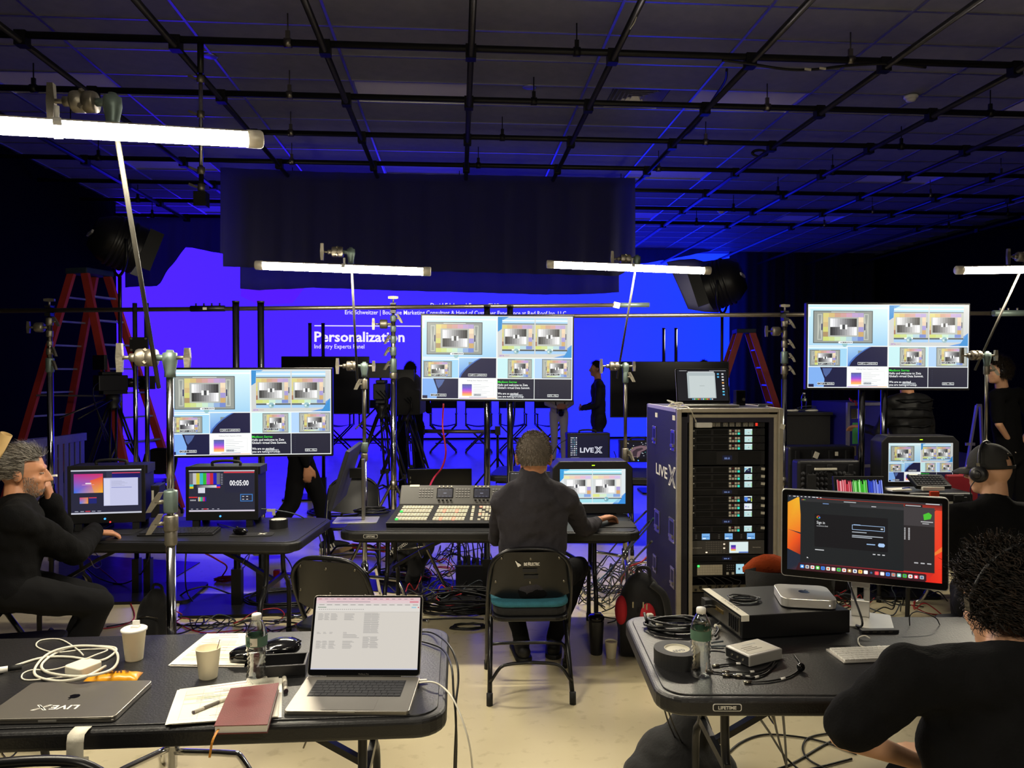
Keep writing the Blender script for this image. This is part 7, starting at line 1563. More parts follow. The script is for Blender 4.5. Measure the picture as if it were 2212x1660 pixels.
p=at(2200,1052,4.6);t=thing('laptop','silver laptop lying closed at the right edge beyond the capped man','laptop',(p.x+0.1,4.6,TZ),R(-4),'laptops');MB().prism(rrect(0.33,0.23,0.012,4),0.0,0.01).build('base',ALUS,t);MB().prism(rrect(0.33,0.23,0.012,4),0.0105,0.017).build('lid',ALUS,t)
p0,p1=at(2086,960,7.6),at(2110,876,7.6);t=thing('metal_frame','thin violet-lit metal frame leaning behind the right production monitor','frame',(p0.x,p0.y,0));o=t.location.copy();LZ_=M('violet_lit_alu','#a8a4c4',0.4,0.6)  # violet light is painted into the aluminium colour
MB().bar(Vector((-0.1,0,0)),p1-o,0.02,0.03).build('slanted_rail',LZ_,t);MB().bar(p1-o,p1-o+Vector((0.05,0,0)),0.02,0.03).build('top_stub',LZ_,t);MB().bar(p0-o,p0-o+Vector((0.1,0,0)),0.02,0.03).build('cross_rail',LZ_,t)
MB().bar(p1-o+Vector((0.04,0,0)),Vector((0.3,0.1,0)),0.02,0.03).build('slanted_rail',LZ_,t)
a,b=at(912,932,11.0),at(1075,933,11.0);t=thing('low_rail','low steel rail on small stands in front of the director chairs','steel bar',(a.x,a.y,0));o=t.location.copy()
MB().cyl(a-o,b-o,0.03,n=12).build('rail',BARM,t)
for q in(a-o,b-o):MB().cyl((q.x,q.y,0.1),q,0.02,n=8).build('post',BLKM,t);MB().bb(q.x-0.04,q.x+0.04,q.y-0.04,q.y+0.04,q.z-0.05,q.z+0.08).build('clamp',BLKM,t);[MB().cyl((q.x,q.y,0.45),(q.x+0.4*math.cos(R(g)),q.y+0.4*math.sin(R(g)),0.012),0.012,n=6).build('leg',BLKM,t)for g in(200,320,90)]
free_cable('black cable hanging across the stage from the centre monitor',[at(1112,868,8.0),at(1110,910,8.0),at(1104,950,8.1),at(1112,990,8.2),at(1108,1020,8.3),at(1100,1046,8.4),at(1098,1100,8.5),on(1080,1132,0.012),on(1050,1134,0.012)],0.01,BCAB)
free_cable('white cord end dangling from the ceiling grid at top centre',[at(1379,-10,5.6),at(1378,20,5.6),at(1372,45,5.6),at(1361,63,5.6)],0.004,WCAB,name='white_cable')
free_cable('short white cord hanging below the ceiling near the diffuser',[at(1293,150,8.0),at(1303,170,8.0),at(1298,190,8.0),at(1297,198,8.0)],0.006,WCAB,name='white_cable')
free_cable('black cable swagged along a lengthwise grid pipe at the right',[at(1570,150,7.0),at(1566,175,7.4),at(1540,215,7.9),at(1500,275,8.5),at(1455,312,9.3)],0.012,BCAB)
coil('loop of black cable hung on the lighting grid above the right stepladder',at(1640,332,9.6)-Vector((0,0,0)),0.1,4,0.01,BCAB,sq=0.4,h=0.004,seed=2).rotation_euler=(R(90),0,0)
for q,lb in(((1745,150),'white tape tag on the grid cable, near right pipe'),((1777,148),'second white tape tag on the grid cable, near right pipe')):tag(MB().box((0,0,0),(0.06,0.004,0.02),rot=Euler((0,0.1,0)).to_matrix()).build('tape_tag',TAPE,None,at(q[0],q[1],6.35)),lb,'tape')
free_cable('black cable clipped along the first crosswise pipe at upper right',[at(1560,130,6.36),at(1620,138,6.36),at(1700,150,6.36),at(1760,150,6.36),at(1830,142,6.36),at(1920,138,6.36),at(2000,146,6.36)],0.012,BCAB)
# ------------------------------------------------------------------ people
SKIN=M('skin','#b8805e',0.55,noise=0.08,scale=40);SKIN2=M('skin_pale','#c89878',0.55,noise=0.06,scale=40)
BLKS=M('black_sweater','#08080a',0.95,noise=0.3,scale=60,bump=0.2,spec=0.15);GRYJ=M('charcoal_fleece','#37353b',0.95,noise=0.15,scale=50,bump=0.2,spec=0.2)
TRO=M('black_trousers','#08080b',0.9,noise=0.2,spec=0.2);NAVY=M('navy_suit','#0e1020',0.8,noise=0.2);JEAN=M('white_jeans','#c9c4ba',0.85,noise=0.06);PUFF=M('black_padded_jacket','#0c0c0f',0.6,noise=0.2,spec=0.3)
SHOE=M('black_shoe','#141416',0.6);SOLE=M('white_sole','#d4cec0',0.7)
EYEW=M('eye_white','#8a7a6c',0.4);EYED=M('eye_dark','#1c1410',0.3)
wr_tex=bpy.data.textures.new('cloth_wrinkles','CLOUDS');wr_tex.noise_scale=0.11;wr_tex.noise_depth=2
def soft(prims,name,mat,parent,vox,sm=5,wrinkle=0.0):
 ob=blob(prims,name,mat,parent,vox,sm)
 if wrinkle:d=ob.modifiers.new('wrinkles','DISPLACE');d.texture=wr_tex;d.strength=wrinkle;d.mid_level=0.5
 return ob
def hand_prims(w,d,nrm,side,curl=0.6,s=1.0,fing=(1,1,1,1)):
 """w wrist, d pointing direction, nrm back-of-hand normal, side +1: thumb towards d x nrm"""
 w=Vector(w);d=Vector(d).normalized();nrm=Vector(nrm);nrm=(nrm-d*nrm.dot(d)).normalized();lat=d.cross(nrm)*side;P=[]
 for i,(off,L)in enumerate(((0.028,0.92),(0.009,1.0),(-0.01,0.95),(-0.027,0.78))):
  k=w+d*0.085*s+lat*off*s-nrm*0.004*abs(i-1.4)*s;P.append(('c',w+lat*off*0.45*s,k,0.0135*s,0.0115*s));c=k;a=0.0
  for q,l in enumerate((0.042,0.027,0.021)):
   a+=curl*fing[i]*(0.55,0.8,0.6)[q];e=c+(d*math.cos(a)-nrm*math.sin(a)+lat*off*1.2)*l*L*s;P.append(('c',c,e,(0.0098-0.0011*q)*s,(0.0088-0.0011*q)*s));c=e
 t0=w+d*0.025*s+lat*0.026*s;t1=t0+(d*0.7+lat*0.75-nrm*0.25).normalized()*0.042*s;t2=t1+(d*0.92+lat*0.2-nrm*0.35*curl).normalized()*0.032*s;t3=t2+(d*0.95-nrm*0.3*curl).normalized()*0.026*s
 P+=[('c',t0,t1,0.015*s,0.012*s),('c',t1,t2,0.0115*s,0.0105*s),('c',t2,t3,0.0105*s,0.009*s)]
 return P
def strands(mb,C_,Rm,rad,region,n,length,lift=0.4,flow=(0,-0.2,-1),curl=0.0,width=0.0022,seed=1,nm=2,cap=True):
 rnd=random.Random(seed);done=0;fl=Vector(flow)
 nu,nv=28,16
 vs={};
 for i in range(nv):
  for j in range(nu):
   cs=[]
   for a,b in((i,j),(i+1,j),(i+1,j+1),(i,j+1)):
    ph=math.pi*a/nv;th=2*math.pi*b/nu;cs.append(Vector((math.sin(ph)*math.cos(th),math.sin(ph)*math.sin(th),math.cos(ph))))
   if cap and region(sum(cs,Vector())/4):mb._a([C_+Rm@Vector((c.x*rad[0],c.y*rad[1],c.z*rad[2]))for c in cs],[(0,1,2,3)],0,True)
 while done<n:
  u=Vector((rnd.gauss(0,1),rnd.gauss(0,1),rnd.gauss(0,1))).normalized()
  if not region(u):continue
  done+=1;p=Vector((u.x*rad[0],u.y*rad[1],u.z*rad[2]));nn=Vector((u.x/rad[0],u.y/rad[1],u.z/rad[2])).normalized()
  dr=(nn*lift+(fl-nn*fl.dot(nn))+Vector((rnd.uniform(-1,1),rnd.uniform(-1,1),rnd.uniform(-1,1)))*0.35).normalized();L=length*rnd.uniform(0.6,1.25);pts=[p];ph=rnd.random()*6;ax=nn.cross(dr)
  NS=8 if curl>0.005 else 4
  for k in range(1,NS+1):
   q=p+dr*L*k/NS+nn*L*0.12*math.sin(k*3.2/NS)
   if curl:q+=(ax*math.sin(ph+k*0.85)+nn*(1+math.cos(ph+k*0.85)))*curl
   pts.append(q)
  sd=ax.normalized()*width/2 if ax.length>1e-6 else Vector((width/2,0,0));V=[]
  for k,q in enumerate(pts):f=1-0.8*k/NS if k<NS else 0.15;V+=[C_+Rm@(q-sd*f),C_+Rm@(q+sd*f)]
  mb._a(V,[(2*k,2*k+1,2*k+3,2*k+2)for k in range(NS)],rnd.randrange(nm),True)
def head_prims(C_,H,ear=True,s=1.0,fat=1.0):
 f=lambda x,y,z_:C_+H@Vector((x*s,y*s,z_*s));P=[]
 P+=[('e',f(0,-0.012,0.022),(0.074*s,0.094*s,0.1*s),H),('e',f(0,0.022,-0.03),(0.064*s*fat,0.07*s,0.085*s),H),('e',f(0,0.045,-0.085),(0.042*s*fat,0.042*s,0.03*s),H),('c',f(-0.034,0.075,0.028),f(0.034,0.075,0.028),0.013*s),('c',f(0,0.092,0.012),f(0,0.112,-0.026),0.008*s,0.012*s),('e',f(0.011,0.1,-0.03),0.009*s),('e',f(-0.011,0.1,-0.03),0.009*s),('c',f(-0.018,0.083,-0.058),f(0.018,0.083,-0.058),0.008*s),('c',f(-0.016,0.081,-0.07),f(0.016,0.081,-0.07),0.0085*s),('e',f(0.038,0.055,-0.025),(0.026*s,0.026*s,0.024*s)),('e',f(-0.038,0.055,-0.025),(0.026*s,0.026*s,0.024*s)),('e',f(0,0.068,-0.094),(0.02*s,0.016*s,0.016*s))]
 if ear:
  for q in(-1,1):P+=[('e',f(q*0.078,-0.012,-0.008),(0.011*s,0.02*s,0.031*s),H),('e',f(q*0.084,-0.02,0.004),(0.008*s,0.014*s,0.018*s),H)]
 return P
def rot_to(f,up=(0,0,1)):
 f=Vector(f).normalized();r=f.cross(Vector(up)).normalized();u=r.cross(f);return Matrix((r,f,u)).transposed()
def person(label,J,skin=SKIN,top=BLKS,bottom=TRO,sleeve=1.0,vox=0.008,wide=1.0,hair=None,hands=True,topname='sweater',collar=False,shoes=True,shoe_mat=SHOE,wr=0.014,group=None,headfat=1.0,hem=0.0,ls=1.0,tvox=0.011,hs=1.0,ag=0.0):
 """J: world joints; returns (root, head centre, head rotation) in root-local space"""
 root=thing('person',label,'person',(J['hip'].x,J['hip'].y,0),0,group);o=root.location.copy();j={k:(Vector(v)-o if k not in('hf','bf','hL','hR','nL','nR','tL','tR')else Vector(v))for k,v in J.items()}
 rt=(j['shR']-j['shL']);rt.z*=0.3;rt.normalize();up=(j['neck']-j['hip']).normalized();fw=up.cross(rt).normalized();rt=fw.cross(up);B=Matrix((rt,fw,up)).transposed()
 hip,neck,head=j['hip'],j['neck'],j['head'];H=rot_to(j['hf'],j.get('hu',(0,0,1))if False else(0,0,1));L=(neck-hip).length;pt=lambda u:hip.lerp(neck,u)
 shl,shr=j['shL'],j['shR'];hl,hr_=hip-rt*0.095*wide,hip+rt*0.095*wide
 def torso(g,tz=0.93):
  P=[('e',pt(0.04),((0.155+g)*wide,(0.11+g),0.13),B),('e',pt(0.34),((0.142+g)*wide,0.105+g,0.17),B),('e',pt(0.66),((0.16+g)*wide,0.11+g,0.17),B),('c',shl,shr,0.062+g),('c',pt(tz),shl,0.06+g,0.058+g),('c',pt(tz),shr,0.06+g,0.058+g)]
  return P
 def arm(s,g,t=1.0):
  sh,el,wr_=j['sh'+s],j['el'+s],j['wr'+s];P=[('c',sh,el,0.05+g,0.04+g)]
  if t<=0.5:e=sh.lerp(el,t*2);return[('c',sh,e,0.055+g,0.052+g)]
  e=el.lerp(wr_,min(1,(t-0.5)*2));return P+[('c',el,e,0.04+g,0.04+g-0.013*min(1,(t-0.5)*2))]
 def leg(s,g):
  h=hl if s=='L' else hr_;k,a=j['kn'+s],j['an'+s];return[('c',h,k,0.08*ls+g,0.056*ls+g),('c',k,k.lerp(a,0.35),0.054*ls+g,0.055*ls+g),('c',k.lerp(a,0.35),a,0.055*ls+g,0.038*ls+g)]
 skinp=head_prims(head,H,fat=headfat,s=hs)+[('c',neck-up*0.03,head+H@Vector((0,-0.02,-0.06)),0.06*hs,0.055*hs)]+torso(-0.02)
 for s in 'LR':
  skinp+=arm(s,-0.006)+leg(s,-0.012)
  if hands:skinp+=hand_prims(j['wr'+s],j['h'+s],j['n'+s],1 if s=='L' else-1,J.get('curl'+s,Vector((0.6,0,0)))[0],1.1)
 soft(skinp,'body',skin,root,vox,4)
 tp=torso(0.012,0.86 if sleeve<0.5 else 0.93)+arm('L',0.01+ag,sleeve)+arm('R',0.01+ag,sleeve)
 for q in(-1,1):tp.append(('c',pt(0.7)+rt*q*0.075*wide,pt(0.03)+rt*q*0.06*wide,0.1,0.108))
 if hem:tp+=[('e',pt(-0.1),((0.17)*wide,0.13,hem),B)]
 if collar:tp+=[('c',pt(0.86),neck-up*0.02,0.13,0.09),('c',neck-up*0.03,neck+up*0.018,0.088,0.08),('c',neck-up*0.03,shl.lerp(neck,0.25),0.08,0.07),('c',neck-up*0.03,shr.lerp(neck,0.25),0.08,0.07)]
 elif sleeve<0.5:tp+=[('c',pt(0.8),pt(0.92),0.12,0.085)]
 else:tp+=[('c',pt(0.84),neck-up*0.02,0.12,0.066),('c',neck-up*0.03,shl.lerp(neck,0.35),0.064,0.066),('c',neck-up*0.03,shr.lerp(neck,0.35),0.064,0.066)]
 soft(tp,topname,top,root,tvox,14,wr*1.5)
 soft([('e',pt(0.02),(0.165*wide,0.122,0.12),B)]+leg('L',0.012)+leg('R',0.012),'trousers',bottom,root,0.013,6,wr)
 if shoes:
  for s in 'LR':
   a=j['an'+s];d=Vector(j['t'+s]);d.z=0;d.normalize();b=Vector((a.x,a.y,a.z-0.045));sd=Vector((-d.y,d.x,0))
   sh=soft([('c',b-d*0.055,b+d*0.09,0.042,0.04),('c',b+d*0.08,b+d*0.17-Vector((0,0,0.012)),0.042,0.03),('c',a+Vector((0,0,0.01)),b,0.045,0.045)],'shoe',shoe_mat,root,0.012,3)
   m=MB();m.prism([(x,y)for x,y in rrect(0.3,0.1,0.048,5)],0,0.028,X=Matrix.Translation(b+d*0.055-Vector((0,0,0.052)))@rot_to(sd).to_4x4());m.build('sole',SOLE if shoe_mat.name.startswith('sneak')else SHOE,sh,bev=0.008)
 if hair:
  m=MB();hair(m,head,H);ho=m.build('hair',hair.mats if hasattr(hair,'mats')else[M('dark_hair','#1a1410',0.5)]*2,root)
 for q in(-1,1):
  e=MB().ell(head+H@Vector((q*0.032,0.074,0.006)),(0.012,0.0105,0.0038),10,6,rot=H).build('eye',EYEW,root);MB().ell(head+H@Vector((q*0.032,0.0815,0.006)),(0.005,0.0045,0.0038),8,6,rot=H).build('iris',EYED,e)
 return root,head,H,B,j
def hair_fn(region,rad=(0.082,0.104,0.108),n=2500,length=0.03,lift=0.5,flow=(0,-0.3,-1),curl=0.0,width=0.002,seed=1,cols=('#1a1410','#241c16'),off=(0,-0.012,0.024)):
 def f(m,head,H):strands(m,head+H@Vector(off),H,rad,region,n,length,lift,flow,curl,width,seed,len(cols))
 f.mats=[M('hair_'+c[1:],c,0.75,noise=0.2,spec=0.2)for c in cols];return f
short_region=lambda u:u.z>-0.05+0.75*max(0,u.y)or(u.y<0.1 and u.z>-0.55+0.3*(u.y+1)*0.5)
V=Vector
def J_at(**k):return{a:(at(*b)if isinstance(b,tuple)and len(b)==3 and not a in('hf','hL','hR','nL','nR','tL','tR','curlL','curlR')else V(b))for a,b in k.items()}
Jm=J_at(hip=(1150,1260,4.02),neck=(1152,1040,3.95),head=(1153,990,3.97),hf=(0.1,1,-0.12),shL=(1086,1086,3.97),shR=(1226,1082,4.0),elL=(1072,1165,4.2),elR=(1262,1146,4.28),wrL=(1092,1122,4.62),wrR=(1296,1126,4.6),hL=(0.15,1,-0.1),nL=(0,0,1),hR=(0.7,0.75,0.1),nR=(-0.25,0,1),knL=(1092,1222,4.55),knR=(1250,1225,4.5),anL=(1128,1392,4.42),anR=(1196,1392,4.46),tL=(-0.1,1,0),tR=(0.15,1,0),curlR=(0.75,0,0))
for k in('anL','anR'):Jm[k].z=0.1
for k in('wrL','wrR'):Jm[k].z=TZ+0.045
GH=hair_fn(short_region,rad=(0.09,0.113,0.117),n=3600,length=0.017,lift=0.9,flow=(0,-0.6,-0.6),width=0.0022,seed=3,cols=('#776d63','#9c9286','#5c544c'))
root,hd,H,B,j=person('man in a charcoal jacket seated with his back to the camera at the video switcher',Jm,top=GRYJ,hair=GH,topname='jacket',collar=True,wide=1.16,vox=0.006,wr=0.02,tvox=0.009,headfat=1.05,hs=1.1,sleeve=0.88)
up=(j['neck']-j['hip']).normalized()
Jl=J_at(hip=(20,1270,3.62),neck=(38,1082,3.66),head=(52,1022,3.7),hf=(1,0.35,-0.1),shL=(40,1120,3.85),shR=(35,1122,3.48),elL=(128,1145,3.98),elR=(160,1196,3.82),wrL=(108,1086,3.86),wrR=(202,1156,4.15),hL=(0.05,-0.25,1),nL=(1,0.3,0),hR=(0.8,0.6,-0.12),nR=(0,0,1),knL=(205,1290,4.0),knR=(212,1305,3.72),anL=(118,1420,3.9),anR=(112,1480,3.68),tL=(1,0.3,0),tR=(1,0.2,0),curlL=(1.3,0,0),curlR=(0.9,0,0))
for k in('anL','anR'):Jl[k].z=0.1
Jl['wrR']=on(203,1150,TZ+0.05)
def grey_style(m,head,H):
 c=head+H@Vector((0,-0.012,0.024));rg=lambda u:(u.z>0.12+0.55*max(0,u.y)and u.y<0.93)or(u.y<0.15 and u.z>-0.5+0.2*(u.y+1)*0.5)
 strands(m,c,H,(0.083,0.106,0.11),rg,3000,0.035,0.55,(0,-1,0.1),0.002,0.0024,5,3)
 bd=lambda u:u.z<-0.1 and u.y>0.02 and not(u.z>-0.4 and u.y>0.82 and False)and u.z>-0.98 and not(u.y>0.55 and u.z>-0.42 and abs(u.x)>0.34 and abs(u.x)<0.75)
 strands(m,head+H@Vector((0,0.022,-0.034)),H,(0.067,0.076,0.09),lambda u:u.z>-0.97 and u.y>-0.15 and((u.z<-0.38 and u.y>-0.05)or(abs(u.x)>0.66 and u.z<0.25 and u.y<0.6)),1500,0.009,0.6,(0,0.3,-1),0,0.0013,6,3,False)
grey_style.mats=[M('hair_grey_'+c[1:],c,0.5,noise=0.2)for c in('#58524a','#8a847a','#3c3630')]
root,hd,H,B,j=person('bearded grey-haired man in a black sweater seated at the left edge',Jl,hair=grey_style,vox=0.006,wide=1.32,wr=0.02,tvox=0.01,ag=0.014)
q=at(108,1026,3.8)-root.location;tg=thing('pen','white pen held near the mouth of the bearded man','pen',at(106,1029,3.84));MB().cyl((0,0,0),(0.04,-0.005,0.003),0.0055,n=10).build('barrel',WHT,tg);MB().cyl((-0.05,0.01,-0.04),(0,0,0),0.005,n=10).build('grip',WHT,tg)
p=Jl['hip'];folding_chair('black folding chair under the bearded man at the left edge',p.x-0.02,p.y,R(-80))
Jc=J_at(hip=(2230,1990,1.5),neck=(2168,1446,1.56),head=(2176,1312,1.64),hf=(-0.16,1,-0.15),shL=(1962,1462,1.6),shR=(2370,1470,1.48),elL=(1822,1588,1.66),elR=(2520,1700,1.6),wrL=(1990,1640,1.86),wrR=(2330,1560,1.95),hL=(0.4,1,0.0),nL=(0,0,1),hR=(-0.4,1,0),nR=(0,0,1),knL=(1960,1700,2.05),knR=(2330,1700,2.0),anL=(2000,2100,2.1),anR=(2300,2100,2.05),tL=(0,1,0),tR=(0,1,0))
for k in('anL','anR'):Jc[k].z=0.1
for k in('knL','knR'):Jc[k].z=0.52
Jc['hip'].z=0.53;Jc['wrL'].z=0.68;Jc['wrR'].z=TZ+0.05
CH_=hair_fn(lambda u:u.z>0.05+0.6*max(0,u.y)or(u.y<0.2 and u.z>-0.32),rad=(0.086,0.104,0.106),n=4200,length=0.04,lift=0.25,flow=(0,-0.4,-0.8),curl=0.01,width=0.005,seed=8,cols=('#0b0806','#15100b','#221811'))
root,hd,H,B,j=person('curly-haired man in a black T-shirt seated with his back to the camera',Jc,skin=SKIN2,hair=CH_,sleeve=0.42,vox=0.007,wide=1.12,topname='tshirt',wr=0.022,tvox=0.01)
f=lambda x,y,z_:hd+H@Vector((x,y,z_));bp=[f(0.112*math.sin(a),-0.01-0.05*math.cos(a),0.02+0.126*math.cos(a))for a in[R(-92+184*i/16)for i in range(17)]]
t=thing('headset','thin black headset on the curly-haired man','headset',root.location);MB().tube(bp,0.0045,6).build('headband',BLK,t)
for e in(bp[0],bp[-1]):MB().box(e,(0.012,0.014,0.03),rot=H).build('slider',STL,t)
p=Jc['hip'];folding_chair('black folding chair under the curly-haired man',p.x,p.y-0.0,R(8))
Jp=J_at(hip=(2150,1330,3.55),neck=(2150,1075,3.5),head=(2136,1018,3.55),hf=(-0.58,1,-0.12),shL=(2062,1118,3.52),shR=(2256,1120,3.45),elL=(2040,1210,3.65),elR=(2280,1215,3.6),wrL=(2075,1180,3.95),wrR=(2240,1180,3.95),hL=(0.2,1,0),nL=(0,0,1),hR=(-0.2,1,0),nR=(0,0,1),knL=(2080,1270,4.0),knR=(2210,1275,4.0),anL=(2085,1400,4.1),anR=(2210,1400,4.1),tL=(0,1,0),tR=(0,1,0))
for k in('anL','anR'):Jp[k].z=0.1
Jp['hip'].z=0.54
root,hd,H,B,j=person('man in a black cap and headphones seated with his back to the camera',Jp,skin=SKIN2,sleeve=0.45,vox=0.007,wide=1.12,topname='tshirt')
CAPM=M('black_cotton_cap','#1a1917',0.85,noise=0.2,bump=0.15)
t=thing('baseball_cap','worn black baseball cap with open back strap on the seated man','cap',root.location)
m=MB();c0=hd+H@Vector((0,-0.012,0.026));nu,nv=36,12;rad=(0.085,0.107,0.113)
for i in range(nv):
 for k in range(nu):
  cs=[]
  for a,b in((i,k),(i+1,k),(i+1,k+1),(i,k+1)):ph=R(97)*a/nv;th=2*math.pi*b/nu;cs.append(Vector((math.sin(ph)*math.cos(th),math.sin(ph)*math.sin(th),math.cos(ph))))
  ctr=sum(cs,Vector())/4
  if ctr.y<-0.75 and abs(ctr.x)<0.42 and-0.02<ctr.z<0.42-0.9*ctr.x**2:continue
  m._a([c0+H@Vector((q.x*rad[0],q.y*rad[1],q.z*rad[2]))for q in cs],[(0,1,2,3)],0,True)
o_=m.build('crown',CAPM,t);o_.modifiers.new('join','WELD').merge_threshold=0.0005;o_.modifiers.new('thick','SOLIDIFY').thickness=0.003
m=MB();vs=[]
for i in range(13):
 a=R(20+140*i/12)
 for rr,zz in((1.0,0.0),(1.35,-0.004),(1.72,-0.022)):vs.append(c0+H@Vector((rad[0]*math.cos(a)*(1+(rr-1)*0.35),rad[1]*math.sin(a)*rr,-0.004+zz-0.01*math.cos(a)**2)))
m._a(vs,[(i*3+k,i*3+k+1,(i+1)*3+k+1,(i+1)*3+k)for i in range(12)for k in range(2)],0,True);o_=m.build('brim',CAPM,t);o_.modifiers.new('thick','SOLIDIFY').thickness=0.004
MB().ell(c0+H@Vector((0,0,0.114)),(0.006,0.006,0.004),8,6).build('top_button',CAPM,t)
for q in(-0.5,0.5):MB().ell(c0+H@Vector((q*0.085,-0.1,0.062)),(0.003,0.003,0.003),8,6).build('eyelet',SILV,t)
t=thing('headphones','black over-ear headphones worn over the cap','headphones',root.location);bp=[c0+H@Vector((0.097*math.sin(a),0.012,-0.006+0.127*math.cos(a)))for a in[R(-100+200*i/18)for i in range(19)]];m=MB()
for i,q in enumerate(bp):pass
MB().tube(bp,0.007,8).build('headband',BLK,t)
for s in(-1,1):
 e=c0+H@Vector((s*0.095,0.012,-0.035));ax=H@Vector((s,0,0));cupo=MB().lathe([(0,-0.01),(0.036,-0.01),(0.04,0.0),(0.04,0.022),(0.03,0.034),(0,0.034)],e,ax,20).build('ear_cup',BLK,t);MB().lathe([(0.0,0.034),(0.022,0.035),(0.018,0.039),(0,0.039)],e,ax,16).build('cup_badge',BLKM,cupo);MB().box(e+H@Vector((s*0.006,0,0.04)),(0.008,0.016,0.03),rot=H).build('slider',SILV,t)
MB().tube(spl([c0+H@Vector((-0.1,0.03,-0.06)),c0+H@Vector((-0.12,0.05,-0.1)),c0+H@Vector((-0.1,0.06,-0.16)),c0+H@Vector((-0.09,0.05,-0.26))],6),0.0025,6).build('lead',BCAB,t)
p=Jp['hip'];folding_chair('black folding chair under the man in the black cap',p.x,p.y,R(5))
def standing(label,px,Y,h,ang,arms='down',**kw):
 p=at(px,850,Y);s=h/1.78;f=V((math.sin(R(ang)),math.cos(R(ang)),0));r=V((f.y,-f.x,0));b=V((p.x,p.y,0));g=lambda x,y,z_:b+r*x*s+f*y*s+V((0,0,z_*s))
 st=kw.pop('stride',0.0);lean=kw.pop('lean',0.0);hf=kw.pop('hf',f)
 J=dict(hip=g(0,0,0.95),neck=g(0,0.01+lean,1.5),head=g(0,0.035+lean*1.3,1.66),hf=hf,shL=g(-0.175,lean,1.43),shR=g(0.175,lean,1.43),knL=g(-0.09,0.03+st*0.5,0.51),knR=g(0.09,0.03-st*0.35,0.51),anL=g(-0.1,-0.03+st,0.1),anR=g(0.1,-0.03-st,0.1+abs(st)*0.15),tL=f,tR=f,nL=-r,nR=r,hL=(0,0,-1),hR=(0,0,-1))
 if arms=='down':J.update(elL=g(-0.23,-0.02,1.14),elR=g(0.23,-0.02,1.14),wrL=g(-0.25,0.06,0.88),wrR=g(0.25,0.06,0.88))
 elif arms=='back':J.update(elL=g(-0.27,-0.14,1.14),elR=g(0.27,-0.14,1.14),wrL=g(-0.06,-0.23,0.97),wrR=g(0.06,-0.25,0.95),hL=r*0.8-V((0,0,0.6)),hR=-r*0.8-V((0,0,0.6)),nL=f*-1,nR=f*-1)
 elif arms=='front':J.update(elL=g(-0.24,0.04,1.14),elR=g(0.24,0.04,1.14),wrL=g(-0.1,0.25,1.08),wrR=g(0.1,0.25,1.08),hL=r*0.7+f*0.3,hR=-r*0.7+f*0.3,nL=f,nR=f)
 elif arms=='reach':J.update(elL=g(-0.26,0.12,1.16),elR=g(0.24,0.05,1.14),wrL=g(-0.24,0.36,1.2),wrR=g(0.2,0.3,1.15),hL=f,hR=f,nL=V((0,0,1)),nR=V((0,0,1)))
 for k in('hL','hR','nL','nR','tL','tR'):J[k]=V(J[k])
 return person(label,J,**kw)
DH=hair_fn(short_region,n=1500,length=0.03,lift=0.5,width=0.003,seed=4)
DH2=hair_fn(lambda u:u.z>0.05+0.6*max(0,u.y)or(u.y<0.2 and u.z>-0.7),n=2600,length=0.04,lift=0.7,curl=0.008,width=0.004,seed=14,rad=(0.088,0.108,0.112))
Js=J_at(hip=(2182,985,7.05),neck=(2164,836,7.02),head=(2155,803,6.98),hf=(-1,0.28,-0.08),shL=(2152,856,6.86),shR=(2200,853,7.16),elL=(2157,916,6.82),elR=(2236,914,7.22),wrL=(2184,958,6.97),wrR=(2202,962,7.06),hL=(0.7,0.3,-0.6),nL=(0.3,-0.9,0),hR=(-0.6,-0.1,-0.7),nR=(0.3,-0.9,0),knL=(2170,1100,6.95),knR=(2200,1100,7.12),anL=(2172,1180,6.98),anR=(2205,1180,7.15),tL=(-1,0.2,0),tR=(-1,0.3,0))
Js['knL'].z=Js['knR'].z=0.5;Js['anL'].z=Js['anR'].z=0.1
root,hd,H,B,j=person('standing man in a black T-shirt with hands clasped behind his back',Js,skin=SKIN2,hair=DH2,sleeve=0.4,topname='tshirt',wide=1.05,vox=0.008)
tg=thing('wristwatch','black wrist strap on the man with clasped hands','wristwatch',root.location);w_=j['wrL'].lerp(j['elL'],0.12);MB().lathe([(0.028,-0.01),(0.034,-0.01),(0.034,0.01),(0.028,0.01),(0.028,-0.01)],w_,(j['elL']-j['wrL']).normalized(),16).build('strap',BLK,tg)
c=hd+H@Vector((0,0,0));tg=thing('headset','thin dark headset on the standing man with clasped hands','headset',root.location);bp=[hd+H@Vector((0.095*math.sin(a),-0.01,0.015+0.118*math.cos(a)))for a in[R(-95+190*i/14)for i in range(15)]];MB().tube(bp,0.006,6).build('headband',BLK,tg);MB().lathe([(0,-0.01),(0.024,-0.01),(0.026,0.012),(0,0.014)],bp[0],H@Vector((-1,0,0)),12).build('ear_pad',BLK,tg)
r_,hd,H,B,j=standing('person in a black quilted jacket standing with back to the camera below the right monitor',1972,6.4,1.78,-12,'reach',top=PUFF,hair=DH,sleeve=0.9,topname='padded_jacket',wide=1.3,vox=0.011,wr=0.02,lean=0.05)
for k in range(7):
 z_=1.0+k*0.075;m=MB();m.lathe([(0.005,-0.006),(0.012,0),(0.005,0.006)],(0,0,0));P=[]
 for i in range(25):a=2*math.pi*i/24;P.append(Vector((0,0.04*(z_-0.95)/0.5,z_))+B@Vector((0.222*math.cos(a),0.128*math.sin(a),0)))
 MB().tube(P[:-1],0.005,6,closed=True).build('quilt_seam',BLKS,r_)
standing('dark-suited man standing in profile in front of the blue wall',1293,11.5,1.88,-84,'front',top=NAVY,bottom=NAVY,hair=DH,topname='suit_jacket',vox=0.012,hem=0.16,wide=1.05,tvox=0.014)
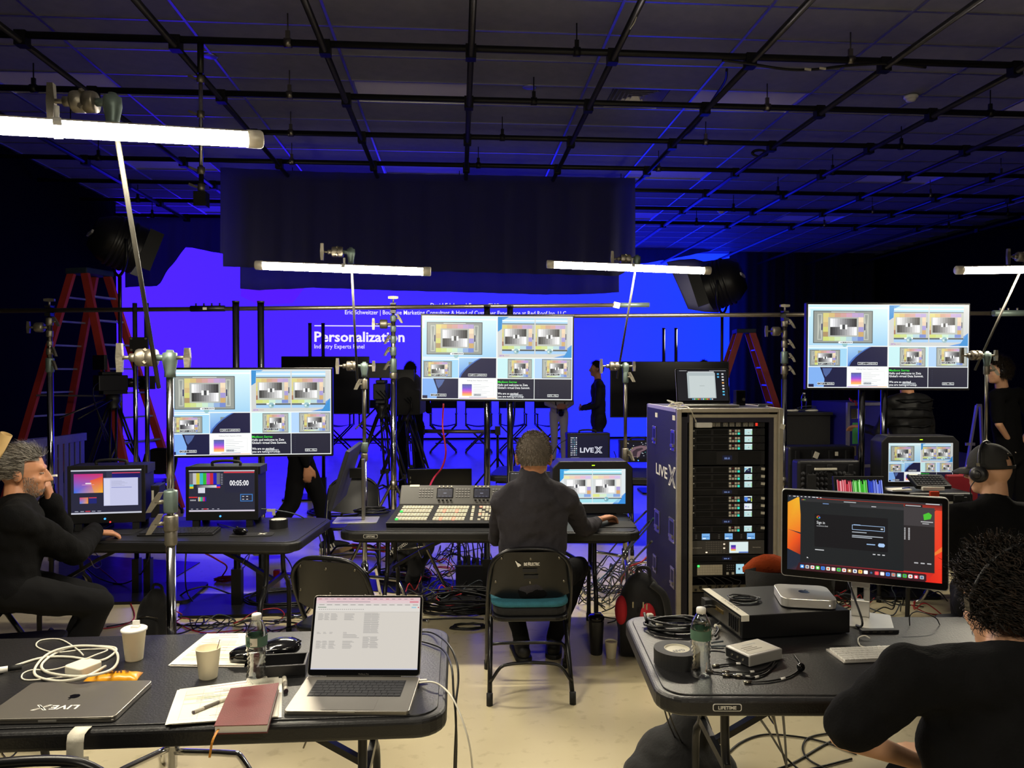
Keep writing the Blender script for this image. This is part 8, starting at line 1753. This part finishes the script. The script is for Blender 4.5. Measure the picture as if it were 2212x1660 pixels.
r_,hd,H,B,j=standing('photographer in white jeans standing on the stage with a camera at the waist',1207,13.75,1.76,176,'front',top=M('pale_top','#b8b0a4',0.9),bottom=JEAN,hair=hair_fn(lambda u:u.z>0.1+0.5*max(0,u.y)or(u.y<0.2 and u.z>-0.95),n=900,length=0.12,width=0.006),topname='shirt',vox=0.014,tvox=0.016)
c=r_.location+V((0.0,-0.22,1.0));t=thing('photo_camera','black photo camera hanging on a strap in front of the white jeans','camera',c);MB().bb(-0.07,0.07,-0.03,0.03,-0.045,0.05).bb(-0.03,0.03,-0.03,0.02,0.05,0.08).build('camera_body',BLK,t,bev=0.006);MB().cyl((0,-0.03,0),(0.0,-0.12,-0.06),0.04,0.045,n=16).build('lens',BLKG,t)
for s in(-1,1):MB().bar((s*0.07,0,0.04),(s*0.12,0.08,0.45),0.025,0.004).build('strap',BLK,t)
r_,hd,H,B,j=standing('walking person in black behind the left multiview monitor with striped sneakers',648,7.1,1.74,78,'down',hair=DH,vox=0.011,stride=0.3,shoe_mat=M('sneaker_black','#17171a',0.7),topname='hoodie',wide=1.05,ls=1.15)
for c_ in kids(r_):
 if c_.name.startswith('shoe'):pass
f=V((math.sin(R(78)),math.cos(R(78)),0));sd=V((f.y,-f.x,0))
for s in 'LR':
 a=j['an'+s];sh=[c_ for c_ in kids(r_)if c_.name.startswith('shoe')][0 if s=='L' else 1]
 for k in range(3):m=MB();b0=a+sd*0.047+f*(0.0+k*0.028)+V((0,0,-0.075));m.bar(b0,b0+f*-0.022+V((0,0,0.05))-sd*0.008,0.004,0.012,up=f);m.build('stripe',SOLE,sh)
standing('camera operator in black standing behind the covered studio camera',886,10.3,1.84,4,'reach',hair=DH,vox=0.013,tvox=0.015,wide=1.1)
standing('person in black standing behind the switched-off monitor near the rack',1520,11.0,1.88,20,'down',hair=DH,vox=0.014,tvox=0.016)
# ------------------------------------------------------------------ on the floor: mats, cables, bags, drinks
MATM=M('black_floor_mat','#15151a',0.3,noise=0.25,scale=6,bump=0.25,bscale=9)
def mat(label,pts):
 P=[on(x,y,0.002)for x,y in pts];o=sum(P,V())/len(P);o.z=0;m=MB();m.prism([(q.x-o.x,q.y-o.y)for q in P][::-1],0.001,0.006);return tag(m.build('floor_mat',MATM,None,o),label,'floor mat','black floor mats')
mat('dark rubber mat on the floor beside the bearded man',[(128,1196),(362,1212),(432,1216),(372,1252),(312,1282),(125,1276)])
mat('dark mat on the floor under the left table, nearer the camera',[(392,1284),(560,1284),(620,1300),(640,1312),(600,1330),(480,1338),(384,1333)])
mat('dark mat on the floor behind the empty folding chair',[(610,1238),(860,1238),(1040,1262),(1040,1290),(880,1285),(700,1268)])
mat('dark mat on the floor under the middle table by the cable heap',[(935,1290),(1045,1282),(1060,1330),(960,1318)])
def fl_cable(label,pts,r=0.005,mat_=BCAB,group='loose cables on the floor',name='floor_cable'):return px_cable(label,pts,r,mat_,name=name,base=0.002,group=group)
fl_cable('black cable looping down from the left table beside the bearded man',[(325,1190,.55),(318,1215,.35),(300,1245,.12),(262,1262,.02),(215,1250,.06),(180,1222,.2),(165,1205,.3)])
fl_cable('thin red cable running across the dark mat on the left',[(185,1202),(220,1232),(255,1262),(280,1300),(290,1335),(262,1352),(215,1360)],0.004,REDC)
fl_cable('black cable snaking down behind the near chrome stand',[(402,1190,.6),(400,1240,.3),(405,1282,.05),(432,1320),(440,1345),(410,1362),(370,1372),(290,1372)])
fl_cable('red cable crossing the floor behind the white cup',[(375,1342),(410,1360),(450,1368),(520,1362),(600,1362),(650,1345),(690,1330)],0.004,REDC)
fl_cable('long black cable crossing the floor behind the half-empty bottle',[(380,1352),(460,1350),(540,1342),(620,1344),(700,1352),(900,1340),(1000,1336),(1045,1338)])
fl_cable('blue-black cable on the floor left of the half-empty bottle',[(230,1355),(280,1345),(330,1330),(400,1352),(500,1346),(600,1322),(640,1300)],0.004)
fl_cable('black cable arching over the floor under the left table',[(385,1290),(410,1275,.06),(450,1268,.06),(500,1284),(560,1296),(640,1290)],0.006)
fl_cable('magenta-lit red cable hanging below the left table',[(442,1195,.55),(470,1210,.4),(490,1225,.2),(480,1245,.02),(468,1258)],0.006,REDC)
fl_cable('black cable trailing from the table toward the red box',[(604,1190,.5),(625,1215,.25),(632,1240,.02),(618,1260),(640,1268)])
fl_cable('long black cable running from the heap toward the empty chair',[(1040,1300),(960,1292),(880,1296),(800,1290),(720,1285),(650,1290)],0.006)
fl_cable('red cable lying in the heap under the middle table',[(905,1310),(940,1318),(985,1316),(1040,1312)],0.005,REDC)
fl_cable('red cable looping to the side of the rack',[(1405,1195,.35),(1385,1215,.3),(1360,1225,.25),(1345,1245,.1),(1340,1262)],0.006,REDC)
fl_cable('teal cable rising beside the right leg of the middle table',[(1270,1275),(1310,1240,.1),(1345,1200,.3),(1390,1150,.6),(1412,1120,.8)],0.006,M('teal_cable','#1f4a5a',0.5))
for k,(a,b)in enumerate((((1285,1285),(1404,1125)),((1300,1300),(1408,1170)),((1262,1262),(1396,1105)))):fl_cable('%s black cable slanting from the floor up to the rack'%ORD[k],[(a[0],a[1]),((a[0]*2+b[0])/3,(a[1]*2+b[1])/3-4,.2),((a[0]+2*b[0])/3,(a[1]+2*b[1])/3-6,.5),(b[0],b[1],.8)],0.006)
for k,pts in enumerate(([(1625,1530,.6),(1660,1580,.3),(1700,1640,.03),(1760,1690)],[(1668,1530,.6),(1680,1590,.3),(1700,1660,.02),(1720,1720)],[(1690,1530,.6),(1696,1600,.3),(1700,1670,.02)],[(1560,1640),(1600,1605),(1650,1588),(1720,1592),(1780,1604),(1850,1630)],[(1850,1580),(1760,1590),(1735,1610),(1745,1640),(1800,1670)],[(1600,1680),(1700,1655),(1780,1610),(1850,1575)],[(1840,1640),(1760,1660),(1680,1672),(1600,1668)])):
 fl_cable('%s black cable under the front right table, counting from the hanging ones'%ORD[k],pts,0.0045)
for k,pts in enumerate(([(1434,1530,.62),(1445,1565,.4),(1460,1600,.2),(1470,1640,.02)],[(1442,1532,.6),(1456,1570,.4),(1475,1610,.2),(1490,1650,.02)])):fl_cable('%s thin cable hanging at the left corner of the front right table'%ORD[k],pts,0.003)
coil('coil of black cable on the floor under the left table',on(612,1298,0.003),0.26,7,0.006,BCAB,sq=0.75,h=0.006,seed=41,jit=0.05)
coil('coil of black cable on the floor behind the grip stand base',on(872,1246,0.003),0.2,6,0.007,BCAB,sq=0.8,h=0.008,seed=42,jit=0.04)
coil('big heap of coiled black cable under the middle table',on(998,1310,0.003),0.3,12,0.007,BCAB,sq=0.7,h=0.008,seed=43,jit=0.12)
coil('thin cable loop lying at the edge of the heap near the chair',on(1012,1356,0.003),0.11,3,0.005,BCAB,sq=0.5,h=0.004,seed=44,jit=0.05)
coil('small magenta-lit cable bundle under the left table',on(486,1256,0.003),0.07,5,0.005,REDC,sq=0.6,h=0.007,seed=45,jit=0.04)
coil('coil of dark cable beside the folding chair behind the monitor',on(740,1108,0.003),0.4,5,0.009,BCAB,sq=0.8,h=0.006,seed=46,jit=0.04)
def tangle(label,px0,py0,px1,py1,n,seed,r=0.0045,zmax=0.05,L=0.5):
 """uncountable heap of thin cable"""
 rnd=random.Random(seed);c=on((px0+px1)/2,(py0+py1)/2,0);m=MB()
 for i in range(n):
  p=on(rnd.uniform(px0,px1),rnd.uniform(py0,py1),0)-c;a=rnd.uniform(0,6.28);P=[];turn=rnd.uniform(-0.9,0.9)
  for k in range(7):P.append(V((p.x,p.y,r+0.002+zmax*rnd.random()**2)));p=p+V((math.cos(a),math.sin(a),0))*L/6;a+=turn+rnd.uniform(-0.5,0.5)
  m.tube(spl(P,4),r,5,m=rnd.choice((0,0,0,0,0,1,2)))
 return tag(m.build('cable_tangle',[BCAB,GRYC,REDC],None,(c.x,c.y,0)),label,'cables',kind='stuff')
tangle('tangle of thin cables on the floor under the middle table',880,1190,1050,1300,46,51,zmax=0.1)
tangle('tangle of cables on the floor between the man in grey and the rack',1255,1215,1400,1335,46,52,zmax=0.12)
tangle('tangle of cables on the floor behind the front left table',385,1335,640,1372,14,53,0.004)
tangle('tangle of cables on the floor behind the big desktop monitor',1720,1265,1990,1330,40,54,zmax=0.1)
p=on(1018,1262,0);t=thing('power_box','black power distribution box with plugs under the middle table','power box',p,R(-4));MB().bb(-0.12,0.12,-0.08,0.08,0,0.17).build('box_body',BLK,t,bev=0.008)
for i in range(6):MB().bb(-0.1+0.035*i,-0.075+0.035*i,-0.06+0.06*(i%2),-0.02+0.06*(i%2),0.17,0.2+0.02*(i%3)).build('plug',RUB,t,bev=0.003);MB().tube(spl([(-0.088+0.035*i,-0.04+0.06*(i%2),0.2),(-0.09+0.036*i,-0.05,0.3),(-0.14+0.05*i,-0.02,0.34),(-0.2+0.08*i,0.1,0.1)],5),0.005,6).build('plug_lead',BCAB,t)
p=on(598,1250,0);tag(MB().bb(-0.025,0.025,-0.025,0.025,0,0.07).build('red_outlet_box',M('red_plastic','#b01c24',0.4),None,p,bev=0.006),'small red outlet box on the floor under the left table','outlet box')
p=on(330,1395,0);t=thing('backpack','small black backpack on the floor behind the near chrome stand','backpack',p,R(5));soft([('e',(0,0.02,0.16),(0.1,0.1,0.17)),('e',(0.02,0,0.28),(0.06,0.07,0.08)),('e',(-0.02,-0.08,0.12),(0.075,0.05,0.1))],'pack_body',FABB,t,0.012,5,0.012);MB().tube(spl([(0.0,0,0.34),(0.01,0.0,0.38),(0.05,0,0.37),(0.06,0,0.33)],4),0.009,6).build('grab_loop',FABB,t);MB().tube(spl([(-0.06,-0.1,0.2),(0.0,-0.125,0.22),(0.06,-0.1,0.2)],4),0.003,5).build('zipper',STL,t)
REDF=M('red_fabric','#b01826',0.8,noise=0.15)
p=on(1385,1418,0);t=thing('backpack','black and red backpack leaning against the rack','backpack',p,R(-8));soft([('e',(0,0.03,0.24),(0.15,0.11,0.25)),('e',(0.0,0.02,0.38),(0.11,0.09,0.12)),('b',(0,0.04,0.12),(0.26,0.18,0.22))],'pack_body',FABB,t,0.013,5,0.012)
soft([('e',(0.03,-0.085,0.25),(0.05,0.04,0.1))],'front_pocket',REDF,t,0.01,3);soft([('e',(-0.12,-0.02,0.28),(0.04,0.06,0.09))],'side_pocket',REDF,t,0.01,3)
MB().tube(spl([(0.05,-0.09,0.46),(0.12,-0.12,0.4),(0.15,-0.1,0.25),(0.14,-0.06,0.08)],6),0.022,8).build('shoulder_strap',FABB,t);MB().tube(spl([(-0.03,0.0,0.48),(-0.02,-0.01,0.53),(0.04,-0.01,0.53),(0.05,0,0.48)],4),0.011,6).build('grab_loop',FABB,t)
for x,z_ in((-0.06,0.36),(0.0,0.36),(0.02,0.35)):MB().bb(x-0.004,x+0.004,-0.115,-0.111,z_-0.035,z_).build('zip_pull',SILV,t)
p=on(1350,1412,0);t=thing('steel_flask','tall black flask in the side of the red backpack','flask',p);MB().lathe([(0,0),(0.035,0),(0.038,0.01),(0.038,0.2),(0.03,0.225),(0.024,0.23),(0.024,0.26),(0,0.262)],n=20).build('flask_body',BLKM,t)
p=on(1288,1413,0);t=thing('travel_tumbler','tall black tumbler standing on the floor beside the table leg','tumbler',p);MB().lathe([(0,0),(0.034,0),(0.037,0.008),(0.046,0.2),(0.046,0.205),(0,0.205)],n=24).build('tumbler_body',BLK,t);L_=MB().lathe([(0.0,0.205),(0.048,0.205),(0.049,0.225),(0.04,0.235),(0,0.237)],n=24).build('lid',BLKG,t);MB().bb(-0.012,0.03,-0.012,0.012,0.235,0.25).build('flip_tab',BLKG,L_,bev=0.003)
cup('white lidded paper cup standing on the floor beside the black tumbler',on(1320,1421,0),0.028,0.037,0.098,False)
p=on(1320,1421,0.1);tag(MB().lathe([(0.0,0.002),(0.03,0.0),(0.0385,0.001),(0.0385,0.006),(0.034,0.009),(0,0.008)],n=24).build('cup_lid',WHT,None,(p.x,p.y,0.1))if False else MB().lathe([(0,0.003),(0.0335,0.0),(0.0335,0.003),(0,0.004)],n=24).build('coffee_surface',M('pale_coffee','#c8b490',0.4),None,on(1320,1421,0)+V((0,0,0.088))),'milky drink inside the cup on the floor','drink')
p=on(1470,1722,0);t=thing('duffel_bag','black soft bag on the floor under the front right table','bag',p,R(10));soft([('e',(0,0.05,0.12),(0.17,0.16,0.13)),('e',(0.06,0.05,0.22),(0.09,0.1,0.12)),('e',(-0.14,0.02,0.08),(0.09,0.12,0.09)),('e',(0.16,0.02,0.08),(0.09,0.12,0.09))],'bag_body',FABB,t,0.014,5,0.02)
p=on(886,1262,0);t=thing('tripod_bag','black padded tripod bag hanging below the middle table with white lettering','bag',(p.x,p.y,0),R(-12));soft([('c',(-0.1,0,0.2),(0.12,0.05,0.42),0.09,0.1),('c',(0.05,0,0.1),(0.05,0,0.35),0.07,0.1),('c',(0.0,0.02,0.03),(0.1,0.02,0.3),0.05,0.1)],'bag_body',FABB,t,0.014,4,0.012);m=MB();text_mesh(m,'Manfrotto',0.05,MX((-0.13,-0.1,0.25),R(90),R(-34),0),fit=0.17);m.build('lettering',PAP,t)
p0,p1,p2=on(690,1206,0.05),on(760,1180,0.05),on(832,1188,0.05);t=thing('folded_lath','wood and red folded lath lying on the floor behind the empty chair','lath',(p1.x,p1.y,0));o=V((p1.x,p1.y,0));MB().bar(p0-o,p1-o,0.02,0.045).build('wood_section',M('pale_wood','#b89a74',0.6),t);MB().bar(p1-o+V((0,0,0.0)),p2-o,0.02,0.05).build('red_section',FIB,t)
MB().bb(-0.02,0.02,-0.02,0.02,0.0,0.03).build('rest_block',BLK,t)
tube_light('tube light above and behind the photographer',V((0.35,-0.75,2.75)),V((1.55,-0.8,2.75)),face=(0,0.15,-1))  # lamp and stand added out of view to brighten the foreground
p=V((0.95,-0.78,0));t=thing('grip_stand','grip stand behind the photographer holding a tube light','light stand',p,0,'grip stands holding tube lights');MB().cyl((0,-0.12,0.2),(0,-0.12,2.85),0.0175,n=12).build('riser',CHR,t);MB().bar((0,-0.12,2.83),(0,0,2.83),0.02,0.02).build('arm',STL,t);MB().cyl((0,0.0,2.79),(0,0,2.84),0.01,n=8).build('pin',STL,t)
for a in(30,150,270):d=V((math.cos(R(a)),math.sin(R(a)),0));MB().tube([V((0,-0.12,0.3)),V((0,-0.12,0.3))+d*0.2,V((0,-0.12,0.012))+d*0.5],0.0125,8).build('leg',CHR,t)
